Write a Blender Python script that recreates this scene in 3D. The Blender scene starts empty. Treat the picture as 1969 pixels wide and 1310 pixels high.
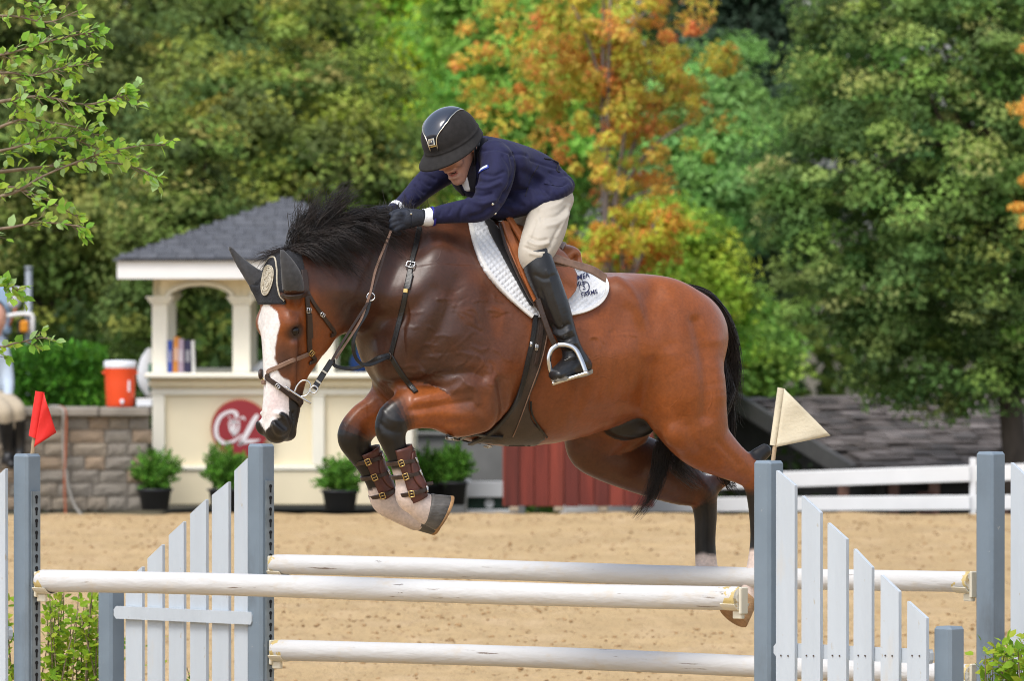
import bpy, bmesh, math, random
import numpy as np
from mathutils import Vector, Matrix, noise as mnoise
from mathutils.bvhtree import BVHTree
random.seed(7)
RNG = np.random.default_rng(7)
R = math.radians
scene = bpy.context.scene
C = scene.collection

# ------------------------------------------------------------------ camera, sky, sun, exposure
FPX, DCAM, HCAM = 18240.0, 38.0, 2.5
PITCH = math.atan((655 - 375) / FPX)
cam_d = bpy.data.cameras.new('camera'); cam = bpy.data.objects.new('camera', cam_d); C.objects.link(cam)
cam_d.sensor_width = 36.0; cam_d.lens = FPX / 1969 * 36
cam.location = (0, -DCAM, HCAM); cam.rotation_euler = (math.pi / 2 - PITCH, 0, 0)
cam_d.clip_start = 1.0; cam_d.clip_end = 2000
cam_d.dof.use_dof = True; cam_d.dof.focus_distance = 37.7; cam_d.dof.aperture_fstop = 9.0
scene.camera = cam
w = bpy.data.worlds.new('World'); scene.world = w; w.use_nodes = True
nt = w.node_tree; nt.nodes.clear()
sky = nt.nodes.new('ShaderNodeTexSky'); sky.sky_type = 'NISHITA'; sky.sun_disc = False
SUN_EL, SUN_AZ = R(58), R(210)           # azimuth clockwise from +Y; the sun stands behind the camera, to its left
sky.sun_elevation = SUN_EL; sky.sun_rotation = SUN_AZ
sky.air_density = 1.0; sky.dust_density = 3.0; sky.ozone_density = 1.0; sky.altitude = 200
hsv = nt.nodes.new('ShaderNodeHueSaturation'); hsv.inputs['Saturation'].default_value = 0.55
bg = nt.nodes.new('ShaderNodeBackground'); bg.inputs['Strength'].default_value = 0.15
wo = nt.nodes.new('ShaderNodeOutputWorld')
nt.links.new(sky.outputs[0], hsv.inputs['Color']); nt.links.new(hsv.outputs[0], bg.inputs['Color']); nt.links.new(bg.outputs[0], wo.inputs['Surface'])
sd = bpy.data.lights.new('sun', 'SUN'); sun = bpy.data.objects.new('sun', sd); C.objects.link(sun)
sd.energy = 1.2; sd.angle = R(22); sd.color = (1.0, 0.96, 0.90)
sv = Vector((math.sin(SUN_AZ) * math.cos(SUN_EL), math.cos(SUN_AZ) * math.cos(SUN_EL), math.sin(SUN_EL)))
sun.rotation_euler = sv.to_track_quat('Z', 'Y').to_euler()
scene.view_settings.view_transform = 'Standard'; scene.view_settings.look = 'None'
scene.view_settings.exposure = 0.74; scene.view_settings.gamma = 1.0; scene.view_settings.use_curve_mapping = False
scene.render.engine = 'CYCLES'
scene.cycles.use_denoising = True; scene.cycles.denoising_prefilter = 'NONE'; scene.cycles.use_adaptive_sampling = False
scene.cycles.filter_width = 1.0
scene.cycles.sample_clamp_indirect = 6.0
scene.cycles.max_bounces = 8; scene.cycles.transparent_max_bounces = 8

# ------------------------------------------------------------------ where a point of the place stands
CP, SP = math.cos(PITCH), math.sin(PITCH)
def ray(u, v):
    a, b = (u - 984.5) / FPX, (655 - v) / FPX
    return np.array([a, CP + b * SP, -SP + b * CP])
CAMP = np.array([0, -DCAM, HCAM])
def P(u, v, y):                      # world point seen at (u, v) that stands y metres behind the horse's plane
    d = ray(u, v); return CAMP + d * ((y + DCAM) / d[1])
def G(u, v):                         # ground point
    d = ray(u, v); return CAMP + d * (-HCAM / d[2])
def pxm(y=0.0): return (y + DCAM) / FPX   # metres per photograph pixel at that distance
def to_px(p):
    q = np.asarray(p, float) - CAMP
    dep = q[..., 1] * CP - q[..., 2] * SP; up = q[..., 1] * SP + q[..., 2] * CP
    return 984.5 + FPX * q[..., 0] / dep, 655 - FPX * up / dep

# ------------------------------------------------------------------ materials
def nodes(m):
    m.use_nodes = True; t = m.node_tree; return t, t.nodes['Principled BSDF']
def own_grain(t, mp, salt=0.0):        # every object cuts its grain from another place in the pattern
    oi = t.nodes.new('ShaderNodeObjectInfo'); cx = t.nodes.new('ShaderNodeVectorMath'); cx.operation = 'SCALE'; cx.inputs[0].default_value = (37.0 + salt, 19.0, 53.0); t.links.new(oi.outputs['Random'], cx.inputs['Scale']); t.links.new(cx.outputs[0], mp.inputs['Location'])
def mat(name, col, rough=.6, var=.12, scale=8.0, bump=0.0, bscale=60.0, metal=0.0, spec=.5, col2=None, stretch=None, detail=5, sheen=0, coat=0, trans=0, attr=None):
    m = bpy.data.materials.new(name); t, b = nodes(m); L = t.links
    tc = t.nodes.new('ShaderNodeTexCoord'); mp = t.nodes.new('ShaderNodeMapping'); L.new(tc.outputs['Object'], mp.inputs[0])
    if stretch: mp.inputs['Scale'].default_value = stretch
    own_grain(t, mp)
    n = t.nodes.new('ShaderNodeTexNoise'); n.inputs['Scale'].default_value = scale; n.inputs['Detail'].default_value = detail
    L.new(mp.outputs[0], n.inputs['Vector'])
    r = t.nodes.new('ShaderNodeMapRange'); r.inputs['From Min'].default_value = .3; r.inputs['From Max'].default_value = .7
    L.new(n.outputs['Fac'], r.inputs['Value'])
    mx = t.nodes.new('ShaderNodeMix'); mx.data_type = 'RGBA'
    L.new(r.outputs[0], mx.inputs['Factor'])
    c = np.array(col, float)
    c2 = np.array(col2, float) if col2 is not None else c * (1 - var)
    c1 = c if col2 is not None else np.minimum(c * (1 + var), 1)
    if attr:
        at = t.nodes.new('ShaderNodeAttribute'); at.attribute_name = attr
        m2 = t.nodes.new('ShaderNodeMix'); m2.data_type = 'RGBA'; m2.blend_type = 'MULTIPLY'; m2.inputs['Factor'].default_value = 1
        mx.inputs[6].default_value = (1 - var,) * 3 + (1,); mx.inputs[7].default_value = (1 + var,) * 3 + (1,)
        L.new(at.outputs['Color'], m2.inputs[6]); L.new(mx.outputs[2], m2.inputs[7]); L.new(m2.outputs[2], b.inputs['Base Color'])
    else:
        mx.inputs[6].default_value = (*c1, 1); mx.inputs[7].default_value = (*c2, 1)
        L.new(mx.outputs[2], b.inputs['Base Color'])
    b.inputs['Roughness'].default_value = rough; b.inputs['Metallic'].default_value = metal
    b.inputs['Specular IOR Level'].default_value = spec
    if sheen: b.inputs['Sheen Weight'].default_value = sheen
    if coat: b.inputs['Coat Weight'].default_value = coat; b.inputs['Coat Roughness'].default_value = .15
    if bump:
        n2 = t.nodes.new('ShaderNodeTexNoise'); n2.inputs['Scale'].default_value = bscale; n2.inputs['Detail'].default_value = 6
        L.new(mp.outputs[0], n2.inputs['Vector'])
        bp = t.nodes.new('ShaderNodeBump'); bp.inputs['Strength'].default_value = bump; bp.inputs['Distance'].default_value = .02
        L.new(n2.outputs['Fac'], bp.inputs['Height']); L.new(bp.outputs[0], b.inputs['Normal'])
    return m

# ------------------------------------------------------------------ objects
def tag(o, label=None, cat=None, group=None, kind=None):
    for k, v in (('label', label), ('category', cat), ('group', group), ('kind', kind)):
        if v: o[k] = v
    return o
def thing(name, loc, label, cat, group=None, rz=0.0):
    o = bpy.data.objects.new(name, None); C.objects.link(o); o.location = loc; o.rotation_euler = (0, 0, rz)
    o.empty_display_size = .1
    return tag(o, label, cat, group)
def wm(o):                           # world matrix of an unevaluated object
    m = Matrix.LocRotScale(o.location, o.rotation_euler, o.scale)
    return wm(o.parent) @ m if o.parent else m
def mesh_obj(name, verts, faces, m=None, parent=None, smooth=False, world=True, data=None):
    """One mesh object. Vertices are given in world space (world=True) and stored relative to the parent."""
    me = data
    if me is None:
        me = bpy.data.meshes.new(name)
        v = np.asarray(verts, float).reshape(-1, 3)
        if parent is not None and world:
            mi = np.array(wm(parent).inverted()); v = v @ mi[:3, :3].T + mi[:3, 3]
        if isinstance(faces, np.ndarray):
            nf, k = faces.shape
            me.vertices.add(len(v)); me.vertices.foreach_set('co', v.astype(np.float32).ravel())
            me.loops.add(nf * k); me.loops.foreach_set('vertex_index', faces.astype(np.int32).ravel())
            me.polygons.add(nf); me.polygons.foreach_set('loop_start', np.arange(nf, dtype=np.int32) * k)
            me.polygons.foreach_set('loop_total', np.full(nf, k, dtype=np.int32))
            me.update(calc_edges=True)
        else:
            me.from_pydata([tuple(x) for x in v], [], faces); me.update()
        if m: me.materials.append(m)
        if smooth: me.polygons.foreach_set('use_smooth', np.ones(len(me.polygons), dtype=bool))
    o = bpy.data.objects.new(name, me); C.objects.link(o)
    if parent is not None: o.parent = parent
    return o
class MB:                            # gathers shapes into one mesh
    def __init__(s): s.v = []; s.f = []; s.n = 0
    def add(s, v, f):
        v = np.asarray(v, float).reshape(-1, 3); s.v.append(v); s.f += [tuple(i + s.n for i in q) for q in f]; s.n += len(v); return s
    def box(s, c, size, rot=None, bev=0.0):
        hx, hy, hz = np.array(size) / 2
        if bev > 0:
            b = min(bev, hx * .9, hy * .9, hz * .9); V = []
            for sz in (-1, 1):
                for (ix, iy, iz) in ((hx, hy, hz - b), (hx - b, hy - b, hz)):
                    z = sz * iz
                    if ix == hx:
                        pts = [(-hx + b, -hy), (hx - b, -hy), (hx, -hy + b), (hx, hy - b), (hx - b, hy), (-hx + b, hy), (-hx, hy - b), (-hx, -hy + b)]
                    else:
                        pts = [(-hx + b, -hy + b), (hx - b, -hy + b), (hx - b, -hy + b), (hx - b, hy - b), (hx - b, hy - b), (-hx + b, hy - b), (-hx + b, hy - b), (-hx + b, -hy + b)]
                    V.append([(x, y, z) for x, y in pts])
            rings = [V[1], V[0], V[2], V[3]]
            v = np.array(rings).reshape(-1, 3); f = []
            for k in range(3):
                for i in range(8):
                    j = (i + 1) % 8; f.append((k * 8 + i, k * 8 + j, (k + 1) * 8 + j, (k + 1) * 8 + i))
            f.append(tuple(range(7, -1, -1))); f.append(tuple(range(24, 32)))
        else:
            v = np.array([(x, y, z) for z in (-hz, hz) for x, y in ((-hx, -hy), (hx, -hy), (hx, hy), (-hx, hy))])
            f = [(3, 2, 1, 0), (4, 5, 6, 7), (0, 1, 5, 4), (1, 2, 6, 5), (2, 3, 7, 6), (3, 0, 4, 7)]
        if rot is not None: v = v @ np.array(rot).T
        return s.add(v + np.array(c), f)
    def tube(s, pts, r, n=8, cap=True, up=None, flat=1.0):
        pts = np.asarray(pts, float); m = len(pts)
        rr = np.full(m, r) if np.isscalar(r) else np.asarray(r, float)
        v, f = tube_geo(pts, rr, n, up, flat)
        if cap: f = f + [tuple(range(n - 1, -1, -1)), tuple((m - 1) * n + i for i in range(n))]
        return s.add(v, f)
    def lathe(s, prof, c=(0, 0, 0), n=24, rot=None, sy=1.0):
        v = []; f = []
        for r, z in prof:
            for i in range(n):
                a = 2 * math.pi * i / n; v.append((r * math.cos(a), r * math.sin(a) * sy, z))
        for k in range(len(prof) - 1):
            for i in range(n):
                j = (i + 1) % n; f.append((k * n + i, k * n + j, (k + 1) * n + j, (k + 1) * n + i))
        f.append(tuple(range(n - 1, -1, -1))); f.append(tuple((len(prof) - 1) * n + i for i in range(n)))
        v = np.array(v)
        if rot is not None: v = v @ np.array(rot).T
        return s.add(v + np.array(c), f)
    def prism(s, poly, ex, ey, o, thick):     # polygon in the plane (ex, ey) through o, thickened along its normal
        ex, ey, o = map(lambda q: np.asarray(q, float), (ex, ey, o)); nn = np.cross(ex, ey); nn /= np.linalg.norm(nn)
        a = np.array([o + ex * x + ey * y for x, y in poly]); n = len(a)
        v = np.vstack([a - nn * thick / 2, a + nn * thick / 2])
        f = [tuple(range(n - 1, -1, -1)), tuple(range(n, 2 * n))] + [(i, (i + 1) % n, n + (i + 1) % n, n + i) for i in range(n)]
        return s.add(v, f)
    def obj(s, name, m, parent=None, smooth=False, world=True):
        return mesh_obj(name, np.vstack(s.v), s.f, m, parent, smooth, world)
def tube_geo(pts, rr, n, up=None, flat=1.0):
    m = len(pts); tg = np.gradient(pts, axis=0); tg /= np.linalg.norm(tg, axis=1)[:, None] + 1e-12
    u0 = np.array(up if up is not None else (0.13, 0.2, 1.0), float); v = []; prev = None
    for i in range(m):
        a = u0 if (prev is None or up is not None) else prev
        b = a - tg[i] * a.dot(tg[i])
        if np.linalg.norm(b) < 1e-3: b = np.cross(tg[i], (1, 0, 0))
        b /= np.linalg.norm(b); prev = b; c = np.cross(tg[i], b)
        for k in range(n):
            t = 2 * math.pi * k / n; v.append(pts[i] + rr[i] * (math.cos(t) * b * flat + math.sin(t) * c))
    f = [(i * n + k, i * n + (k + 1) % n, (i + 1) * n + (k + 1) % n, (i + 1) * n + k) for i in range(m - 1) for k in range(n)]
    return np.array(v), f
def smooth_path(pts, k=6):           # Catmull-Rom through the points (any number of columns)
    p = np.asarray(pts, float)
    if len(p) < 3:
        t = np.linspace(0, 1, k + 1)[:, None]; return p[0] * (1 - t) + p[-1] * t
    q = np.vstack([2 * p[0] - p[1], p, 2 * p[-1] - p[-2]]); out = []
    for i in range(1, len(q) - 2):
        for j in range(k):
            t = j / k; a, b, c, d = q[i - 1], q[i], q[i + 1], q[i + 2]
            out.append(.5 * (2 * b + (c - a) * t + (2 * a - 5 * b + 4 * c - d) * t * t + (3 * b - a - 3 * c + d) * t ** 3))
    out.append(p[-1]); return np.array(out)
def unit(a): a = np.asarray(a, float); return a / (np.linalg.norm(a) + 1e-12)
def rotz(a): c, s = math.cos(a), math.sin(a); return np.array([[c, -s, 0], [s, c, 0], [0, 0, 1]])

# ------------------------------------------------------------------ bodies: distance fields turned into one continuous skin
class Tube:
    """A chain of nodes (x, y, z, radius, lateral half-width); the lateral axis is `ax`."""
    def __init__(s, nd, ax=(0, 1, 0), k=4):
        s.n = smooth_path(nd, k); s.ax = unit(ax)
    def bbox(s, pad):
        rr = np.maximum(s.n[:, 3], s.n[:, 4])[:, None] + pad
        return (s.n[:, :3] - rr).min(0), (s.n[:, :3] + rr).max(0)
    def seg(s, i, X):
        a, b = s.n[i], s.n[i + 1]; ab = b[:3] - a[:3]
        q = X - a[:3].astype(np.float32)
        t = np.clip((q @ ab.astype(np.float32)) / (ab @ ab + 1e-12), 0, 1)
        q = q - t[..., None] * ab.astype(np.float32)
        r = a[3] + t * (b[3] - a[3]); w = a[4] + t * (b[4] - a[4]); sc = w / r
        la = q @ s.ax.astype(np.float32)
        d2 = (q * q).sum(-1) - la * la + (la / sc) ** 2
        return (np.sqrt(np.maximum(d2, 0)) - r) * np.minimum(1, sc), t
    def dist(s, X):                  # distance and position along the chain (0..1) at any points
        best = np.full(X.shape[:-1], 9.0, np.float32); tt = np.zeros_like(best); m = len(s.n) - 1
        for i in range(m):
            d, t = s.seg(i, X); u = d < best; best = np.where(u, d, best); tt = np.where(u, (i + t) / m, tt)
        return best, tt
class Blob:
    def __init__(s, c, r, rot=None): s.c = np.array(c, float); s.r = np.array(r, float); s.rot = None if rot is None else np.array(rot, float)
    def bbox(s, pad): m = max(s.r) + pad; return s.c - m, s.c + m
    def dist(s, X):
        q = X - s.c.astype(np.float32)
        if s.rot is not None: q = q @ s.rot.astype(np.float32)
        r = s.r.astype(np.float32); k0 = np.sqrt(((q / r) ** 2).sum(-1)); k1 = np.sqrt(((q / (r * r)) ** 2).sum(-1)) + 1e-6
        return k0 * (k0 - 1) / k1, None
class Field:
    def __init__(s, lo, hi, h):
        s.lo = np.array(lo, float); s.h = h; s.sh = tuple(np.ceil((np.array(hi) - s.lo) / h).astype(int) + 1)
        s.d = np.full(s.sh, .5, np.float32)
    def sub(s, lo, hi):
        a = np.clip(np.floor((lo - s.lo) / s.h).astype(int), 0, np.array(s.sh) - 1)
        b = np.clip(np.ceil((hi - s.lo) / s.h).astype(int) + 1, 1, s.sh)
        return tuple(slice(x, y) for x, y in zip(a, b)), a
    def pts(s, sl):
        ax = [(np.arange(q.start, q.stop) * s.h + s.lo[i]).astype(np.float32) for i, q in enumerate(sl)]
        return np.stack(np.meshgrid(*ax, indexing='ij'), -1)
    def add(s, prim, k=.02, sign=1, grow=0.0):
        pad = k + .03 + max(grow, 0)
        sl, a0 = s.sub(*prim.bbox(pad))
        if any(q.stop <= q.start for q in sl): return s
        if isinstance(prim, Tube):
            D = np.full(s.d[sl].shape, .5, np.float32)
            for i in range(len(prim.n) - 1):
                n2 = prim.n[i:i + 2]; rr = np.maximum(n2[:, 3], n2[:, 4])[:, None] + pad
                s2, _ = s.sub((n2[:, :3] - rr).min(0), (n2[:, :3] + rr).max(0))
                lo = tuple(slice(q.start - o.start, q.stop - o.start) for q, o in zip(s2, sl))
                d, _ = prim.seg(i, s.pts(s2)); D[lo] = np.minimum(D[lo], d)
        else:
            D, _ = prim.dist(s.pts(sl))
        D = D - grow
        E = s.d[sl]
        if sign > 0:
            h = np.clip(.5 + .5 * (E - D) / k, 0, 1); s.d[sl] = E * (1 - h) + D * h - k * h * (1 - h)
        else:
            h = np.clip(.5 - .5 * (E + D) / k, 0, 1); s.d[sl] = E * (1 - h) - D * h + k * h * (1 - h)
        return s
    def mesh(s):
        d = s.d.copy()
        for ax in range(3):
            sl = [slice(None)] * 3; sl[ax] = 0; d[tuple(sl)] = np.maximum(d[tuple(sl)], 1e-3); sl[ax] = -1; d[tuple(sl)] = np.maximum(d[tuple(sl)], 1e-3)
        return surface_nets(d, s.lo, s.h)
def surface_nets(d, lo, h):
    s = d < 0; c8 = [(i, j, k) for i in (0, 1) for j in (0, 1) for k in (0, 1)]
    n = np.array(d.shape) - 1
    cnt = np.zeros(n, np.int8)
    for i, j, k in c8: cnt += s[i:i + n[0], j:j + n[1], k:k + n[2]]
    mask = (cnt > 0) & (cnt < 8); I = np.argwhere(mask)
    idx = np.full(n, -1, np.int32); idx[mask] = np.arange(len(I), dtype=np.int32)
    val = np.stack([d[I[:, 0] + i, I[:, 1] + j, I[:, 2] + k] for i, j, k in c8], 1)
    acc = np.zeros((len(I), 3)); num = np.zeros(len(I))
    for a in range(8):
        for b in range(a + 1, 8):
            pa, pb = np.array(c8[a]), np.array(c8[b])
            if np.abs(pa - pb).sum() != 1: continue
            va, vb = val[:, a], val[:, b]; x = (va < 0) != (vb < 0)
            t = np.where(x, va / np.where(x, va - vb, 1), 0)
            acc += np.where(x[:, None], pa + t[:, None] * (pb - pa), 0); num += x
    V = lo + (I + acc / num[:, None]) * h
    F = []
    for ax in range(3):
        a1, a2 = (ax + 1) % 3, (ax + 2) % 3
        sl0 = [slice(None)] * 3; sl1 = [slice(None)] * 3; sl0[ax] = slice(0, -1); sl1[ax] = slice(1, None)
        s0, s1 = s[tuple(sl0)], s[tuple(sl1)]; E = np.argwhere(s0 != s1)
        ok = (E[:, a1] > 0) & (E[:, a1] < n[a1]) & (E[:, a2] > 0) & (E[:, a2] < n[a2]); E = E[ok]
        if not len(E): continue
        fl = s0[tuple(E.T)]; q = []
        for o1, o2 in ((-1, -1), (0, -1), (0, 0), (-1, 0)):
            e = E.copy(); e[:, a1] += o1; e[:, a2] += o2; q.append(idx[tuple(e.T)])
        q = np.stack(q, 1); q[~fl] = q[~fl][:, ::-1]; F.append(q)
    return V, np.vstack(F)
def relax(V, F, it=2, lam=.5):       # even out the stair steps of the grid without shrinking
    e = np.vstack([F[:, [0, 1]], F[:, [1, 2]], F[:, [2, 3]], F[:, [3, 0]]]); n = len(V); deg = np.bincount(e.ravel(), minlength=n)[:, None] + 1e-9
    for k in range(it * 2):
        a = np.zeros_like(V)
        for c in range(3): a[:, c] = np.bincount(e[:, 0], V[e[:, 1], c], n) + np.bincount(e[:, 1], V[e[:, 0], c], n)
        V = V + (lam if k % 2 == 0 else -lam * 1.03) * (a / deg - V)
    return V
def set_colors(o, col, name='coat'):
    at = o.data.color_attributes.new(name, 'FLOAT_COLOR', 'POINT')
    c = np.ones((len(col), 4), np.float32); c[:, :3] = col; at.data.foreach_set('color', c.ravel())
def sstep(a, b, x): t = np.clip((x - a) / (b - a), 0, 1); return t * t * (3 - 2 * t)
def vnoise(X, sc, seed=0):           # cheap smooth value noise at points
    q = X * sc + seed * 17.3; i = np.floor(q).astype(int); f = q - i; f = f * f * (3 - 2 * f); out = 0
    for a in (0, 1):
        for b in (0, 1):
            for c in (0, 1):
                hsh = ((i[:, 0] + a) * 73856093 ^ (i[:, 1] + b) * 19349663 ^ (i[:, 2] + c) * 83492791) & 0xffff
                wgt = (f[:, 0] if a else 1 - f[:, 0]) * (f[:, 1] if b else 1 - f[:, 1]) * (f[:, 2] if c else 1 - f[:, 2])
                out = out + wgt * ((hsh * 2654435761 >> 7) % 1000) / 999.0
    return out
# ================================================================== ground
def sheet(name, x0, x1, y0, y1, z, m, nx=2, ny=2):
    xs, ys = np.linspace(x0, x1, nx), np.linspace(y0, y1, ny); X, Y = np.meshgrid(xs, ys)
    v = np.stack([X.ravel(), Y.ravel(), np.full(X.size, z)], 1); f = [(j * nx + i, j * nx + i + 1, (j + 1) * nx + i + 1, (j + 1) * nx + i) for j in range(ny - 1) for i in range(nx - 1)]
    o = mesh_obj(name, v, f, m); return tag(o, kind='structure')
def sand_mat():
    m = mat('arena_sand', (.47, .335, .175), rough=.95, var=.08, scale=.9, spec=.15, detail=8); t, b = nodes(m); L = t.links
    tc = t.nodes.new('ShaderNodeTexCoord')
    src = b.inputs['Base Color'].links[0].from_socket
    mp = t.nodes.new('ShaderNodeMapping'); mp.inputs['Scale'].default_value = (1, .30, 1); L.new(tc.outputs['Object'], mp.inputs[0])
    def nz(scale, lo, hi, det=6, rough=.6):
        n = t.nodes.new('ShaderNodeTexNoise'); n.inputs['Scale'].default_value = scale; n.inputs['Detail'].default_value = det; n.inputs['Roughness'].default_value = rough
        L.new(mp.outputs[0], n.inputs['Vector']); r = t.nodes.new('ShaderNodeMapRange'); r.inputs['From Min'].default_value = lo; r.inputs['From Max'].default_value = hi; L.new(n.outputs['Fac'], r.inputs['Value']); return n, r
    for sc, lo, hi, c, amt in ((9, .57, .74, (.30, .18, .085), .7), (30, .58, .70, (.25, .15, .07), .75), (75, .58, .70, (.30, .19, .10), .6), (3, .5, .8, (.62, .46, .29), .6)):
        n, r = nz(sc, lo, hi); k = t.nodes.new('ShaderNodeMath'); k.operation = 'MULTIPLY'; L.new(r.outputs[0], k.inputs[0]); k.inputs[1].default_value = amt
        mx = t.nodes.new('ShaderNodeMix'); mx.data_type = 'RGBA'; L.new(k.outputs[0], mx.inputs['Factor']); L.new(src, mx.inputs[6]); mx.inputs[7].default_value = (*c, 1); src = mx.outputs[2]
    L.new(src, b.inputs['Base Color'])
    a, _ = nz(5, 0, 1, 9, .65)
    bp = t.nodes.new('ShaderNodeBump'); bp.inputs['Strength'].default_value = .9; bp.inputs['Distance'].default_value = .08; L.new(a.outputs['Fac'], bp.inputs['Height']); L.new(bp.outputs[0], b.inputs['Normal'])
    return m
sand = sand_mat()
earth = mat('earth', (.10, .085, .05), rough=1, var=.3, scale=.3)
def land():                          # level behind the left half; falls away to lower land behind the right-hand fence
    xs = np.unique(np.concatenate([np.linspace(-900, -30, 12), np.linspace(-30, 40, 71), np.linspace(40, 900, 12)])); ys = np.unique(np.concatenate([np.linspace(-300, 36, 12), np.linspace(36, 110, 75), np.linspace(110, 1500, 15)]))
    X, Y = np.meshgrid(xs, ys); z = -.09 - 3.0 * sstep(-1.0, 1.5, X) * sstep(38.5, 46, Y); nx, ny = len(xs), len(ys)
    I = np.arange(nx * ny).reshape(ny, nx); f = np.stack([I[:-1, :-1], I[:-1, 1:], I[1:, 1:], I[1:, :-1]], -1).reshape(-1, 4)
    tag(mesh_obj('ground', np.stack([X.ravel(), Y.ravel(), z.ravel()], 1), f, earth, smooth=True), kind='structure')
land()
def arena():
    # the raked sand: finely modelled where the picture looks at it, with hoof marks and clods
    ys = np.concatenate([np.linspace(-60, -9, 18), np.linspace(-8.6, 36.3, 400)]); xs = np.concatenate([np.linspace(-60, -6.2, 12), np.linspace(-6, 6, 170), np.linspace(6.2, 60, 12)])
    X, Y = np.meshgrid(xs, ys); q = np.stack([X.ravel(), Y.ravel(), 0 * X.ravel()], 1)
    z = .04 * (vnoise(q, 2.1, 1) - .5) + .028 * (vnoise(q, 5.5, 2) - .5) + .022 * (vnoise(q, 11, 4) - .5)
    inside = (np.abs(q[:, 0]) < 6) & (q[:, 1] > -8.7)
    q[:, 2] = np.where(inside, z * .8, 0)
    nx, ny = len(xs), len(ys); I = np.arange(nx * ny).reshape(ny, nx)
    f = np.stack([I[:-1, :-1], I[:-1, 1:], I[1:, 1:], I[1:, :-1]], -1).reshape(-1, 4)
    o = mesh_obj('sand_arena', q, f, sand, smooth=True); tag(o, kind='structure')
arena()
def clods():                          # crumbs and clods thrown up by hooves
    rng = np.random.default_rng(9); n = 20000; x = rng.uniform(-5.2, 5.2, n); y = -9 + 45 * rng.uniform(0, 1, n) ** .9; patch_ = vnoise(np.stack([x, y, 0 * x], 1), .9, 6) + .6 * vnoise(np.stack([x, y, 0 * x], 1), 2.7, 8); keep = patch_ + rng.normal(0, .22, n) > .78; x, y = x[keep], y[keep]; n = len(x)
    base = np.array([(0, 0, 1), (0, 0, -.6), (1, 0, 0), (-1, 0, 0), (0, 1, 0), (0, -1, 0), (.6, .6, .5), (-.6, .6, .5), (-.6, -.6, .5), (.6, -.6, .5)]); fc = np.array([(0, 6, 7), (0, 7, 8), (0, 8, 9), (0, 9, 6), (6, 2, 4), (6, 4, 7), (7, 4, 3), (7, 3, 8), (8, 3, 5), (8, 5, 9), (9, 5, 2), (9, 2, 6), (1, 4, 2), (1, 3, 4), (1, 5, 3), (1, 2, 5)])
    s = rng.uniform(.004, .015, n) * rng.uniform(.6, 1.3, n); sc = np.stack([s, s * rng.uniform(.7, 1.3, n), s * rng.uniform(.5, .9, n)], 1); a = rng.uniform(0, 6.28, n); V = base[None] * (1 + rng.normal(0, .18, (n, 10, 1))) * sc[:, None]
    V = np.stack([V[..., 0] * np.cos(a)[:, None] - V[..., 1] * np.sin(a)[:, None] + x[:, None], V[..., 0] * np.sin(a)[:, None] + V[..., 1] * np.cos(a)[:, None] + y[:, None], V[..., 2] + (s * .15)[:, None]], -1)
    q = np.stack([x, y, 0 * x], 1); V[..., 2] += (.8 * (.04 * (vnoise(q, 2.1, 1) - .5) + .028 * (vnoise(q, 5.5, 2) - .5) + .022 * (vnoise(q, 11, 4) - .5)))[:, None]
    o = mesh_obj('sand_clods', V.reshape(-1, 3), (fc[None] + 10 * np.arange(n)[:, None, None]).reshape(-1, 3), mat('damp_sand', (.33, .215, .11), rough=1, var=.35, scale=3, spec=.1), smooth=True); tag(o, 'loose crumbs and clods of sand lying over the arena', 'sand', kind='stuff')
clods()
# ================================================================== the horse
PSI = R(27); HF = np.array([-math.cos(PSI), -math.sin(PSI), 0]); HL = np.array([math.sin(PSI), -math.cos(PSI), 0]); HZ = np.array([0, 0, 1.0])
HO = P(1000, 655, 0.0); HO[2] = 0
HM = np.stack([HF, HL, HZ])           # rows: local axes in world space
def hl(p): return (np.asarray(p) - HO) @ HM.T          # world -> horse
def hw(q): return HO + np.asarray(q) @ HM              # horse -> world
def Hp(u, v, lat):                    # point in horse space seen at (u, v), lat metres left of the horse's mid plane
    d = ray(u, v); t = (lat - (CAMP - HO) @ HL) / (d @ HL); return hl(CAMP + d * t)
def hn(*nds):                         # (u, v, lat, radius in px, lateral half-width in m or None)
    out = []
    for u, v, lat, r, w_ in nds:
        p = Hp(u, v, lat); m = (hw(p)[1] + DCAM) / FPX; out.append((*p, r * m, w_ if w_ else r * m))
    return out
torso = Tube(hn((1300, 648, 0, 98, .23), (1225, 655, 0, 120, .265), (1135, 676, 0, 152, .30), (1040, 677, 0, 178, .315), (950, 648, 0, 207, .285), (868, 622, 0, 196, .235), (812, 602, 0, 140, .19)))
neck = Tube(hn((850, 540, 0, 120, .15), (770, 527, .01, 111, .125), (705, 525, .05, 108, .105), (655, 535, .10, 97, .095), (612, 555, .14, 84, .085)))
n_fore = Tube(hn((905, 655, .20, 110, .09), (915, 745, .21, 78, .095), (885, 785, .205, 56, .078), (845, 784, .195, 43, .068), (800, 788, .185, 37, .058), (765, 800, .18, 35, .052), (752, 822, .18, 33, .050), (756, 850, .18, 25, .042), (768, 885, .18, 21, .034), (780, 925, .18, 21, .034), (786, 955, .18, 26, .044), (799, 968, .18, 24, .040), (819, 979, .18, 30, .050)), k=5)
f_fore = Tube(hn((800, 690, -.17, 80, .09), (765, 755, -.18, 52, .08), (730, 792, -.185, 40, .066), (700, 812, -.19, 36, .056), (682, 838, -.19, 35, .052), (688, 862, -.19, 28, .043), (706, 895, -.19, 21, .034), (724, 930, -.19, 20, .034), (738, 962, -.19, 26, .044), (765, 983, -.19, 22, .040), (800, 997, -.19, 24, .043)), k=5)
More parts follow.
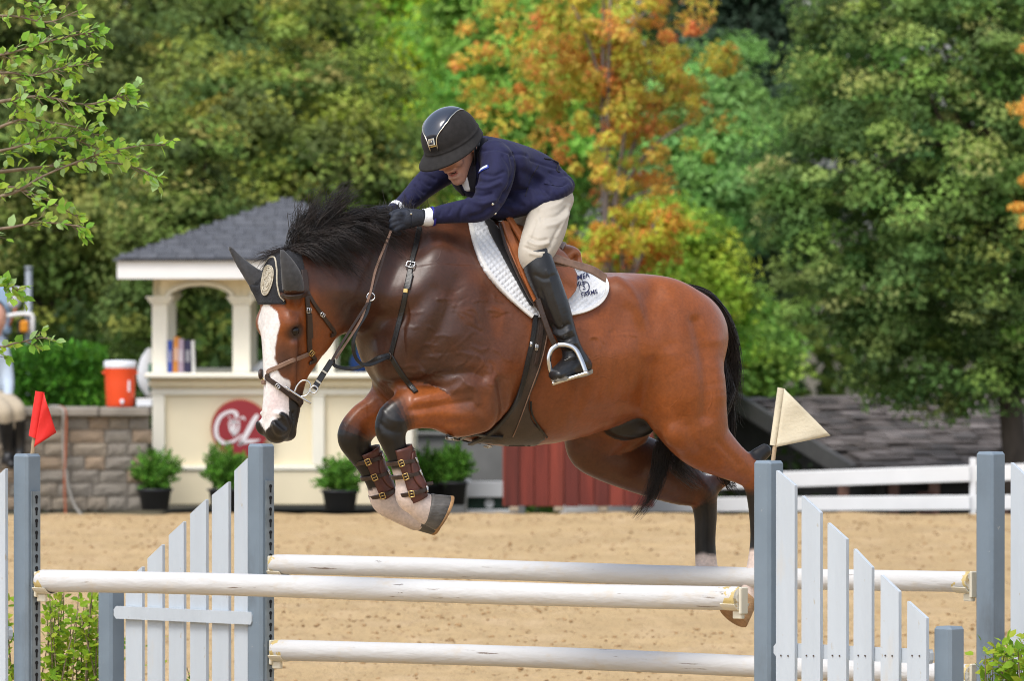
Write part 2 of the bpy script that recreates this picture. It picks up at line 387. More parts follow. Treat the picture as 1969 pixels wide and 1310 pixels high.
n_hind = Tube(hn((1270, 640, .13, 105, .13), (1300, 725, .15, 98, .14), (1325, 795, .165, 77, .12), (1350, 845, .17, 57, .095), (1390, 878, .175, 41, .07), (1425, 900, .175, 31, .052), (1447, 917, .175, 27, .046), (1456, 955, .175, 21, .036), (1460, 1030, .175, 18, .031), (1457, 1085, .175, 21, .036), (1452, 1115, .175, 24, .041), (1440, 1148, .175, 20, .037), (1428, 1168, .175, 24, .042)), k=5)
n_hock = Tube(hn((1438, 908, .175, 22, .036), (1452, 884, .172, 18, .030), (1470, 868, .17, 14, .024)))
f_hind = Tube(hn((1225, 690, -.13, 105, .13), (1180, 790, -.15, 88, .13), (1143, 846, -.16, 60, .10), (1160, 868, -.165, 55, .09), (1235, 895, -.17, 56, .08), (1300, 925, -.17, 45, .066), (1345, 948, -.17, 31, .052), (1356, 985, -.17, 24, .038), (1356, 1040, -.17, 21, .032), (1358, 1085, -.17, 22, .036), (1363, 1112, -.17, 24, .040), (1380, 1135, -.17, 19, .036), (1392, 1146, -.17, 20, .040)), k=5)
f_hock = Tube(hn((1350, 945, -.17, 24, .036), (1385, 925, -.17, 15, .028)))

# the head, in its own frame: forward out of the face, to the horse's left, down along the face
PHI = R(43); TILT = R(2)
hf = np.array([-math.cos(PHI), -math.sin(PHI), 0]); hl_ = np.array([math.sin(PHI), -math.cos(PHI), 0])
hd = np.array([0, 0, -1.0]); hd, hf = hd * math.cos(TILT) + hf * math.sin(TILT), hf * math.cos(TILT) - hd * math.sin(TILT)
HEAD0 = hw(Hp(515, 515, .20))         # where the line of the face meets the poll
HEADM = np.stack([hf, hl_, hd])
def hd_w(f, l, s): return HEAD0 + np.array([f, l, s]) @ HEADM
def hdl(f, l, s): return hl(hd_w(f, l, s))
HROT = (HEADM @ HM.T).T               # columns: head axes in horse space
def hdn(*nds): return [(*hdl(f, l, s), r, w_) for f, l, s, r, w_ in nds]
head_ax = HM @ hl_
skull = Tube(hdn((-.085, 0, .015, .070, .058), (-.10, 0, .10, .098, .082), (-.098, 0, .18, .096, .093), (-.092, 0, .25, .090, .088), (-.088, 0, .33, .084, .072), (-.082, 0, .42, .076, .058), (-.076, 0, .50, .069, .050), (-.070, 0, .56, .066, .052), (-.072, 0, .60, .060, .054)), ax=head_ax)
jaw = Tube(hdn((-.20, 0, .13, .075, .060), (-.222, 0, .20, .088, .066), (-.222, 0, .27, .088, .066), (-.195, 0, .34, .070, .054), (-.165, 0, .41, .050, .044), (-.145, 0, .49, .042, .036), (-.135, 0, .56, .038, .036), (-.125, 0, .61, .034, .036)), ax=head_ax)
throat = Tube(hn((640, 545, .12, 80, .075), (600, 560, .16, 78, .075)) + hdn((-.16, 0, .10, .10, .07)))
chin = Blob(hdl(-.125, 0, .650), (.034, .036, .030), HROT)
upperlip = Blob(hdl(-.068, 0, .640), (.050, .052, .050), HROT)
HB = []                               # (primitive, blend, sign)
for sl in (1, -1):
    HB += [(Blob(hdl(-.056, .078 * sl, .216), (.030, .030, .040), HROT), .04, 1),          # brow over the eye
           (Blob(hdl(-.072, .103 * sl, .246), (.027, .014, .015), HROT), .012, -1),        # socket
           (Tube(hdn((-.075, .082 * sl, .30, .016, .014), (-.088, .071 * sl, .40, .011, .011), (-.10, .06 * sl, .45, .008, .008)), ax=head_ax), .02, 1),   # facial crest
           (Blob(hdl(-.215, .05 * sl, .24), (.082, .026, .095), HROT), .03, 1),            # cheek
           
           (Blob(hdl(-.040, .050 * sl, .612), (.036, .022, .046), HROT), .02, 1),          # nostril wing
           (Tube(hdn((-.016, .052 * sl, .588, .014, .016), (-.036, .068 * sl, .606, .021, .020), (-.058, .070 * sl, .624, .014, .014)), ax=head_ax), .010, -1),
           (Tube(hdn((-.108, .044 * sl, .565, .004, .010), (-.112, .052 * sl, .61, .004, .012), (-.100, .050 * sl, .655, .004, .012)), ax=head_ax), .006, -1)]   # mouth
def ear_nodes(sl, grow=0.0):
    if sl > 0: c = [(565, 574, .275, 17, .020), (564, 553, .315, 20.5, .024), (560, 531, .345, 18.5, .022), (553, 509, .358, 12.5, .015), (546, 492, .363, 6.5, .008), (542, 482, .365, 2.2, .004)]
    else: c = [(508, 557, .14, 20, .020), (496, 541, .135, 18, .022), (479, 523, .13, 13, .018), (463, 505, .125, 8.5, .012), (451, 489, .125, 5.2, .007), (442, 476, .125, 2.4, .004)]
    return [(*Hp(u, v, lat), (r + grow) * pxm(0), w_ + grow * pxm(0)) for u, v, lat, r, w_ in c]
ears = [Tube(ear_nodes(1)), Tube(ear_nodes(-1))]
def hblob(u, v, lat, rx, ry, rz): return Blob(Hp(u, v, lat), (rx, ry, rz))
muscles = [(hblob(845, 590, .185, .19, .075, .22), .10, 1), (hblob(845, 590, -.185, .19, .075, .22), .10, 1),      # shoulder blades
           (hblob(778, 690, .13, .12, .09, .13), .07, 1), (hblob(770, 690, -.12, .12, .09, .13), .07, 1),          # points of the shoulder
           (hblob(925, 700, .225, .12, .06, .14), .06, 1),                                                          # triceps
           (hblob(940, 770, .225, .075, .05, .06), .04, 1),                                                          # elbow
           (hblob(850, 772, .225, .12, .03, .035), .03, 1),                                                         # forearm muscle
           (hblob(1185, 590, .16, .15, .10, .10), .08, 1), (hblob(1185, 590, -.16, .15, .10, .10), .08, 1),         # point of hip
           (hblob(905, 455, 0, .16, .06, .06), .07, 1),                                                             # withers
           (hblob(1285, 628, .13, .17, .10, .13), .08, 1), (hblob(1285, 628, -.13, .17, .10, .13), .08, 1), (hblob(1215, 585, 0, .22, .14, .10), .08, 1),
           (hblob(1310, 835, .225, .07, .04, .05), .05, 1),                                                         # stifle
           (hblob(760, 812, .205, .03, .03, .035), .02, 1), (hblob(690, 838, -.165, .03, .03, .035), .02, 1)]
sheath = hblob(1215, 815, 0, .11, .065, .06)
LO = np.array([-1.25, -.55, .60]); HI = np.array([1.55, .65, 2.75])
def px_bounds():
    allp = np.vstack([t.n[:, :3] for t in (torso, neck, n_fore, f_fore, n_hind, f_hind, skull, jaw, *ears, n_hock)])
    rr = np.concatenate([np.maximum(t.n[:, 3], t.n[:, 4]) for t in (torso, neck, n_fore, f_fore, n_hind, f_hind, skull, jaw, *ears, n_hock)])[:, None]
    return (allp - rr).min(0) - .05, (allp + rr).max(0) + .05
LO, HI = px_bounds()
fld = Field(LO, HI, .0060)
fld.add(torso).add(neck, .06)
fld.add(n_hind, .05).add(f_hind, .05).add(n_hock, .018).add(f_hock, .02).add(n_fore, .035).add(f_fore, .04)
for p_, k_, s_ in muscles: fld.add(p_, k_, s_)
fld.add(sheath, .04)
fld.add(skull, .05).add(jaw, .045).add(throat, .06).add(upperlip, .03).add(chin, .02)
for p_, k_, s_ in HB: fld.add(p_, k_, s_)
for e_ in ears: fld.add(e_, .02)
HV, HFc = fld.mesh(); HV = relax(HV, HFc, 2)
def vnormals(V, F):
    n = np.cross(V[F[:, 2]] - V[F[:, 0]], V[F[:, 3]] - V[F[:, 1]]); out = np.zeros_like(V)
    for c in range(3):
        for k in range(4): out[:, c] += np.bincount(F[:, k], n[:, c], len(V))
    return out / (np.linalg.norm(out, axis=1)[:, None] + 1e-12)
HN = vnormals(HV, HFc)
def pl_dist(u, v, pts):               # distance of many points to a polyline
    pts = smooth_path(pts, 5) if len(pts) > 2 else np.asarray(pts, float); best = np.full(len(u), 1e9)
    for a, b in zip(pts[:-1], pts[1:]):
        d = b - a; t = np.clip(((u - a[0]) * d[0] + (v - a[1]) * d[1]) / (d @ d + 1e-9), 0, 1)
        best = np.minimum(best, np.hypot(u - a[0] - t * d[0], v - a[1] - t * d[1]))
    return best
_u, _v = to_px(hw(HV)); _dsp = np.zeros(len(HV)); _near = sstep(.0, .08, HV[:, 1]) * sstep(-.1, .35, HN @ unit([.45, .9, 0]))
def stroke(pts, wd, amp): global _dsp; _dsp = _dsp + amp * .001 * np.exp(-(pl_dist(_u, _v, pts) / wd) ** 2) * _near
# muscles drawn on: ridges (+) and hollows (-), millimetres
stroke([(962, 735), (969, 790), (955, 835)], 9, -14); stroke([(945, 740), (948, 790), (935, 830)], 14, 8)          # back edge of the triceps
stroke([(940, 700), (955, 640), (935, 570)], 26, -7)
stroke([(735, 745), (790, 740), (850, 722), (905, 716), (930, 726)], 9, -13)                                        # above the forearm
stroke([(800, 772), (850, 757), (905, 742)], 9, 7); stroke([(790, 790), (850, 780), (905, 772)], 6, -6); stroke([(800, 800), (860, 797), (905, 800)], 9, 5); stroke([(860, 815), (905, 815)], 6, -5)
stroke([(895, 735), (912, 750), (918, 775)], 6, 5); stroke([(905, 790), (918, 800)], 10, 6)
stroke([(735, 650), (745, 700), (765, 740)], 14, -8); stroke([(775, 640), (760, 690)], 20, 7)                      # chest
stroke([(690, 600), (740, 612), (790, 600), (830, 560)], 16, -11); stroke([(660, 560), (720, 575), (790, 560)], 26, 13)  # jugular groove
stroke([(800, 470), (790, 540), (775, 610)], 24, -11); stroke([(850, 480), (830, 560), (800, 650)], 30, 13)           # shoulder blade
stroke([(880, 540), (850, 620), (810, 690)], 14, -9); stroke([(915, 560), (890, 640)], 30, 10); stroke([(870, 650), (900, 690)], 18, 7)
stroke([(1250, 575), (1245, 650), (1250, 720), (1248, 780)], 20, -17); stroke([(1225, 770), (1180, 800), (1120, 828)], 20, -5)   # flank
stroke([(1185, 540), (1215, 572), (1240, 625), (1250, 680)], 13, 15); stroke([(1275, 590), (1300, 680), (1310, 760)], 34, 14); stroke([(1200, 600), (1190, 640)], 22, -11); stroke([(1262, 560), (1285, 610), (1290, 660)], 16, -9); stroke([(1060, 620), (1100, 640), (1150, 700)], 40, 8); stroke([(1150, 760), (1060, 800), (990, 820)], 30, 8)
stroke([(1338, 620), (1358, 720), (1358, 800)], 13, -13); stroke([(1375, 660), (1386, 760)], 16, 7); stroke([(735, 790), (752, 806), (775, 812)], 7, 4); stroke([(728, 812), (745, 826), (768, 830)], 5, -4); stroke([(735, 838), (755, 846)], 6, 3); stroke([(750, 860), (765, 905), (775, 930)], 4, -2.5); stroke([(1340, 600), (1375, 650)], 14, 3)
stroke([(1290, 800), (1300, 845), (1325, 870)], 14, 6); stroke([(1325, 820), (1340, 860), (1380, 885)], 9, -5); stroke([(1380, 850), (1420, 893)], 7, -5)
for k in range(6): stroke([(1060 + 27 * k, 640 + 6 * k), (1050 + 27 * k, 720), (1020 + 27 * k, 800)], 9, -1.8)      # ribs
_r = np.random.default_rng(3)
for k in range(60):                   # veins and small folds of skin over shoulder and barrel
    cx, cy = _r.uniform(770, 960), _r.uniform(560, 740)
    if k > 46: cx, cy = _r.uniform(1040, 1230), _r.uniform(600, 720)
    a = _r.uniform(-.9, .9); ln = _r.uniform(12, 38); pts = [(cx, cy)]
    for q in range(3): a += _r.uniform(-.7, .7); pts.append((pts[-1][0] + ln / 3 * math.cos(a), pts[-1][1] + ln / 3 * math.sin(a)))
    stroke(pts, 2.6, _r.choice([2.6, -2.4]))
stroke([(800, 845), (850, 700), (905, 640)], 3.0, 1.5); stroke([(890, 735), (860, 765), (815, 775)], 2.8, 2.2)
HV = HV + HN * _dsp[:, None]
print('horse', len(HV))

# ---- coat: markings and points that belong to the animal
Xh = HV.astype(np.float32)
Wv = hw(HV)
hc = (Wv - HEAD0) @ HEADM.T           # head coordinates f, l, s
def near(t, grow=.02): d, tt = t.dist(Xh); return d, tt
base = np.array([.215, .058, .0125]); dark = np.array([.112, .040, .020]); black = np.array([.0060, .0052, .0052]); red = np.array([.31, .080, .0125])
n1 = vnoise(Xh, 5, 1)[:, None]; n2 = vnoise(Xh, 14, 2)[:, None]; n3 = vnoise(Xh, 60, 5)[:, None]
col = base * (.80 + .4 * n1) * (.88 + .24 * n2)
x, y, z = HV.T
d_neck, _ = near(neck); d_sk, _ = near(skull); d_jaw, _ = near(jaw); d_torso, tt_torso = near(torso)
def mixc(c, w_): global col; w_ = np.clip(w_, 0, 1); w_ = w_[:, None] if w_.ndim == 1 else w_; col = col * (1 - w_) + np.asarray(c) * w_
uu, vv = to_px(Wv)
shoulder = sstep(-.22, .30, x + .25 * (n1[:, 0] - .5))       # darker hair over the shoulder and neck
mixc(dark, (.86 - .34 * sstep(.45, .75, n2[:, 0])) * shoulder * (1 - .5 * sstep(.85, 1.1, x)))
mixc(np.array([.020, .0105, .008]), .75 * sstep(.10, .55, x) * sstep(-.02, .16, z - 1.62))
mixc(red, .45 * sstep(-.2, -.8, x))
ishead = sstep(.07, .0, np.minimum(d_sk, d_jaw)) * sstep(-.02, .12, hc[:, 2])
mixc(red * .9, .75 * ishead * sstep(.02, .12, hc[:, 2]))
# black points
for t_, a_, b_ in ((n_fore, .36, .46), (f_fore, .30, .42), (n_hind, .50, .60), (f_hind, .47, .56)):
    d_, tt = near(t_); on = sstep(.05, .012, d_)
    mixc(red if t_ in (n_fore, f_fore) else base, .75 * on * sstep(.08, .26, tt))
    mixc(black, sstep(.04, .02, d_) * sstep(a_, b_, tt + .10 * (n2[:, 0] - .5)))
d_, tt = near(n_hock); mixc(black, sstep(.02, .004, d_) * sstep(.15, .4, tt))
d_, tt = near(f_hind); mixc(np.array([.042, .0145, .007]), (d_ < .05) * .82 * sstep(.0, .2, tt) * (1 - sstep(.44, .54, tt)) * (y < .05))  # far hind leg a darker brown from thigh to hock
# muzzle and around the eye
mixc(black * 1.6, (ishead > .3) * sstep(.43, .53, hc[:, 2] + .05 * (n2[:, 0] - .5)))
for sl in (1, -1):
    e_ = np.sqrt(((hc[:, 0] + .075) / .05) ** 2 + ((hc[:, 1] - .095 * sl) / .05) ** 2 + ((hc[:, 2] - .248) / .04) ** 2)
    mixc(black * 2, sstep(1.25, .5, e_) * .85)
mixc(black * 3, ishead * .75 * np.exp(-(((hc[:, 2] - .36) / .09) ** 2)) * sstep(.02, .05, np.abs(hc[:, 1])) * sstep(-.16, -.09, hc[:, 0]))
# blaze
hwid = np.interp(hc[:, 2], [.13, .155, .18, .22, .27, .34, .40, .44, .48, .55, .585, .60, .62, .64], [0, .030, .056, .066, .050, .040, .044, .060, .064, .064, .058, .035, .024, .0])
wn = .006 * (vnoise(Xh, 70, 9) - .5) + .006 * (vnoise(Xh, 30, 4) - .5)
blz = (ishead > .3) * (hc[:, 0] > -.085) * sstep(.0025, -.0025, np.abs(hc[:, 1] + .004) - hwid - wn) * (hc[:, 2] > .12) * (hc[:, 2] < .65)
mixc(np.array([.74, .71, .69]), blz)
pink = blz * np.exp(-(((hc[:, 2] - .53) / .06) ** 2 + ((hc[:, 1] - .03) / .03) ** 2)); mixc(np.array([.62, .42, .40]), .55 * pink)
# socks
for t_, a_ in ((n_fore, .705), (f_fore, .72), (n_hind, .71), (f_hind, .715)):
    d_, tt = near(t_); wv = .025 * (vnoise(Xh, 22, 3) - .5)
    mixc(np.array([.60, .49, .43]) * (.75 + .5 * n2), (d_ < .035) * sstep(a_ - .012, a_ + .012, tt + wv))
# under the belly the hair is paler, the sheath bare and dark
d_, _ = sheath.dist(Xh); mixc(black * 1.5, (d_ < .02) * 1.0)
col *= (.93 + .14 * n3)
horse_mat = mat('bay_coat', (1, 1, 1), rough=.46, var=.12, scale=90, bump=.07, bscale=40, spec=.28, attr='coat', stretch=(1, 1, 1))
_b = horse_mat.node_tree.nodes['Principled BSDF']; _b.inputs['Coat Weight'].default_value = .16; _b.inputs['Coat Roughness'].default_value = .24
_t = horse_mat.node_tree; _L = _t.links; _tc = _t.nodes.new('ShaderNodeTexCoord')
def _nd(kind, **kw):
    n = _t.nodes.new(kind)
    for k, q in kw.items(): n.inputs[k].default_value = q
    return n
# the lie of the hair, sweat, and the fine net of veins under the skin
_n1 = _nd('ShaderNodeTexNoise', Scale=7.0, Detail=5.0, Roughness=.65); _L.new(_tc.outputs['Object'], _n1.inputs['Vector'])
_mr = _nd('ShaderNodeMapRange', **{'From Min': .3, 'From Max': .7, 'To Min': .36, 'To Max': .58}); _L.new(_n1.outputs['Fac'], _mr.inputs['Value']); _L.new(_mr.outputs[0], _b.inputs['Roughness'])
_m2 = _nd('ShaderNodeMapRange', **{'From Min': .35, 'From Max': .65, 'To Min': .14, 'To Max': .50}); _L.new(_n1.outputs['Fac'], _m2.inputs['Value']); _L.new(_m2.outputs[0], _b.inputs['Coat Weight'])
_dn = _nd('ShaderNodeTexNoise', Scale=6.0, Detail=3.0); _L.new(_tc.outputs['Object'], _dn.inputs['Vector'])
_ms = _t.nodes.new('ShaderNodeVectorMath'); _ms.operation = 'MULTIPLY_ADD'; _ms.inputs[1].default_value = (.16, .16, .16); _L.new(_dn.outputs['Color'], _ms.inputs[0]); _L.new(_tc.outputs['Object'], _ms.inputs[2])
_vo = _nd('ShaderNodeTexVoronoi', Scale=9.0); _vo.feature = 'DISTANCE_TO_EDGE'; _L.new(_ms.outputs[0], _vo.inputs['Vector'])
_v1 = _nd('ShaderNodeMapRange', **{'From Min': .0, 'From Max': .05, 'To Min': 1.0, 'To Max': 0.0}); _v1.interpolation_type = 'SMOOTHSTEP'; _L.new(_vo.outputs['Distance'], _v1.inputs['Value'])
_n3 = _nd('ShaderNodeTexNoise', Scale=3.2, Detail=2.0); _L.new(_tc.outputs['Object'], _n3.inputs['Vector']); _v2 = _nd('ShaderNodeMapRange', **{'From Min': .54, 'From Max': .68}); _L.new(_n3.outputs['Fac'], _v2.inputs['Value'])
_vm = _t.nodes.new('ShaderNodeMath'); _vm.operation = 'MULTIPLY'; _L.new(_v1.outputs[0], _vm.inputs[0]); _L.new(_v2.outputs[0], _vm.inputs[1])
_hn = _nd('ShaderNodeTexNoise', Scale=160.0, Detail=3.0); _mp = _t.nodes.new('ShaderNodeMapping'); _mp.inputs['Scale'].default_value = (.35, 1, .7); _L.new(_tc.outputs['Object'], _mp.inputs[0]); _L.new(_mp.outputs[0], _hn.inputs['Vector'])
_b1 = _nd('ShaderNodeBump', Strength=.38, Distance=.0026); _L.new(_vm.outputs[0], _b1.inputs['Height']); _b2 = _nd('ShaderNodeBump', Strength=.35, Distance=.0016); _L.new(_hn.outputs['Fac'], _b2.inputs['Height'])
_old = _b.inputs['Normal'].links[0].from_node; _L.new(_old.outputs[0], _b1.inputs['Normal']); _L.new(_b1.outputs[0], _b2.inputs['Normal']); _L.new(_b2.outputs[0], _b.inputs['Normal'])
horse = mesh_obj('horse', Wv, HFc, horse_mat, None, True)
tag(horse, 'bay horse with a white blaze and white socks leaping over the white poles', 'horse')
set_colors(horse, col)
HBVH = BVHTree.FromPolygons([tuple(p) for p in Wv], HFc.tolist())

# hooves, eyes
horn = mat('hoof_horn', (.085, .08, .075), rough=.55, var=.35, scale=14, bump=.25, bscale=40, stretch=(1, 1, 4))
horn_tan = mat('hoof_sole', (.30, .17, .075), rough=.8, var=.3, scale=20, bump=.4, bscale=50)
steel = mat('polished_steel', (.62, .63, .64), rough=.22, var=.1, scale=20, metal=1.0)
def make_hoof(c0, c1, r0, r1, m, sy=.85, skew=0.0):
    a, b = np.array(c0), np.array(c1); ax = unit(b - a); e1 = unit(np.cross(ax, (0, 1, 0))); e2 = np.cross(ax, e1)
    n = 28; prof = [(-.08, r0 * .72), (0, r0 * .95), (.08, r0 * 1.03), (.16, r0 * 1.0), (.5, r0 * .5 + r1 * .5), (.84, r1 * .985), (.86, r1 * .96)]; v = []; f = []
    for t, r in prof:
        for i in range(n):
            th = 2 * math.pi * i / n; d_ = math.cos(th) * e1 + math.sin(th) * e2 * sy; v.append(a + (b - a) * t * (1 + skew * d_[2]) + r * d_)
    for k in range(len(prof) - 1):
        for i in range(n): j = (i + 1) % n; f.append((k * n + i, k * n + j, (k + 1) * n + j, (k + 1) * n + i))
    f.append(tuple(range(n - 1, -1, -1)))
    h = mesh_obj('hoof', v, f, m, horse, True)
    v = []; f = []                    # concave sole inside the rim
    for t, s_ in ((.85, .975), (.87, 1.0), (.985, 1.02), (1.01, .97), (1.0, .90), (.96, .80), (.93, .5), (.95, .2)):
        for i in range(n):
            th = 2 * math.pi * i / n; d_ = math.cos(th) * e1 + math.sin(th) * e2 * sy; v.append(a + (b - a) * t * (1 + skew * d_[2] * min(1, s_)) + r1 * s_ * d_)
    for k in range(7):
        for i in range(n): j = (i + 1) % n; f.append((k * n + i, k * n + j, (k + 1) * n + j, (k + 1) * n + i))
    f.append(tuple(7 * n + i for i in range(n)))
    mesh_obj('sole', v, f, horn_tan, h, True)
    return h
m_ = pxm(-.3)
def Hw(u, v, lat): return hw(Hp(u, v, lat))
make_hoof(Hw(821, 979, .18), Hw(856, 988, .195), 31 * m_, 36 * m_, horn, skew=.22)
make_hoof(Hw(800, 994, -.19), Hw(838, 1000, -.20), 26 * m_, 30 * m_, horn)
make_hoof(Hw(1436, 1150, .175), Hw(1409, 1187, .185), 25 * pxm(0), 32 * pxm(0), mat('pale_horn', (.33, .20, .10), rough=.6, var=.25, scale=14, bump=.25, bscale=40, stretch=(1, 1, 4)))
make_hoof(Hw(1388, 1140, -.17), Hw(1405, 1158, -.18), 22 * pxm(0), 26 * pxm(0), horn)
eye_mat = mat('eye_gloss', (.012, .007, .005), rough=.12, var=.3, scale=60, spec=.35)
for sl in (1, -1):
    MB().lathe([(.0195 * math.sin(math.pi * k / 12) + 1e-5, -.0195 * math.cos(math.pi * k / 12)) for k in range(13)], hd_w(-.073, .085 * sl, .246), 16).obj('eye', eye_mat, horse, True)
# ================================================================== the oxer: four standards, three poles, cups, two flags
TH = R(44); E = np.array([math.cos(TH), -math.sin(TH), 0]); NF = np.array([-math.sin(TH), -math.cos(TH), 0])   # along the poles / out of the front
def on_plane(u, v, p0, n):           # point seen at (u, v) on a vertical plane through p0
    d = ray(u, v); return CAMP + d * (((np.asarray(p0) - CAMP) @ n) / (d @ n))
def lineA(u): return -1.40 - (u - 1355) * .00208 * math.tan(TH)
OX_A = P(1478, 1200, lineA(1478)); OX_B = P(1355, 1200, .45)
pt_post = mat('grey_blue_paint', (.165, .215, .265), rough=.55, var=.08, scale=6, bump=.06, bscale=35)
_t, _b = nodes(pt_post)              # scuffs where the paint is rubbed
def chips(m, col, scale, lo, hi, stretch=None, rough=.8):
    t, b = nodes(m); L = t.links; src = b.inputs['Base Color'].links[0].from_socket
    tc = t.nodes.new('ShaderNodeTexCoord'); mp = t.nodes.new('ShaderNodeMapping'); L.new(tc.outputs['Object'], mp.inputs[0])
    if stretch: mp.inputs['Scale'].default_value = stretch
    own_grain(t, mp, scale * 1.7)
    n = t.nodes.new('ShaderNodeTexNoise'); n.inputs['Scale'].default_value = scale; n.inputs['Detail'].default_value = 9; n.inputs['Roughness'].default_value = .62
    L.new(mp.outputs[0], n.inputs['Vector'])
    r = t.nodes.new('ShaderNodeMapRange'); r.inputs['From Min'].default_value = lo; r.inputs['From Max'].default_value = hi; L.new(n.outputs['Fac'], r.inputs['Value'])
    mx = t.nodes.new('ShaderNodeMix'); mx.data_type = 'RGBA'; L.new(r.outputs[0], mx.inputs['Factor']); L.new(src, mx.inputs[6]); mx.inputs[7].default_value = (*col, 1)
    L.new(mx.outputs[2], b.inputs['Base Color']); return m
chips(pt_post, (.30, .33, .35), 9, .665, .69); chips(pt_post, (.12, .15, .18), 5, .58, .74, (1, 1, .3)); chips(pt_post, (.06, .07, .075), 26, .73, .75)
pt_white = mat('white_board_paint', (.475, .53, .585), rough=.55, var=.05, scale=7, bump=.16, bscale=60, stretch=(1, 1, .12))
chips(pt_white, (.42, .40, .36), 34, .665, .70, (1, 1, .5)); chips(pt_white, (.20, .19, .17), 16, .735, .745, (1, 1, .4))
chips(pt_white, (.25, .22, .19), 60, .745, .765); chips(pt_white, (.52, .51, .48), 7, .60, .78, (1, 1, .35))
pole_white = mat('pole_paint', (.565, .568, .57), rough=.55, var=.05, scale=4, bump=.30, bscale=30, stretch=(.25, 1, 1))
chips(pole_white, (.55, .50, .43), 10, .56, .72, (.5, 1, 1)); chips(pole_white, (.40, .19, .07), 14, .735, .755, (.6, 1, 1)); chips(pole_white, (.16, .12, .09), 55, .65, .675, (.05, 1, 1)); chips(pole_white, (.09, .07, .055), 22, .705, .72, (.16, 1, 1)); chips(pole_white, (.50, .42, .32), 4, .66, .78, (.5, 1, 1)); chips(pole_white, (.36, .24, .13), 40, .74, .76, (.5, 1, 1))
def end_wear(m, col, reach):          # paint flaked off to yellowed wood near the ends of the pole
    t, b = nodes(m); L = t.links; src = b.inputs['Base Color'].links[0].from_socket; tc = t.nodes.new('ShaderNodeTexCoord'); g = t.nodes.new('ShaderNodeSeparateXYZ'); L.new(tc.outputs['Generated'], g.inputs[0])
    def math_(op, a, c, v=None):
        k = t.nodes.new('ShaderNodeMath'); k.operation = op
        for i, q in enumerate((a, c)):
            if isinstance(q, float): k.inputs[i].default_value = q
            else: L.new(q, k.inputs[i])
        return k.outputs[0]
    d = math_('ABSOLUTE', math_('SUBTRACT', g.outputs[0], .5), 0.0); d = math_('MULTIPLY', math_('SUBTRACT', d, .5 - reach), 1 / reach)
    mp = t.nodes.new('ShaderNodeMapping'); L.new(tc.outputs['Object'], mp.inputs[0]); own_grain(t, mp, 5.0); n = t.nodes.new('ShaderNodeTexNoise'); n.inputs['Scale'].default_value = 24; n.inputs['Detail'].default_value = 7; L.new(mp.outputs[0], n.inputs['Vector'])
    s = math_('ADD', math_('MULTIPLY', d, .22), n.outputs['Fac']); r = t.nodes.new('ShaderNodeMapRange'); r.inputs['From Min'].default_value = .66; r.inputs['From Max'].default_value = .68; L.new(s, r.inputs['Value'])
    mx = t.nodes.new('ShaderNodeMix'); mx.data_type = 'RGBA'; L.new(r.outputs[0], mx.inputs['Factor']); L.new(src, mx.inputs[6]); mx.inputs[7].default_value = (*col, 1); L.new(mx.outputs[2], b.inputs['Base Color'])
end_wear(pole_white, (.52, .40, .16), .022)
pole_end = mat('bare_end_grain', (.55, .43, .24), rough=.8, var=.3, scale=40, bump=.3, bscale=60); chips(pole_end, (.75, .73, .66), 18, .48, .52)
cream = mat('cream_plastic', (.66, .62, .50), rough=.4, var=.06, scale=12)
zinc = mat('painted_steel_strip', (.20, .235, .26), rough=.45, var=.2, scale=18, metal=.3, bump=.05)
black_hole = mat('deep_black', (.004, .004, .005), rough=.9, var=.1)
screw_m = mat('rusty_screw', (.10, .075, .06), rough=.6, var=.3, scale=60, metal=.5)
PW = .0885
_kb = bmesh.new()
def keyhole_geo():
    v = []; n = 12
    pts = [(.0085 * math.cos(a), .0085 * math.sin(a) + .006) for a in np.linspace(-.9, math.pi + .9, n)]
    pts += [(-.0042, -.021), (.0042, -.021)]
    return pts
KH = None
def rot_e(side=1): return np.stack([E * side, NF * side, HZ]).T      # box axes: along the pole line, out of the front, up
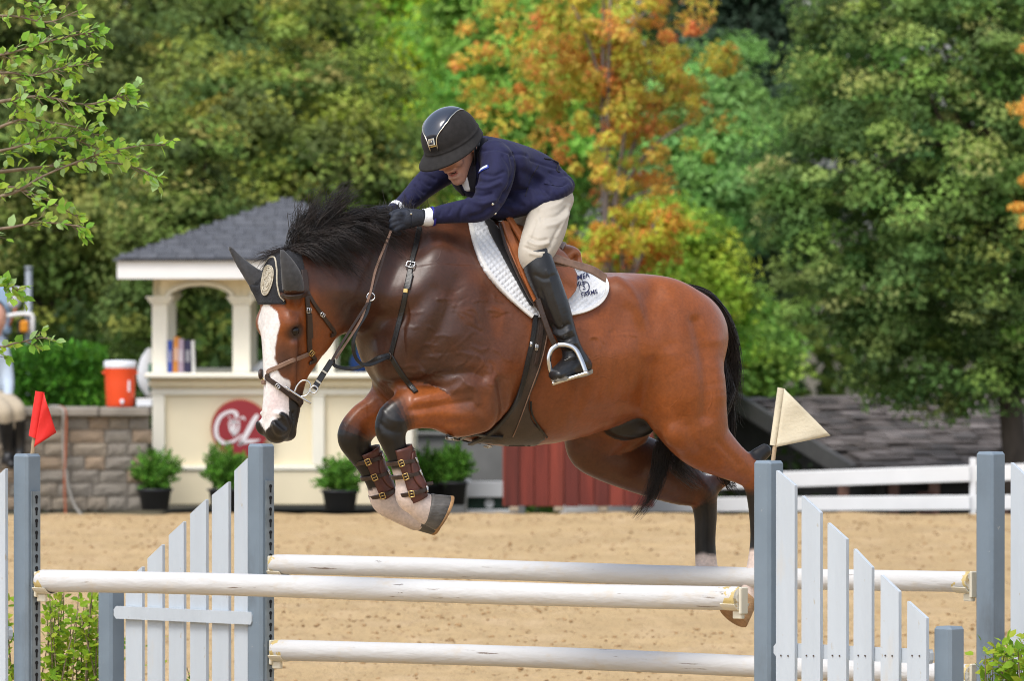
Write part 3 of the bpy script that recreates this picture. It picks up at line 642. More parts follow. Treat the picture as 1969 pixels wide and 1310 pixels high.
def standard(u, vtop, p0, side, label, boards, small=None, rail=None, rail_front=False, track=True, vb=None):
    """side: +1 the wing runs to the right of the post, -1 to the left."""
    global KH
    base = on_plane(u, vtop, p0, NF); top = base[2]; base = base.copy(); base[2] = 0
    t = thing('jump_standard', base, label, 'jump standard', 'standards of the oxer')
    rt = rot_e(); post = MB().box(base + HZ * top / 2, (PW, PW, top), rt, .011).obj('post', pt_post, t)
    MB().box(base + HZ * .05 - NF * .0, (.10, .62, .09), rt, .01).obj('foot', pt_post, t)
    if track:                         # keyhole track on the face towards the poles
        fc = base + E * (PW / 2 * -side); z0, z1 = .12, top - .155; tr = MB()
        for s_ in (-1, 1): tr.box(fc + E * (-side * .006) + NF * (s_ * .017) + HZ * (z0 + z1) / 2, (.012, .006, z1 - z0), rt)
        tr.box(fc + E * (-side * .0105) + HZ * (z0 + z1) / 2, (.004, .040, z1 - z0), rt)
        tro = tr.obj('keyhole_track', zinc, t)
        z = z1 - .03
        while z > z0 + .1:
            if KH is None:
                b_ = MB().prism(keyhole_geo(), NF, HZ, (0, 0, 0), .003); KH = b_.obj('keyhole', black_hole, tro, world=False); k = KH
            else: k = KH.copy(); C.objects.link(k); k.parent = tro
            k.location = Vector(fc + E * (-side * .0125) + HZ * z) - Vector(base)
            z -= .049
    off = NF * (PW / 2 + (.0 if rail_front else .022) + .012)
    if rail_front: off = NF * (PW / 2 - .025)
    for (u0, v0, u1, v1) in [(a_, b_, c_ - 5.2, d_ + (b_ - d_) * 5.2 / (c_ - a_)) for a_, b_, c_, d_ in boards]:   # every picket: a board with a slanted top, edges eased
        a = on_plane(u0, v0, base + off, NF); b = on_plane(u1, v1, base + off, NF)
        wd = (b - a) @ E; z_a, z_b = a[2], b[2]; c = .0025
        poly = [(c, .10), (wd - c, .10), (wd, .103), (wd, z_b - c), (wd - c, z_b), (c, z_a), (0, z_a - c), (0, .103)]
        o = a.copy(); o[2] = 0
        pk = MB(); pk.prism(poly, E, HZ, o, .016)
        p_ = pk.obj('picket', pt_white, t)
        if rail:
            sc = MB()
            for dx in (.28, .66): sc.lathe([(.0035, -.001), (.0035, .0012)], on_plane(u0, rail, base + off, NF) * [1, 1, 0] + E * wd * dx + HZ * on_plane(u0, (rail + 4), base + off, NF)[2] + NF * .0105, 8, np.stack([E, HZ, NF]).T)
            if not rail_front: sc.obj('screws', screw_m, p_)
    if rail:
        ro = base + (off - NF * .0215 if not rail_front else off + NF * .0215)
        us = [b[0] for b in boards] + [b[2] for b in boards]
        a = on_plane(min(us) - (22 if rail_front else 4), rail, ro, NF); b = on_plane(max(us) + (3 if not rail_front else 3), rail, ro, NF)
        ln = (b - a) @ E; zz = (a[2] + b[2]) / 2; h_ = .027; o = a.copy(); o[2] = zz; c = .014
        for dz in (0, -.75 if zz > .8 else -.45):
            MB().prism([(0, -h_ + c), (c, -h_), (ln - c * .5, -h_), (ln, -h_ + c), (ln, h_ - c), (ln - c * .5, h_), (c, h_), (0, h_ - c)], E, HZ, o + HZ * dz, .021).obj('rail', pt_white, t)
    if small:
        us_, vs_ = small; q = on_plane(us_, vs_, base, NF); zt = q[2]; q = q.copy(); q[2] = 0
        MB().box(q + HZ * zt / 2, (PW, PW, zt), rt, .011).obj('short_post', pt_post, t)
        MB().box(q + HZ * .05, (.10, .62, .09), rt, .01).obj('foot', pt_post, t)
    return t, base
stFR, bFR = standard(1478, 886, OX_A, 1, 'tall grey standard with the white flag and a white picket wing', [(1495, 905, 1536, 937), (1544, 954, 1585, 990), (1594, 1006, 1635, 1041), (1644, 1056, 1684, 1096), (1696, 1106, 1736, 1142), (1747, 1157, 1789, 1193)], (1825, 1205), 1257)
stFL, bFL = standard(52, 873, OX_A, -1, 'grey standard with the red flag and keyhole track by the leafy shrub', [(-23, 935, 18, 897), (-72, 985, -32, 949), (-122, 1035, -82, 999)], None, 1215)
stRL, bRL = standard(502, 854, OX_B, -1, 'grey standard under the horse\'s nose with a white picket wing and rail', [(244, 1118, 281, 1086), (286, 1074, 320, 1043), (327, 1029, 361, 999), (368, 988, 404, 956), (410, 952, 447, 923), (453, 905, 484, 877)], (214, 1122), 1184, True)
stRR, bRR = standard(1905, 869, OX_B, 1, 'plain grey standard behind the leafy plant, holding the rear pole', [(1946, 890, 1986, 925), (1996, 940, 2036, 975), (2046, 990, 2086, 1025)], None, 1240)
def pole(u0, v0, u1, v1, p0, r, label):
    a, b = on_plane(u0, v0, p0, NF), on_plane(u1, v1, p0, NF); ln = np.linalg.norm(b - a); ax = unit(b - a)
    t = thing('jump_pole', a, label, 'jump pole', 'white poles of the oxer')
    e1 = unit(np.cross(ax, HZ)); e2 = np.cross(e1, ax); n = 24; v = []; f = []; ts = np.concatenate([[0, .004], np.linspace(.012, ln - .012, 40), [ln - .004, ln]])
    for i, s_ in enumerate(ts):
        rr = r * (.90 if i in (0, len(ts) - 1) else .97 if i in (1, len(ts) - 2) else 1.0) * (1 + .012 * math.sin(s_ * 3.1 + u0) + .008 * math.sin(s_ * 7.7))
        c = a + ax * s_ + e2 * (.006 * math.sin(s_ * 1.3 + v0))
        for k in range(n): th = 2 * math.pi * k / n; v.append((s_, rr * math.cos(th), rr * math.sin(th) + (c - a - ax * s_) @ e2))
    m = len(ts)
    for i in range(m - 1):
        for k in range(n): j = (k + 1) % n; f.append((i * n + k, i * n + j, (i + 1) * n + j, (i + 1) * n + k))
    rotm = np.stack([ax, -e1, e2]).T
    t.rotation_euler = Matrix(rotm.tolist()).to_euler()
    mesh_obj('shaft', v, f, pole_white, t, True, world=False)
    for s_, sg in ((0, -1), (ln, 1)):  # bare sawn ends
        pv = np.array(v).reshape(m, n, 3)[0 if sg < 0 else -1]
        vv_ = np.vstack([pv, pv * [1, .6, .6] + [sg * .001, 0, 0], [[s_ + sg * .0012, 0, pv[:, 2].mean()]]])
        ff = [(k, (k + 1) % n, n + (k + 1) % n, n + k)[::sg] for k in range(n)] + [(n + k, n + (k + 1) % n, 2 * n)[::sg] for k in range(n)]
        mesh_obj('end_grain', vv_, ff, pole_end, t, False, world=False)
    return t, a, b
poA, aA, zA = pole(78, 1119, 1424, 1150, OX_A, .0455, 'white pole nearest the camera, peeling where it meets the standards')
poB, aB, zB = pole(527, 1088, 1868, 1119, OX_B, .0420, 'upper white pole at the rear, below the horse\'s hind feet')
poC, aC, zC = pole(530, 1250, 1868, 1297, OX_B, .0440, 'lowest white pole across the bottom of the rear pair of standards')
def cup(end, side, r, label):        # a shallow plastic cup under the pole's end, with its pin plate
    t = thing('jump_cup', end - HZ * r, label, 'jump cup', 'cream cups holding the poles')
    prof = [((r + .006) * math.sin(a), -(r + .006) * math.cos(a)) for a in np.linspace(-1.05, 1.05, 9)] + [((r + .0015) * math.sin(a), -(r + .0015) * math.cos(a)) for a in np.linspace(1.05, -1.05, 9)]
    MB().prism(prof, NF, HZ, end + E * (side * .022), .075).obj('tray', cream, t)
    MB().box(end + E * (-side * .024) - HZ * .012, (.014, .044, .105), rot_e(), .004).obj('pin_plate', cream, t)
    MB().box(end + E * (side * .0) - HZ * (r + .022), (.05, .018, .030), rot_e(), .003).obj('rib', cream, t)
cup(aA + E * .01, 1, .0455, 'cream cup under the peeling left end of the nearest pole')
cup(zA - E * .01, -1, .0455, 'cream cup under the nearest pole beside the white flag\'s standard')
cup(aB + E * .01, 1, .0420, 'cream cup under the upper rear pole by the picket wing')
cup(zB - E * .012, -1, .0420, 'cream cup at the plain standard under the upper rear pole')
cup(aC + E * .01, 1, .0440, 'cream cup under the lowest pole by the picket wing')
cup(zC - E * .012, -1, .0440, 'cream cup under the lowest pole behind the leafy plant')
def flag(base, stick, sleeve, tri, m, label, name):
    y = base[1]; t = thing(name, P(*stick[0], y), label, 'flag', 'flags on the standards')
    wood = mat('bare_stick', (.42, .31, .19), rough=.7, var=.2, scale=40, stretch=(1, 1, .1))
    MB().tube([P(*stick[0], y) - HZ * .03, P(*stick[1], y)], .0085, 10).obj('stick', wood, t)
    q = [P(*p, y) for p in sleeve]    # the hem, a tube of cloth round the stick
    n = 10; v = []; f = []
    for k in range(9):
        s_ = k / 8; a, b = q[0] * (1 - s_) + q[3] * s_, q[1] * (1 - s_) + q[2] * s_; c = (a + b) / 2; hw_ = np.linalg.norm(b - a) / 2; ex = unit(b - a)
        for i in range(n): th = 2 * math.pi * i / n; v.append(c + ex * hw_ * math.cos(th) + np.array([0, 1, 0]) * hw_ * .72 * math.sin(th))
    f = [(k * n + i, k * n + (i + 1) % n, (k + 1) * n + (i + 1) % n, (k + 1) * n + i) for k in range(8) for i in range(n)]
    mesh_obj('hem', v, f, m, t, True)
    a, b, c = [P(*p, y) for p in tri]; v = []; f = []; N = 14; ids = {}
    for i in range(N + 1):
        for j in range(N + 1 - i):
            s_, r_ = i / N, j / N; p = a * (1 - s_ - r_) + b * s_ + c * r_
            ids[i, j] = len(v); v.append(p + np.array([0, 1, 0]) * (-.010 - .016 * math.sin(s_ * 4.2 + r_ * 1.5) - .006 * math.sin(9 * (s_ + .6 * r_))))
    for i in range(N):
        for j in range(N - i):
            f.append((ids[i, j], ids[i + 1, j], ids[i, j + 1]))
            if i + j < N - 1: f.append((ids[i + 1, j], ids[i + 1, j + 1], ids[i, j + 1]))
    o = mesh_obj('cloth', v, f, m, t, True); md = o.modifiers.new('thick', 'SOLIDIFY'); md.thickness = .0022
cl_red = mat('red_cloth', (.72, .018, .014), rough=.6, var=.10, scale=14, bump=.1, bscale=60)
cl_white = mat('canvas_cloth', (.62, .56, .42), rough=.8, var=.10, scale=9, bump=.15, bscale=90); chips(cl_white, (.36, .31, .22), 9, .62, .8)
flag(bFL, ((61, 872), (74, 760)), ((68, 752), (86, 755), (74, 846), (55, 838)), ((85, 756), (108, 832), (66, 860)), cl_red, 'small red triangular flag on a short wooden stick', 'red_flag')
flag(bFR, ((1485, 884), (1503, 750)), ((1495, 745), (1510, 748), (1494, 858), (1480, 856)), ((1508, 748), (1597, 838), (1492, 860)), cl_white, 'off-white triangular canvas flag on a wooden stick', 'white_flag')
# ================================================================== tack
from mathutils.geometry import delaunay_2d_cdt
def cast(u, v, fall=.15):             # where the line of sight meets the horse, and the normal there
    d = unit(ray(u, v)); hit, n, i, dist = HBVH.ray_cast(Vector(CAMP + d * 30), Vector(d), 30)
    if hit is None:
        hit, n, i, dist = HBVH.find_nearest(Vector(Hw(u, v, fall)))
    return np.array(hit), np.array(n)
def inpoly(x, y, poly):
    ins = np.zeros(len(x), bool); n = len(poly)
    for i in range(n):
        (x0, y0), (x1, y1) = poly[i], poly[i - 1]; c = ((y0 > y) != (y1 > y)) & (x < (x1 - x0) * (y - y0) / (y1 - y0 + 1e-12) + x0); ins ^= c
    return ins
def tri_poly(poly, step):             # even triangles filling a polygon
    p = np.array(poly, float); b = []
    for i in range(len(p)):
        a, c = p[i], p[(i + 1) % len(p)]; k = max(1, int(np.linalg.norm(c - a) / step)); b += [a + (c - a) * t / k for t in range(k)]
    b = np.array(b); nb = len(b); lo, hi = p.min(0), p.max(0); g = []
    ys = np.arange(lo[1], hi[1], step * .87)
    for r, y in enumerate(ys):
        for x in np.arange(lo[0] + (r % 2) * step / 2, hi[0], step): g.append((x, y))
    g = np.array(g); g = g[inpoly(g[:, 0], g[:, 1], b)]
    dd = np.array([np.min(np.hypot(b[:, 0] - q[0], b[:, 1] - q[1])) for q in g]) if len(g) else np.zeros(0)
    g = g[dd > step * .55] if len(g) else g.reshape(0, 2)
    allp = np.vstack([b, g]); r = delaunay_2d_cdt([Vector(q) for q in allp], [], [list(range(nb))], 1, 1e-6)
    return np.array([tuple(q) for q in r[0]]), [tuple(f) for f in r[2]], b
def curve_poly(pts, k=5):             # closed smooth outline
    p = np.array(list(pts) + [pts[0], pts[1], pts[2]], float); s = smooth_path(p, k); return s[k:-2 * k]
def shell(name, V, N, F, off, th, m, parent, smooth=True):   # a layer lying off along N with thickness th
    n = len(V); top = V + N * (np.asarray(off)[..., None] if np.ndim(off) else off); bot = V + N * (np.min(off) - th if np.ndim(off) else off - th)
    cnt = {}
    for f in F:
        for i in range(len(f)): e = (f[i], f[(i + 1) % len(f)]); cnt[e] = 1
    edge = [e for e in cnt if (e[1], e[0]) not in cnt]
    # keep the top facing along N
    f0 = F[len(F) // 2]; fl = np.cross(V[f0[1]] - V[f0[0]], V[f0[2]] - V[f0[0]]) @ N[f0[0]] < 0
    FT = [f[::-1] if fl else f for f in F]; FB = [tuple(i + n for i in (f if fl else f[::-1])) for f in F]
    FS = [((a, b, b + n, a + n) if fl else (b, a, a + n, b + n)) for a, b in edge]
    return mesh_obj(name, np.vstack([top, bot]), FT + FB + FS, m, parent, smooth)
def patch(name, poly, step, off, th, m, parent, relief=None, mirror=False, fall=.15, border=None):
    p2, F, b = tri_poly(poly, step); V = []; N = []
    for u, v in p2: h, n = cast(u, v, fall); V.append(h); N.append(n)
    V, N = np.array(V), np.array(N)
    for _ in range(2):                # even the layer out: leather does not follow every vein
        acc = np.zeros_like(V); an = np.zeros_like(N); c = np.zeros(len(V))
        for f in F:
            for i in range(len(f)): a, d = f[i], f[i - 1]; acc[a] += V[d]; acc[d] += V[a]; an[a] += N[d]; an[d] += N[a]; c[a] += 1; c[d] += 1
        c = np.maximum(c, 1)[:, None]; V = V * .5 + .5 * acc / c; N = N * .4 + .6 * an / c; N /= np.linalg.norm(N, axis=1)[:, None] + 1e-9
    o = off + relief(p2) if relief is not None else off
    ob = shell(name, V, N, F, o, th, m, parent)
    if mirror:
        q = hl(V) * [1, -1, 1]; nn = (N @ HM.T) * [1, -1, 1]; V2 = hw(q); N2 = nn @ HM
        shell(name, V2, N2, [f[::-1] for f in F], off, th, m, parent)
    return ob, b
def ribbon(name, pts, nrm, w_, th, m, parent, closed=False, smooth=True, k=4):
    pts, nrm = np.asarray(pts, float), np.asarray(nrm, float)
    if k > 1 and not closed: a = smooth_path(np.hstack([pts, nrm]), k); pts, nrm = a[:, :3], a[:, 3:]
    n = len(pts); tg = (np.roll(pts, -1, 0) - np.roll(pts, 1, 0)) if closed else np.gradient(pts, axis=0)
    tg /= np.linalg.norm(tg, axis=1)[:, None] + 1e-12; nrm = nrm / (np.linalg.norm(nrm, axis=1)[:, None] + 1e-12)
    wd = np.cross(nrm, tg); wd /= np.linalg.norm(wd, axis=1)[:, None] + 1e-12
    ws = (np.full(n, w_) if np.isscalar(w_) else np.interp(np.linspace(0, 1, n), np.linspace(0, 1, len(w_)), w_))[:, None] / 2
    e = .22
    sec = [(-1, -.5), (1, -.5), (1, .1), (1 - e, .5), (-1 + e, .5), (-1, .1)]
    v = np.stack([pts + wd * ws * a + nrm * th * b for a, b in sec], 1).reshape(-1, 3); s_ = len(sec); f = []
    for i in range(n if closed else n - 1):
        j = (i + 1) % n
        for q in range(s_): r = (q + 1) % s_; f.append((i * s_ + q, i * s_ + r, j * s_ + r, j * s_ + q))
    if not closed: f += [tuple(range(s_ - 1, -1, -1)), tuple((n - 1) * s_ + q for q in range(s_))]
    return mesh_obj(name, v, f, m, parent, False)
def strap(name, px, w_, th, off, m, parent, fall=.15, k=3, sub=4):   # a strap that follows the horse along a line of sight points
    px = smooth_path(px, sub) if len(px) > 2 else smooth_path(np.array(px, float), 6)
    V, N = zip(*[cast(u, v, fall) for u, v in px]); V, N = np.array(V), np.array(N)
    for _ in range(2): V[1:-1] = .5 * V[1:-1] + .25 * (V[2:] + V[:-2]); N[1:-1] = .5 * N[1:-1] + .25 * (N[2:] + N[:-2])
    return ribbon(name, V + N * off, N, w_, th, m, parent, k=2)
def ring_cast(c, a, b, n=48, R0=.6, lo=0, hi=2 * math.pi, off=.003):
    c, a, b = map(np.asarray, (c, a, b)); V = []; N = []
    for th in np.linspace(lo, hi, n, endpoint=abs(hi - lo - 2 * math.pi) > 1e-6):
        d = a * math.cos(th) + b * math.sin(th); h, nn, i, ds = HBVH.ray_cast(Vector(c + d * R0), Vector(-d), R0)
        if h is None: continue
        V.append(np.array(h) + np.array(nn) * off); N.append(np.array(nn))
    V, N = np.array(V), np.array(N)
    return V, N
leather_dk = mat('dark_brown_leather', (.032, .017, .011), rough=.38, var=.25, scale=30, bump=.08, bscale=120)
leather_blk = mat('black_leather', (.010, .0095, .0095), rough=.36, var=.25, scale=25, bump=.08, bscale=120)
leather_tan = mat('tan_saddle_leather', (.36, .115, .036), rough=.38, var=.22, scale=14, bump=.10, bscale=110, coat=.12)
leather_worn = mat('worn_leather', (.21, .125, .085), rough=.55, var=.25, scale=30, bump=.1, bscale=90)
leather_boot = mat('oxblood_leather', (.085, .026, .018), rough=.45, var=.3, scale=22, bump=.12, bscale=90)
brass = mat('brass', (.62, .44, .17), rough=.3, var=.15, scale=30, metal=1.0)
def buckle(px, ang, wd, ht, m, parent, off=.008, name='buckle', rr=.0022, pos=None, nrm=None):
    h, n = cast(*px) if pos is None else (np.array(pos), np.array(nrm))
    ex = np.array([math.cos(ang), 0, math.sin(ang)]); ex = unit(ex - n * (ex @ n)); ey = np.cross(n, ex); c = h + n * off
    q = [c + ex * wd / 2 * a + ey * ht / 2 * b for a, b in ((-1, -1), (-1, -.2), (-1, 1), (0, 1), (1, 1), (1, 0), (1, -1), (0, -1), (-1, -1))]
    return MB().tube(q, rr, 6).tube([c - ex * wd / 2 + n * .001, c + ex * wd / 2 + n * .002], rr * .7, 5).obj(name, m, parent, True)

# ---- saddle pad
padm = mat('quilted_white_cotton', (.70, .72, .75), rough=.9, var=.05, scale=30, bump=.12, bscale=200)
pad = thing('saddle_pad', Hw(1010, 520, 0), 'white quilted saddle pad with dark blue lettering under the saddle', 'saddle pad')
pad_poly = np.vstack([smooth_path([(899, 424), (908, 470), (928, 520), (962, 562), (1000, 596), (1022, 612)], 5), [(1050, 612), (1094, 609)], smooth_path([(1094, 609), (1125, 602), (1152, 588), (1166, 571), (1170, 551), (1160, 535), (1140, 526), (1098, 519)], 5), smooth_path([(1098, 519), (1040, 492), (985, 458), (940, 430), (914, 419)], 4)])
def quilt(p):
    a = (p[:, 0] * .62 + p[:, 1] * .78) / 9.0; b = (p[:, 0] * .78 - p[:, 1] * .62) / 9.0
    return -.0050 * (np.maximum(np.exp(-((a - np.round(a)) / .2) ** 2), np.exp(-((b - np.round(b)) / .2) ** 2)))
padp = [tuple(q) for i, q in enumerate(pad_poly) if i == 0 or np.linalg.norm(q - pad_poly[i - 1]) > .5]
_, padb = patch('quilted_panel', padp, 2.3, .016, .012, padm, pad, quilt, mirror=True, fall=.05)
bind = mat('white_binding', (.74, .74, .73), rough=.8, var=.04, scale=40)
strap('binding', [(901, 426), (910, 470), (930, 519), (964, 560), (1002, 594), (1022, 610)], .017, .010, .016, bind, pad, fall=.05)
strap('binding', [(1092, 607), (1124, 600), (1150, 586), (1163, 570), (1167, 552), (1158, 537), (1138, 528), (1098, 522)], .015, .010, .016, bind, pad, fall=.05)
navy_thread = mat('navy_thread', (.022, .026, .085), rough=.8, var=.2, scale=60)
def text_on(txt, u, v, size_px, ang, m, parent, off, arc=0.0, name='lettering', ext=.0008, bold=.0):
    """Letters cut as flat meshes and laid over the horse's side at (u, v)."""
    cu = bpy.data.curves.new('t', 'FONT'); cu.body = txt; cu.size = 1.0; cu.align_x = 'CENTER'; cu.align_y = 'CENTER'; cu.resolution_u = 2; cu.offset = bold
    ob = bpy.data.objects.new('t', cu); C.objects.link(ob); dg = bpy.context.evaluated_depsgraph_get(); me = bpy.data.meshes.new_from_object(ob.evaluated_get(dg)); bpy.data.objects.remove(ob); bpy.data.curves.remove(cu)
    V = []; N = []
    for q in me.vertices:
        x, y = q.co.x * size_px, q.co.y * size_px
        if arc: th = x / arc; r = arc + y; x, y = r * math.sin(th), r * math.cos(th) - arc
        X = u + x * math.cos(ang) + y * math.sin(ang); Y = v + x * math.sin(ang) - y * math.cos(ang)
        h, n = cast(X, Y, .05); V.append(h); N.append(n)
    F = [tuple(p.vertices) for p in me.polygons]; bpy.data.meshes.remove(me)
    return shell(name, np.array(V), np.array(N), F, off, ext, m, parent, False)
text_on('AMER', 1113, 538, 14.5, R(-10), navy_thread, pad, .0172, bold=.006)
text_on('HILL', 1110, 550, 12, R(-16), navy_thread, pad, .0172, bold=.006)
text_on('FARMS', 1130, 569, 11.5, R(-13), navy_thread, pad, .0172, bold=.006)
_mk = []
for rr, a0, a1, w_ in ((10.5, -2.2, 1.9, .0042), (10.5, 1.9, 3.9, .0018)):
    strap('ring_emblem', [(1120 + rr * math.cos(a), 557 + rr * math.sin(a)) for a in np.linspace(a0, a1, 16)], w_, .0012, .0172, navy_thread, pad, .05, sub=1)
text_on('S', 1119, 557, 15, R(-10), navy_thread, pad, .0172)
# ---- black half pad, saddle
fl_m = mat('black_felt', (.012, .011, .012), rough=.9, var=.2, scale=40, sheen=.1)
hp = thing('half_pad', Hw(985, 480, 0), 'black half pad showing along the front edge of the tan saddle', 'half pad')
patch('pad_edge', curve_poly([(924, 424), (938, 427), (972, 470), (1001, 530), (1022, 587), (1013, 588), (988, 546), (958, 492)], 4), 5, .028, .014, fl_m, hp, mirror=True, fall=.05)
sad = thing('saddle', Hw(1030, 500, 0), 'tan leather jumping saddle under the rider with a flying stirrup leather end', 'saddle')
patch('flap', curve_poly([(948, 440), (962, 432), (1000, 452), (1060, 486), (1085, 510), (1098, 536), (1101, 556), (1095, 576), (1060, 602), (1032, 604), (1006, 572), (980, 520), (960, 475)], 4), 6, .046, .008, leather_tan, sad, mirror=True, fall=.05)
strap('knee_roll', [(958, 446), (978, 490), (1000, 540), (1022, 585)], .030, .020, .054, leather_tan, sad, fall=.05)
strap('flap_piping', [(950, 446), (962, 482), (982, 526), (1008, 576), (1030, 603)], .010, .009, .050, leather_dk, sad, fall=.05)
strap('skirt', [(964, 440), (985, 470), (1003, 505), (1012, 540)], .026, .014, .064, leather_tan, sad, fall=.05)
sf = Field(*[np.array(q) for q in ((lambda a: (a.min(0) - .2, a.max(0) + .2))(np.array([Hp(950, 440, 0), Hp(1095, 510, 0)])))], .006)
sf.add(Tube(hn((958, 446, 0, 13, .055), (980, 466, 0, 14, .07), (1015, 489, 0, 15, .11), (1050, 494, 0, 15, .15), (1074, 484, 0, 15, .155), (1083, 490, 0, 15, .145), (1084, 503, 0, 12, .13))), .02)
sf.add(Tube(hn((1040, 505, 0, 16, .14), (1085, 508, 0, 15, .13))), .02)
sv_, sfc = sf.mesh(); mesh_obj('seat', hw(relax(sv_, sfc)), sfc, leather_tan, sad, True)
cv = hw(Hp(1076, 470, 0)); strap_pts = [Hw(1070, 478, .13), Hw(1075, 470, .07), Hw(1078, 468, 0), Hw(1075, 470, -.07)]
ribbon('cantle_rim', np.array(strap_pts), np.tile(unit([.3, -.2, 1]), (4, 1)), .05, .02, leather_worn, sad)
def free_ribbon(name, nodes_, w_, th, m, parent, nrm, k=5):
    return ribbon(name, np.array([Hw(*q) for q in nodes_]), np.tile(unit(nrm), (len(nodes_), 1)), w_, th, m, parent, k=k)
free_ribbon('leather_end', [(1050, 496, .33), (1075, 500, .335), (1110, 510, .33), (1140, 520, .31), (1166, 536, .29)], [.026, .028, .032, .036, .038, .034], .006, leather_worn, sad, (.1, -1, .45))
free_ribbon('leather_loop', [(1048, 488, .31), (1062, 492, .325), (1086, 500, .33), (1090, 508, .33), (1066, 506, .32)], .022, .006, leather_worn, sad, (.1, -1, .5))
free_ribbon('stirrup_leather', [(1034, 575, .385), (1046, 612, .40), (1058, 645, .41), (1069, 668, .415)], .022, .006, leather_dk, sad, (.1, -1, .1))
st = [(1072, 664), (1060, 674), (1055, 692), (1060, 718), (1068, 738)]; st2 = [(1072, 664), (1090, 664), (1106, 672), (1117, 692), (1126, 716)]
irn = []
for pts in (st, st2):
    q = smooth_path([Hw(u, v, .415 + (.0 if pts is st else .065 * k / 4)) for k, (u, v) in enumerate(pts)], 6); irn.append(q)
ir_ = MB()
for q in irn: ir_.tube(q, .0108, 8, up=(.45, -.89, 0), flat=.75)
ir_.obj('stirrup_iron', steel, sad, True)
a, b = Hw(1066, 736, .415), Hw(1127, 717, .48); tx = unit(b - a); tz = unit(np.cross(tx, unit([.3, -.95, 0]))); ty = np.cross(tz, tx)
MB().box((a + b) / 2, (np.linalg.norm(b - a) + .02, .055, .013), np.stack([tx, ty, tz]).T, .004).obj('tread', steel, sad)
for k in range(5): MB().box(a + (b - a) * (k + .5) / 5 - ty * .028, (.009, .003, .006), np.stack([tx, ty, tz]).T).obj('tread_slot', black_hole, sad)
for (u, v), an in (((1057, 690), 80), ((1081, 663), 0), ((1112, 682), 118)):
    MB().box(Hw(u, v, .415) + unit([.45, -.89, 0]) * .0068, (.024, .0015, .006), rotz(R(27)) @ np.array(Matrix.Rotation(R(-an), 3, 'Y'))).obj('iron_slot', black_hole, sad)
# ---- girth with its belly guard
gir = thing('girth', Hw(1010, 740, 0), 'dark brown girth with a wide stud guard under the horse\'s belly', 'girth')
girth_m = mat('girth_leather', (.045, .030, .022), rough=.42, var=.25, scale=20, bump=.08, bscale=100)
patch('strap_panel', [tuple(q) for q in np.vstack([smooth_path([(1026, 606), (1022, 645), (1012, 690), (996, 752), (966, 802), (930, 837), (903, 849)], 5), smooth_path([(915, 856), (955, 858), (998, 862), (1036, 852), (1050, 836), (1030, 812), (1019, 788), (1021, 760), (1038, 718), (1048, 675), (1058, 612)], 5)])], 6, .011, .009, girth_m, gir, mirror=True, fall=.1)
strap('front_binding', [(1028, 608), (1024, 645), (1014, 690), (998, 752), (969, 800), (933, 835), (905, 848)], .020, .009, .015, leather_blk, gir)
strap('stitched_seam', [(1050, 640), (1040, 690), (1018, 750), (1000, 800), (985, 835)], .004, .003, .0155, leather_worn, gir)
strap('guard_edge', [(1019, 770), (1020, 790), (1031, 812), (1050, 836)], .008, .006, .014, leather_blk, gir)
strap('elastic_billet', [(1040, 625), (1036, 660), (1028, 700)], .016, .006, .016, leather_dk, gir); buckle((1029, 668), 1.4, .022, .010, steel, gir, .02)
buckle((1019, 662), 1.35, .018, .006, steel, gir, .018)
# ---- breastplate and martingale
bp_ = thing('breastplate', Hw(790, 560, 0), 'black leather breastplate strap with a steel buckle down the horse\'s shoulder', 'breastplate')
strap('neck_strap', [(806, 438), (800, 470), (791, 510), (782, 555), (770, 612), (758, 660), (752, 684)], .021, .006, .006, leather_blk, bp_)
strap('chest_strap', [(752, 684), (764, 706), (780, 730), (800, 756)], .021, .006, .006, leather_blk, bp_)
strap('keeper', [(789, 528), (783, 556)], .027, .006, .009, leather_blk, bp_)
buckle((790, 512), 1.4, .026, .032, steel, bp_, .012, rr=.003)
strap('keeper_tip', [(782, 557), (781, 563)], .020, .007, .010, brass, bp_)
strap('belly_strap', [(858, 833), (878, 841), (905, 851), (935, 856), (962, 858)], .022, .008, .014, leather_blk, bp_)
buckle((866, 836), .2, .03, .02, steel, bp_, .018); buckle((938, 850), 1.2, .026, .024, steel, bp_, .020, rr=.0026)
_h, _n = cast(750, 685); MB().tube([_h + _n * .012 + .014 * (math.cos(a) * unit(np.cross(_n, HZ)) + math.sin(a) * HZ) for a in np.linspace(0, 6.283, 14)], .003, 6).obj('breast_ring', leather_dk, bp_, True)
rgh = Hw(713, 571, .26)
free_ribbon('martingale_fork', [(750, 685, .20), (735, 692, .22), (708, 702, .24), (688, 694, .25), (679, 668, .26), (685, 637, .26), (704, 604, .26), (712, 578, .26)], .014, .005, leather_blk, bp_, (.2, -1, .2), k=6)
free_ribbon('martingale_fork', [(750, 682, .20), (729, 687, .20), (706, 700, .16), (676, 709, .12), (645, 704, .10), (640, 690, .08)], .014, .005, leather_blk, bp_, (.2, -1, .3), k=6)
MB().tube([rgh + .0155 * np.array([math.cos(a), .25 * math.sin(a), math.sin(a)]) for a in np.linspace(0, 6.283, 16)], .0028, 6).obj('martingale_ring', steel, bp_, True)
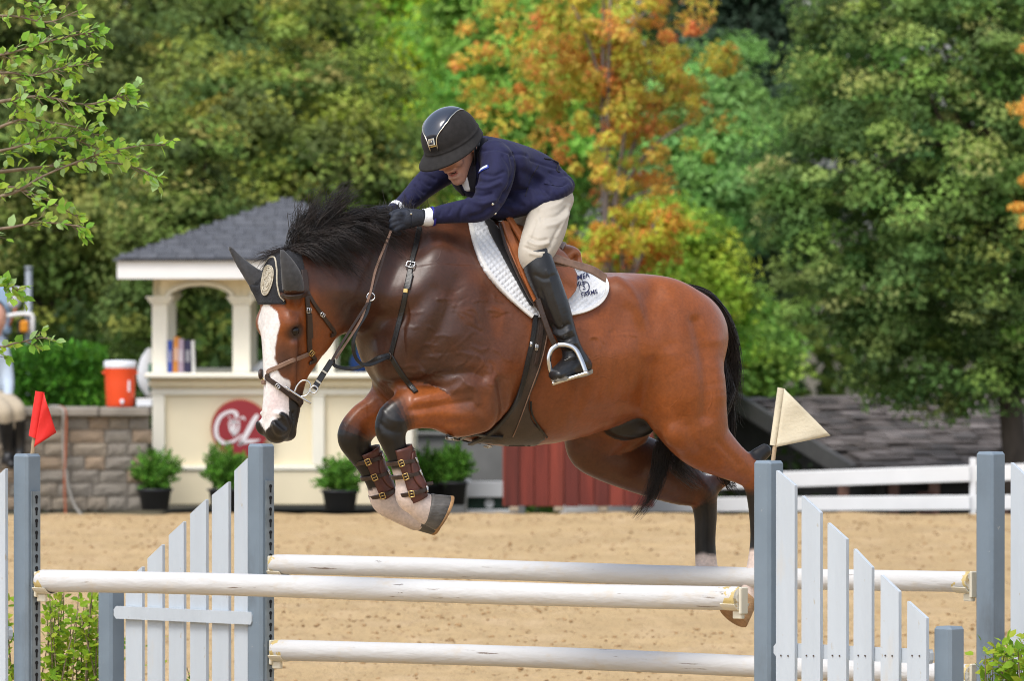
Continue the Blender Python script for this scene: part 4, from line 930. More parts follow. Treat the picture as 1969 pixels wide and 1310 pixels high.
# ---- tendon boots
def leg_boot(nodes_px, lat, label, strap_at, ends, near_):
    t = thing('tendon_boot', Hw(nodes_px[0][0], nodes_px[0][1], lat), label, 'tendon boot', 'boots on the forelegs')
    nd = smooth_path([(*Hp(u, v, lat), r * pxm(-.3)) for u, v, r in nodes_px], 6); ctr = hw(nd[:, :3]); rad = nd[:, 3]
    m_ = len(ctr); n = 26; tg = np.gradient(ctr, axis=0); tg /= np.linalg.norm(tg, axis=1)[:, None]; lt = HL
    def sec(i, a, extra=0): ex = unit(np.cross(lt, tg[i])); return ctr[i] + (rad[i] + extra) * (math.cos(a) * ex + math.sin(a) * lt * .95)
    front = -1 if True else 1
    v = []; f = []
    for i in range(m_):               # open at the front: wraps the back and the sides
        for k in range(n + 1):
            a = -2.25 + 4.5 * k / n; v.append(sec(i, a))
    for i in range(m_ - 1):
        for k in range(n): f.append((i * (n + 1) + k, i * (n + 1) + k + 1, (i + 1) * (n + 1) + k + 1, (i + 1) * (n + 1) + k))
    V = np.array(v); c_ = np.repeat(ctr, n + 1, 0); shell('cuff', V, (lambda d: d / np.linalg.norm(d, axis=1)[:, None])(V - c_), f, .004, .006, leather_boot, t)
    i0, i1 = int(m_ * .15), int(m_ * .95)   # raised guard over the tendon and outside
    v = []; f = []
    for i in range(i0, i1):
        s_ = (i - i0) / (i1 - 1 - i0); wv = 1.05 * math.sin(math.pi * min(.92, .08 + .9 * s_)) ** .6
        for k in range(13): v.append(sec(i, .5 - wv + 2 * wv * k / 12))
    w2 = 13
    for i in range(i1 - i0 - 1):
        for k in range(12): f.append((i * w2 + k, i * w2 + k + 1, (i + 1) * w2 + k + 1, (i + 1) * w2 + k))
    V = np.array(v); cc = np.repeat(ctr[i0:i1], w2, 0); shell('tendon_guard', V, (lambda d: d / np.linalg.norm(d, axis=1)[:, None])(V - cc), f, .010, .006, leather_boot, t)
    for s_, bk in zip(strap_at, ends):
        i = min(m_ - 1, int(s_ * (m_ - 1))); P_ = []; N_ = []
        for a in np.linspace(0, 2 * math.pi, 40, endpoint=False):
            q = sec(i, a, .009) + tg[i] * .010 * math.cos(a); P_.append(q); N_.append(q - ctr[i])
        so = ribbon('strap', P_, N_, .017, .005, leather_dk, t, closed=True)
        if near_:
            for a, mm, wd in ((2.05, brass, .020), (.9, steel, .008)):
                q = sec(i, a, .012) + tg[i] * .010 * math.cos(a); nn = unit(q - ctr[i])
                buckle(None, bk, wd, .024, mm, so, .003, 'buckle' if wd > .01 else 'keeper', .0022, q, nn)
    return t
leg_boot([(766, 862, 26), (773, 888, 25), (783, 918, 25), (791, 942, 27), (799, 962, 24)], .18, 'oxblood leather tendon boot with brass buckles on the near foreleg', (.26, .48, .80), (.35, .35, .12), True)
free_ribbon('strap_end', [(806, 934, .20), (820, 931, .205), (833, 929, .20)], .014, .004, leather_dk, bpy.data.objects['tendon_boot'], (.1, -1, .1))
free_ribbon('strap_end', [(788, 868, .205), (796, 862, .21)], .012, .004, leather_dk, bpy.data.objects['tendon_boot'], (.1, -1, .1))
leg_boot([(702, 868, 29), (712, 892, 25), (723, 918, 24), (732, 940, 24), (740, 956, 22)], -.19, 'oxblood leather tendon boot on the far foreleg, half behind the near one', (.20, .48, .90), (.4, .4, .3), True)
# ---- ear bonnet
bon_m = mat('black_crochet', (.013, .014, .018), rough=.85, var=.4, scale=110, bump=.3, bscale=260, sheen=.05)
bon_e = mat('grey_black_ear_cloth', (.042, .043, .047), rough=.8, var=.25, scale=60, bump=.1, bscale=200, sheen=.2)
pipe_m = mat('champagne_cord', (.48, .43, .33), rough=.5, var=.2, scale=120, bump=.2, bscale=300)
bon = thing('ear_bonnet', hd_w(-.04, 0, .08), 'black ear bonnet with pale piping and a round crest on the horse\'s forehead', 'ear bonnet')
_e = np.zeros(len(HV), bool)
for e_ in ears: d_, tt = e_.dist(HV.astype(np.float32)); _e |= (d_ < .010) & (tt > .22)
SKBVH = BVHTree.FromPolygons([tuple(p) for p in hw(HV)], HFc[~_e[HFc].any(1)].tolist())
def face_cast(l, s):                  # onto the front of the face along its own forward axis, fanned out at the sides
    d = unit(hf + hl_ * (l * 7.0) - hd * .55 * (1 if s < .06 else max(0, 1 - (s - .06) / .05)))
    c = hd_w(-.11, l * .15, s); h, n, i, ds = SKBVH.ray_cast(Vector(c + d * .5), Vector(-d), .5)
    if h is None: h, n, i, ds = SKBVH.find_nearest(Vector(hd_w(-.03, l, s)))
    return np.array(h), np.array(n)
bl_poly = [(-.118, .128), (-.108, .10), (-.088, .06), (-.062, .028), (-.03, .008), (.0, .004), (.022, .018), (.038, .05), (.052, .09), (.078, .118), (.112, .126), (.112, .140), (.06, .140), (0, .142), (-.06, .142), (-.115, .138)]
p2, F_, b_ = tri_poly(bl_poly, .006); VN = [face_cast(l, s) for l, s in p2]
shell('brow_flap', np.array([q[0] for q in VN]), np.array([q[1] for q in VN]), F_, .007, .005, bon_m, bon)
VN = [face_cast(l, s) for l, s in smooth_path(bl_poly[:11], 5)]
MB().tube([q[0] + q[1] * .007 for q in VN], .0036, 7).obj('piping', pipe_m, bon, True)
VN = [face_cast(l, s) for l, s in smooth_path(bl_poly[10:] + [bl_poly[0]], 3)]
MB().tube([q[0] + q[1] * .006 for q in VN], .0022, 6).obj('piping', bon_m, bon, True)
def disc(cl, cs, r0, r1, n=30): return [[(cl + r * math.cos(2 * math.pi * k / n) * 1.02, cs + r * 1.05 * math.sin(2 * math.pi * k / n)) for k in range(n)] for r in (r0, r1)]
def disc_obj(name, cl, cs, r, off, th, m):
    p, F, b = tri_poly([(cl + r * math.cos(2 * math.pi * k / 28), cs + r * 1.05 * math.sin(2 * math.pi * k / 28)) for k in range(28)], .006)
    VN = [face_cast(l, s) for l, s in p]; return shell(name, np.array([q[0] for q in VN]), np.array([q[1] for q in VN]), F, off, th, m, bon)
crest_m = mat('crest_embroidery', (.50, .46, .37), rough=.7, var=.3, scale=160, bump=.5, bscale=190); chips(crest_m, (.16, .14, .11), 130, .55, .62)
disc_obj('crest', .0, .078, .030, .0105, .004, crest_m)
for r in (.030, .023): MB().tube([(lambda q: q[0] + q[1] * .0115)(face_cast(r * math.cos(a), .078 + 1.05 * r * math.sin(a))) for a in np.linspace(0, 6.2832, 30)], .0022, 6).obj('crest_ring', pipe_m, bon, True)
def crest_line(pts): return MB().tube([(lambda q: q[0] + q[1] * .0115)(face_cast(x, .078 + y)) for x, y in smooth_path(pts, 4)], .002, 5).obj('crest_thread', pipe_m, bon, True)
crest_line([(-.012, .014), (-.013, -.012), (.0, -.016), (.006, -.006), (-.006, .002), (-.012, .0)]); crest_line([(.014, -.012), (.004, -.006), (.006, .004), (.014, .008), (.008, .016), (-.002, .014)])
# cap between the ears and sleeves over them: cut from the horse's own surface, lifted off it
def lifted(name, sel, off, m, parent):
    fm = sel[HFc].all(1); F = HFc[fm]; ids = np.unique(F); mp_ = np.full(len(HV), -1); mp_[ids] = np.arange(len(ids)); F = mp_[F]
    V = hw(HV[ids]); N = vnormals(HV, HFc)[ids] @ HM
    return shell(name, V, N, [tuple(f) for f in F], off, off + .001, m, parent)
hc2 = (hw(HV) - HEAD0) @ HEADM.T
lifted('cap', ~_e & (hc2[:, 1] < .088) & (hc2[:, 2] < .10 - .25 * np.maximum(0, -.05 - hc2[:, 0])) & (hc2[:, 2] > -.12) & (hc2[:, 0] > -.13) & (np.abs(hc2[:, 1]) < .13), .005, bon_m, bon)
for sgn, e_ in zip((1, -1), ears):
    d_, tt = e_.dist(HV.astype(np.float32)); lifted('ear_sleeve', (d_ < .010) & (tt > .16) & (hc2[:, 2] < .09), .0035, bon_e, bon)
# ---- bridle
bri = thing('bridle', hd_w(0, .05, .3), 'dark brown bridle with a crossed noseband and a steel bit on the horse\'s head', 'bridle')
def hstrap(name, px, w_, th=.005, off=.005, m=leather_dk, parent=None): return strap(name, px, w_, th, off, m, parent or bri, .25)
hstrap('headpiece', [(583, 520), (586, 545), (588, 566)], .026, .007, .008)
hstrap('browband', [(543, 567), (560, 568), (576, 567), (592, 563)], .020, .007, .012)
hstrap('cheekpiece', [(588, 566), (591, 598), (592, 640), (595, 680)], .022, .007, .007)
hstrap('cheek_keeper', [(592, 604), (594, 650)], .028, .007, .010)
hstrap('throat_latch', [(592, 566), (604, 586), (619, 607), (636, 630), (650, 650)], .016, .006, .006)
buckle((590, 597), 1.5, .018, .022, steel, bri, .012); buckle((618, 605), .9, .014, .020, steel, bri, .010)
buckle((597, 678), .8, .020, .020, brass, bri, .010)
hstrap('upper_noseband', [(597, 678), (575, 688), (552, 697), (530, 708), (505, 718)], .017, .006, .006, leather_worn)
hstrap('lower_noseband', [(506, 721), (522, 733), (540, 747), (556, 760), (571, 771), (576, 780)], .019, .007, .006)
hstrap('jaw_strap', [(597, 680), (606, 692), (616, 706)], .016, .006, .006)
VV, NN = zip(*[face_cast(l, .43 + .02) for l in np.linspace(.0, -.06, 6)]); ribbon('noseband_far', np.array(VV) + np.array(NN) * .006, NN, .017, .006, leather_worn, bri)
_h, _n = cast(505, 720); MB().lathe([(.0, -.004), (.021, -.004), (.022, .004), (.016, .009), (.0, .010)], _h + _n * .010, 16, np.stack([unit(np.cross(_n, HZ)), np.cross(_n, unit(np.cross(_n, HZ))), _n]).T).obj('rosette', leather_dk, bri, True)
MB().tube([cast(505 + 6 * math.cos(a), 731 + 5 * math.sin(a))[0] + _n * .008 for a in np.linspace(0, 6.28, 10)], .002, 5).obj('nose_ring', brass, bri, True)
buckle((533, 743), .7, .012, .018, steel, bri, .012)
def bit_pt(u, v, o=.02): h, n = cast(u, v, .25); return h + n * o
hb_, nb_ = cast(580, 750, .25)
bp0 = Hw(582, 750, .30)
def bw(u, v): return bp0 + (P(u, v, bp0[1]) - P(582, 750, bp0[1]))
MB().tube([bw(*q) for q in smooth_path([(549, 744), (560, 752), (575, 762), (598, 777)], 3)], .0042, 8).obj('bit_lever', steel, bri, True)
MB().tube([bw(*q) for q in smooth_path([(566, 755), (572, 741), (582, 732), (594, 735), (597, 748), (590, 760), (577, 764)], 4)], .0035, 8).obj('bit_ring', steel, bri, True)
MB().tube([bw(*q) for q in smooth_path([(596, 748), (604, 742), (611, 748), (606, 756), (598, 755), (596, 748)], 4)], .0035, 8).obj('rein_ring', steel, bri, True)
hstrap('chin_strap', [(571, 768), (577, 775), (582, 765)], .02, .007, .008)
# reins: flat leather from the bit to the hands
HAND_N, HAND_F = (752, 442, .17), (733, 416, -.02)
free_ribbon('rein_billet', [(604, 748, .305), (620, 722, .30), (638, 694, .295)], .024, .009, leather_blk, bri, (.2, -1, .2))
for s_ in (.25, .6): q = Hw(604 + 34 * s_, 748 - 54 * s_, .301); MB().box(q + np.array([0, -.007, 0]), (.022, .005, .007), np.array(Matrix.Rotation(R(35), 3, 'Y'))).obj('billet_keeper', steel, bri)
free_ribbon('rein', [(638, 694, .295), (660, 656, .285), (688, 612, .272), (712, 572, .262), (730, 520, .235), (742, 478, .20), HAND_N], .0105, .004, leather_dk, bri, (.3, -1, .1), k=6)
free_ribbon('rein', [(752, 444, .175), (738, 478, .20), (722, 520, .23), (713, 560, .262), (703, 590, .265), (690, 622, .27), (646, 690, .28)], .0095, .004, leather_worn, bri, (.3, -1, .1), k=6)
free_ribbon('rein', [(706, 413, .02), (722, 417, .02), (734, 421, .02), (745, 426, .08)], .014, .004, leather_worn, bri, (.1, -.8, .6), k=5)
# ================================================================== the rider
skin = mat('skin', (.54, .29, .21), rough=.5, var=.10, scale=25, bump=.04, bscale=150)
navy = mat('navy_wool', (.0100, .0110, .046), rough=.8, var=.18, scale=40, bump=.10, bscale=240, sheen=.05, spec=.3)
navy_dk = mat('navy_lining', (.008, .008, .016), rough=.8, var=.2, scale=40)
beige = mat('beige_breeches', (.46, .415, .345), rough=.8, var=.06, scale=16, bump=.10, bscale=220, sheen=.08)
boot_m = mat('black_boot_leather', (.013, .0135, .015), rough=.34, var=.3, scale=14, bump=.10, bscale=45)
glove_m = mat('navy_glove', (.012, .016, .028), rough=.7, var=.3, scale=60, bump=.15, bscale=160)
helm_m = mat('helmet_suede', (.0145, .013, .0125), rough=.85, var=.3, scale=45, bump=.06, bscale=300, sheen=.03, spec=.3)
gloss_m = mat('glossy_navy_panel', (.018, .026, .045), rough=.12, var=.1, scale=5, coat=.6)
silver_m = mat('pale_metal_trim', (.70, .66, .56), rough=.25, var=.1, scale=50, metal=1.0)
shirt_m = mat('white_shirt', (.72, .74, .78), rough=.8, var=.05, scale=30, bump=.1, bscale=150)
teeth_m = mat('teeth', (.75, .70, .62), rough=.3, var=.05, scale=60)
# the head's own frame: forward, left, up
def frame(fwd_xy, pitch, roll):
    f = unit([fwd_xy[0], fwd_xy[1], 0]); l = np.array([-f[1], f[0], 0]); u = np.array([0, 0, 1.0])
    f, u = f * math.cos(pitch) - u * math.sin(pitch), u * math.cos(pitch) + f * math.sin(pitch)
    l, u = l * math.cos(roll) + u * math.sin(roll), u * math.cos(roll) - l * math.sin(roll)
    return np.stack([f, l, u])
RM = frame((-.50, -.86), R(29), R(11)); RC = Hw(869, 272, .06)
def rw(f, l, u): return RC + np.array([f, l, u]) @ RM
def rl(f, l, u): return hl(rw(f, l, u))
RROT = (RM @ HM.T).T; rlat = HM @ RM[1]
def rdn(*nds): return [(*rl(f, l, u), r, w_) for f, l, u, r, w_ in nds]
torso_r = Tube(hn((1056, 360, 0, 30, .135), (1040, 348, 0, 42, .14), (1020, 342, 0, 53, .145), (985, 333, 0, 58, .16), (950, 316, 0, 51, .185), (922, 302, 0, 38, .13)))
skirt_r = [Tube(hn((1062, 358, .03, 27, .165), (1042, 370, .05, 28, .18), (1005, 387, .06, 26, .165), (965, 400, .06, 24, .12), (948, 402, .06, 20, .09)))]
chest_r = Blob(Hp(925, 340, .03), (.12, .13, .09))
n_arm = Tube(hn((950, 298, .15, 30, .06), (958, 318, .20, 34, .070), (952, 352, .235, 33, .068), (938, 385, .25, 29, .060), (920, 402, .25, 25, .052), (885, 407, .225, 22, .045), (850, 412, .19, 18, .037), (822, 418, .165, 14.5, .032)), k=6)
f_arm = Tube(hn((880, 308, -.13, 30, .06), (862, 320, -.18, 32, .066), (838, 338, -.20, 28, .060), (812, 360, -.20, 24, .052), (792, 380, -.17, 21, .044), (772, 396, -.13, 17, .036), (752, 408, -.09, 14, .031)), k=6)
seat_r = Tube(hn((1058, 382, -.06, 30, .12), (1064, 382, .06, 30, .12)))
n_thigh = Tube(hn((1062, 386, .10, 32, .09), (1056, 408, .15, 38, .088), (1048, 440, .23, 40, .085), (1036, 470, .30, 37, .075), (1028, 492, .33, 31, .066), (1036, 515, .342, 25, .05)), k=6)
f_thigh = Tube(hn((1050, 385, -.10, 34, .10), (1015, 410, -.16, 36, .09), (970, 450, -.24, 34, .08), (935, 490, -.31, 30, .066)), k=5)
n_calf = Tube(hn((1031, 494, .335, 27, .058), (1039, 520, .35, 29, .062), (1054, 556, .362, 27.5, .060), (1069, 592, .375, 25, .055), (1083, 628, .385, 20.5, .045), (1093, 655, .39, 18, .040), (1101, 676, .39, 18.5, .040), (1108, 694, .39, 20, .042)), k=5)
n_foot = Tube(hn((1122, 703, .375, 15, .034), (1108, 699, .385, 20, .040), (1094, 706, .40, 18.5, .043), (1080, 715, .42, 15, .045), (1069, 721, .44, 10, .040)), k=5)
f_calf = Tube(hn((935, 488, -.31, 29, .06), (950, 560, -.36, 27, .058), (985, 640, -.38, 20, .044), (1000, 675, -.38, 20, .042)), k=4)
f_foot = Tube(hn((1018, 690, -.36, 15, .034), (1000, 690, -.38, 20, .04), (975, 705, -.42, 13, .04)), k=3)
neck_r = Tube([(*Hp(928, 302, 0), .062, .062), (*Hp(908, 302, .02), .058, .056), (*rl(-.015, 0, -.07), .056, .056)])
head_r = [(Blob(rl(-.01, 0, .015), (.098, .077, .105), RROT), .02), (Tube(rdn((.02, 0, -.02, .066, .066), (.030, 0, -.075, .058, .058), (.045, 0, -.115, .042, .044)), ax=rlat), .03),
          (Blob(rl(.072, 0, -.140), (.022, .024, .018), RROT), .02), (Tube(rdn((.088, 0, -.005, .011, .012), (.098, 0, -.032, .011, .012), (.105, 0, -.050, .0115, .015)), ax=rlat), .015),
          (Blob(rl(.078, .040, -.055), (.022, .026, .024), RROT), .02), (Blob(rl(.078, -.040, -.055), (.022, .026, .024), RROT), .02),
          (Blob(rl(.090, 0, -.083), (.018, .030, .009), RROT), .010), (Blob(rl(.084, 0, -.116), (.018, .028, .010), RROT), .012),
          (Blob(rl(-.012, .078, -.04), (.022, .010, .034), RROT), .01), (Blob(rl(-.012, -.078, -.04), (.022, .010, .034), RROT), .01)]
head_cut = [(Blob(rl(.098, 0, -.099), (.026, .024, .0075), RROT), .006)] + [(Blob(rl(.094, s_ * .032, -.020), (.020, .018, .012), RROT), .012) for s_ in (1, -1)]
def hand_prims(n):                    # palm, four bent fingers closed on the rein, thumb on top
    if n:
        palm = Tube(hn((822, 418, .165, 13, .026), (805, 419, .16, 15, .030), (788, 421, .155, 18, .028), (774, 424, .15, 18, .026)))
        fg = []
        for i, (ku, kv, ln) in enumerate(((767, 412, 1.0), (764, 420, 1.08), (764, 429, 1.02), (767, 437, .85))):
            fg.append(Tube(hn((780, 417 + 4.5 * i, .155, 6.5, .013), (ku, kv, .168, 6.4, .0125), (ku - 10 * ln, kv + 6, .160, 5.8, .0115), (ku - 9 * ln, kv + 13 * ln, .138, 5.2, .0105), (ku + 1, kv + 14 * ln, .126, 4.6, .0095))))
        th = Tube(hn((797, 412, .14, 8, .016), (780, 407, .132, 7, .014), (764, 408, .135, 6.2, .013), (752, 412, .145, 5, .011)))
    else:
        palm = Tube(hn((752, 408, -.09, 13, .026), (740, 409, -.075, 15, .028), (730, 411, -.06, 15, .026)))
        fg = []
        for i, (ku, kv, ln) in enumerate(((722, 406, 1.0), (719, 411, 1.05), (719, 417, 1.0), (722, 423, .85))):
            fg.append(Tube(hn((734, 408 + 3 * i, -.07, 6.2, .013), (ku, kv, -.075, 6.0, .0125), (ku - 8 * ln, kv + 5, -.06, 5.4, .0115), (ku - 5 * ln, kv + 11 * ln, -.04, 5, .0105), (ku + 3, kv + 11 * ln, -.03, 4.5, .0095))))
        th = Tube(hn((742, 405, -.05, 7.5, .015), (730, 402, -.03, 6.6, .014), (717, 404, -.03, 5.8, .013), (707, 408, -.035, 5, .011)))
    return palm, fg, th
def bounds(prims, pad):
    lo = np.min([p.bbox(pad)[0] for p in prims], 0); hi = np.max([p.bbox(pad)[1] for p in prims], 0); return lo, hi
hands = [hand_prims(True), hand_prims(False)]
allr = [torso_r, n_arm, f_arm, seat_r, n_thigh, f_thigh, n_calf, n_foot, f_calf, f_foot, neck_r] + [p for p, k in head_r]
bf = Field(*bounds(allr, .05), .0045)
for p in (torso_r, seat_r): bf.add(p, .03, grow=-.026)
for p in (n_arm, f_arm): bf.add(p, .02, grow=-.027)
for p in (n_thigh, f_thigh, n_calf, f_calf, n_foot, f_foot): bf.add(p, .02, grow=-.014)
bf.add(neck_r, .02)
for p, k in head_r: bf.add(p, k)
for p, k in head_cut: bf.add(p, k, -1)
for palm, fg, th in hands:
    bf.add(palm, .01, grow=-.004)
    for q in fg + [th]: bf.add(q, .004, grow=-.0035)
bV, bF = bf.mesh(); bV = relax(bV, bF, 1)
person = mesh_obj('person', hw(bV), bF, skin, None, True)
tag(person, 'rider in navy jacket, beige breeches and black helmet crouched over the leaping horse\'s neck', 'person')
# lips, teeth, eyes
lip_m = mat('lips', (.40, .12, .10), rough=.4, var=.1, scale=60)
PB = BVHTree.FromPolygons([tuple(p) for p in hw(bV)], bF.tolist())
def on_face(l, u):
    c = rw(.25, l, u); h, n, i, d = PB.ray_cast(Vector(c), Vector(-RM[0]), .3); return np.array(h), np.array(n)
for sg, r_ in ((1, .0035), (-1, .0042)):
    q = [on_face(l, -.0985 + sg * (.0090 - 10 * l * l)) for l in np.linspace(-.023, .023, 11)]; MB().tube([a - n * .0005 for a, n in q], [r_ * (.5 + .5 * math.sin(math.pi * k / 10)) for k in range(11)], 7).obj('lip', lip_m, person, True)
tm = MB()
for k in range(7):
    l = -.0165 + .0055 * k; tm.box(rw(.083 - 9 * l * l, l, -.0935), (.005, .0050, .0085), RM.T, .0012)
tm.obj('teeth', teeth_m, person)
mat_mouth = mat('mouth_dark', (.045, .012, .010), rough=.7); MB().lathe([(.0, -.001), (.021, 0), (.0, .001)], rw(.0795, 0, -.1), 20, np.stack([RM[1], RM[2] * .42, RM[0]]).T).obj('mouth', mat_mouth, person)
for s_ in (1, -1):
    MB().lathe([(.0115 * math.sin(math.pi * k / 10) + 1e-5, -.0115 * math.cos(math.pi * k / 10)) for k in range(11)], rw(.078, s_ * .032, -.018), 14).obj('eye', eye_mat, person, True)
# ---- jacket
def dstroke(V, N, pts, wd, amp, mask=1.0):
    u, v = to_px(hw(V)); return N * (2.5 * amp * .001 * np.exp(-(pl_dist(u, v, pts) / wd) ** 2) * mask * sstep(-.2, .4, N @ unit([.45, .9, 0])))[:, None]
jf = Field(*bounds([torso_r, n_arm, f_arm, chest_r] + skirt_r, .06), .0048)
jf.add(torso_r, .03)
for p in skirt_r: jf.add(p, .03)
jf.add(chest_r, .04).add(n_arm, .025).add(f_arm, .025)
jf.add(Tube([(*Hp(925, 300, .01), .074, .07), (*Hp(912, 300, .02), .072, .066)]), .03)                     # collar
jf.add(Tube(hn((888, 318, .09, 13, .05), (893, 340, .11, 11, .05), (902, 366, .12, 4, .05))), .012, -1)      # opening over the shirt
jf.add(Tube(hn((812, 420, .165, 12, .026), (826, 418, .165, 12, .026))), .006, -1)                        # sleeve mouths
jV, jF = jf.mesh(); jV = relax(jV, jF, 2); jN = vnormals(jV, jF)
uj, vj = to_px(hw(jV)); d_arm, t_arm = n_arm.dist(jV.astype(np.float32)); on_arm = sstep(.03, .0, d_arm)
D = np.zeros_like(jV)
_r = np.random.default_rng(11)
for pts, wd, amp in [([(985, 300), (990, 330), (980, 360), (965, 385)], 5, -6), ([(1000, 300), (1006, 335), (996, 370)], 14, 4),     # arm seam and body
                     ([(968, 300), (980, 320), (984, 345)], 4, -3), ([(928, 290), (955, 286), (985, 296), (1010, 300)], 3.0, -2.5),
                     ([(905, 372), (925, 376), (945, 372)], 4, -4), ([(900, 384), (925, 392), (950, 386)], 5, 4), ([(915, 360), (935, 362), (960, 352)], 4, 3.5), ([(920, 348), (940, 350), (962, 342)], 4, -3), ([(930, 335), (950, 338), (968, 330)], 3.5, -2.5),
                     ([(940, 400), (925, 412), (905, 418)], 5, -4), ([(893, 392), (885, 408), (882, 422)], 3.5, -2.5), ([(870, 396), (864, 410)], 3, -2), ([(850, 400), (846, 414)], 3, -2), ([(838, 405), (835, 420)], 3, 2),
                     ([(1060, 352), (1075, 356), (1090, 352)], 3, -3), ([(1058, 332), (1075, 338), (1092, 336)], 3, -2.2), ([(1020, 308), (1050, 318), (1080, 326)], 3, -2.2),
                     ([(1005, 330), (1030, 345), (1050, 372)], 7, -4), ([(1000, 350), (1020, 365), (1030, 392)], 7, 4), ([(975, 372), (990, 385), (1005, 396)], 6, -4), ([(1030, 330), (1050, 345), (1062, 368)], 6, 3), ([(958, 392), (975, 404), (985, 410)], 5, -3),
                     ([(1062, 310), (1078, 318), (1090, 330)], 2.5, 3),
                     ([(818, 335), (836, 345)], 3, -2.5), ([(808, 345), (826, 358)], 3, -2.5), ([(800, 356), (816, 370)], 3, -2.5), ([(790, 366), (806, 382)], 3, 2.5), ([(782, 376), (796, 390)], 3, -2.5)]:
    D += dstroke(jV, jN, pts, wd, amp)
jV = jV + D
jacket = mesh_obj('jacket', hw(jV), jF, navy, person, True)
JB = BVHTree.FromPolygons([tuple(p) for p in hw(jV)], jF.tolist())
def jcast(u, v):
    d = unit(ray(u, v)); h, n, i, ds = JB.ray_cast(Vector(CAMP + d * 30), Vector(d), 30)
    if h is None: h, n, i, ds = JB.find_nearest(Vector(Hw(u, v, .15)))
    return np.array(h), np.array(n)
def jribbon(name, px, w_, th, off, m, sub=4):
    q = smooth_path(px, sub); V, N = zip(*[jcast(*p) for p in q]); V, N = np.array(V), np.array(N)
    for _ in range(3): N[1:-1] = .5 * N[1:-1] + .25 * (N[2:] + N[:-2])
    return ribbon(name, V + N * off, N, w_, th, m, jacket, k=2)
jribbon('lapel', [(902, 300), (906, 320), (908, 342), (908, 366)], [.03, .045, .04, .015], .006, .003, navy_dk)
jribbon('collar', [(930, 268), (922, 280), (914, 296), (905, 312)], .034, .007, .004, navy_dk)
jribbon('lapel', [(872, 340), (880, 356), (892, 374)], [.03, .035, .015], .006, .003, navy_dk)
jribbon('pocket_flap', [(1048, 350), (1064, 356), (1082, 356)], .016, .003, .002, navy)
jribbon('back_vent', [(1046, 305), (1064, 309), (1082, 321)], .006, .004, .003, navy_dk)
jribbon('shoulder_seam', [(985, 292), (990, 318), (986, 345), (976, 366)], .004, .002, .0015, navy_dk)
jribbon('side_seam', [(1035, 318), (1020, 345), (1010, 378)], .004, .002, .0012, navy_dk)
logo_m = mat('white_badge', (.62, .70, .82), rough=.6, var=.05, scale=30); logo_b = mat('blue_badge_edge', (.01, .03, .28), rough=.6, var=.1, scale=30)
jribbon('badge_edge', [(921, 331), (929, 325), (940, 320)], .0165, .002, .0030, logo_b); jribbon('badge', [(922, 329.5), (929, 324), (938, 319.5)], .0105, .002, .0045, logo_m)
for uu_, vv_ in ((947, 392), (952, 410)): h, n = jcast(uu_, vv_); MB().lathe([(.0, -.001), (.006, 0), (.006, .003), (.0, .004)], h + n * .001, 12, np.stack([unit(np.cross(n, HZ)), np.cross(n, unit(np.cross(n, HZ))), n]).T).obj('button', silver_m, jacket, True)
# ---- shirt, cuffs
sf2 = Field(*bounds([Tube(hn((885, 312, .06, 26, .06), (900, 372, .10, 20, .06)))], .05), .004)
sf2.add(Tube(hn((900, 318, .02, 16, .04), (893, 338, .062, 11, .04), (900, 360, .072, 8, .036))), .02)
sf2.add(Tube([(*rl(-.03, 0, -.125), .050, .054), (*rl(-.02, 0, -.115), .048, .05)]), .015)
v_, f_ = sf2.mesh(); mesh_obj('shirt', hw(relax(v_, f_, 1)), f_, shirt_m, person, True)
def sleeve_ring(name, nds, m, open_=True):
    nd = smooth_path(hn(*nds), 5); ctr = hw(nd[:, :3]); tg = np.gradient(ctr, axis=0); v = []; n = 24
    for i in range(len(ctr)):
        t_ = unit(tg[i]); a = unit(np.cross(t_, HL)); b = np.cross(a, t_)
        for k in range(n): th = 2 * math.pi * k / n; v.append(ctr[i] + a * nd[i, 3] * math.cos(th) + b * nd[i, 4] * math.sin(th))
    f = [(i * n + k, i * n + (k + 1) % n, (i + 1) * n + (k + 1) % n, (i + 1) * n + k) for i in range(len(ctr) - 1) for k in range(n)]
    o = mesh_obj(name, v, f, m, person, True); md = o.modifiers.new('s', 'SOLIDIFY'); md.thickness = .002; md.offset = 0; return o
sleeve_ring('shirt_cuff', [(812, 417, .162, 15.5, .034), (820, 418, .164, 16.5, .036), (830, 416, .168, 17.5, .039)], shirt_m)
sleeve_ring('cuff_edge', [(830, 416, .169, 18.5, .0405), (834, 415.6, .171, 18.8, .041)], mat('cobalt_cuff', (.012, .014, .24), rough=.6, var=.1, scale=30))
sleeve_ring('shirt_cuff', [(758, 404, -.10, 15, .033), (764, 400, -.11, 16, .036)], shirt_m)
# ---- breeches
rf = Field(*bounds([seat_r, n_thigh, f_thigh], .05), .0048)
rf.add(seat_r, .03).add(n_thigh, .03).add(f_thigh, .03)
rV, rF = rf.mesh(); rV = relax(rV, rF, 2); rN = vnormals(rV, rF); D = np.zeros_like(rV)
for pts, wd, amp in [([(1088, 400), (1070, 415), (1042, 418)], 4, -2.5), ([(1092, 412), (1072, 430), (1050, 436)], 4, 2.5), ([(1018, 455), (1034, 462), (1052, 460)], 3, -2.5), ([(1015, 465), (1034, 472), (1056, 468)], 3, 2.5), ([(1010, 476), (1030, 482), (1052, 478)], 3, -2.5),
                     ([(1085, 380), (1070, 395), (1040, 405)], 5, 3), ([(1030, 425), (1022, 445), (1012, 465)], 4, -2.5), ([(1075, 440), (1062, 465), (1052, 480)], 4, -2.5), ([(1040, 420), (1034, 440)], 4, -2), ([(1095, 395), (1085, 425), (1070, 455)], 3, 2), ([(1020, 488), (1040, 492)], 3, 2)]:
    D += dstroke(rV, rN, pts, wd, amp)
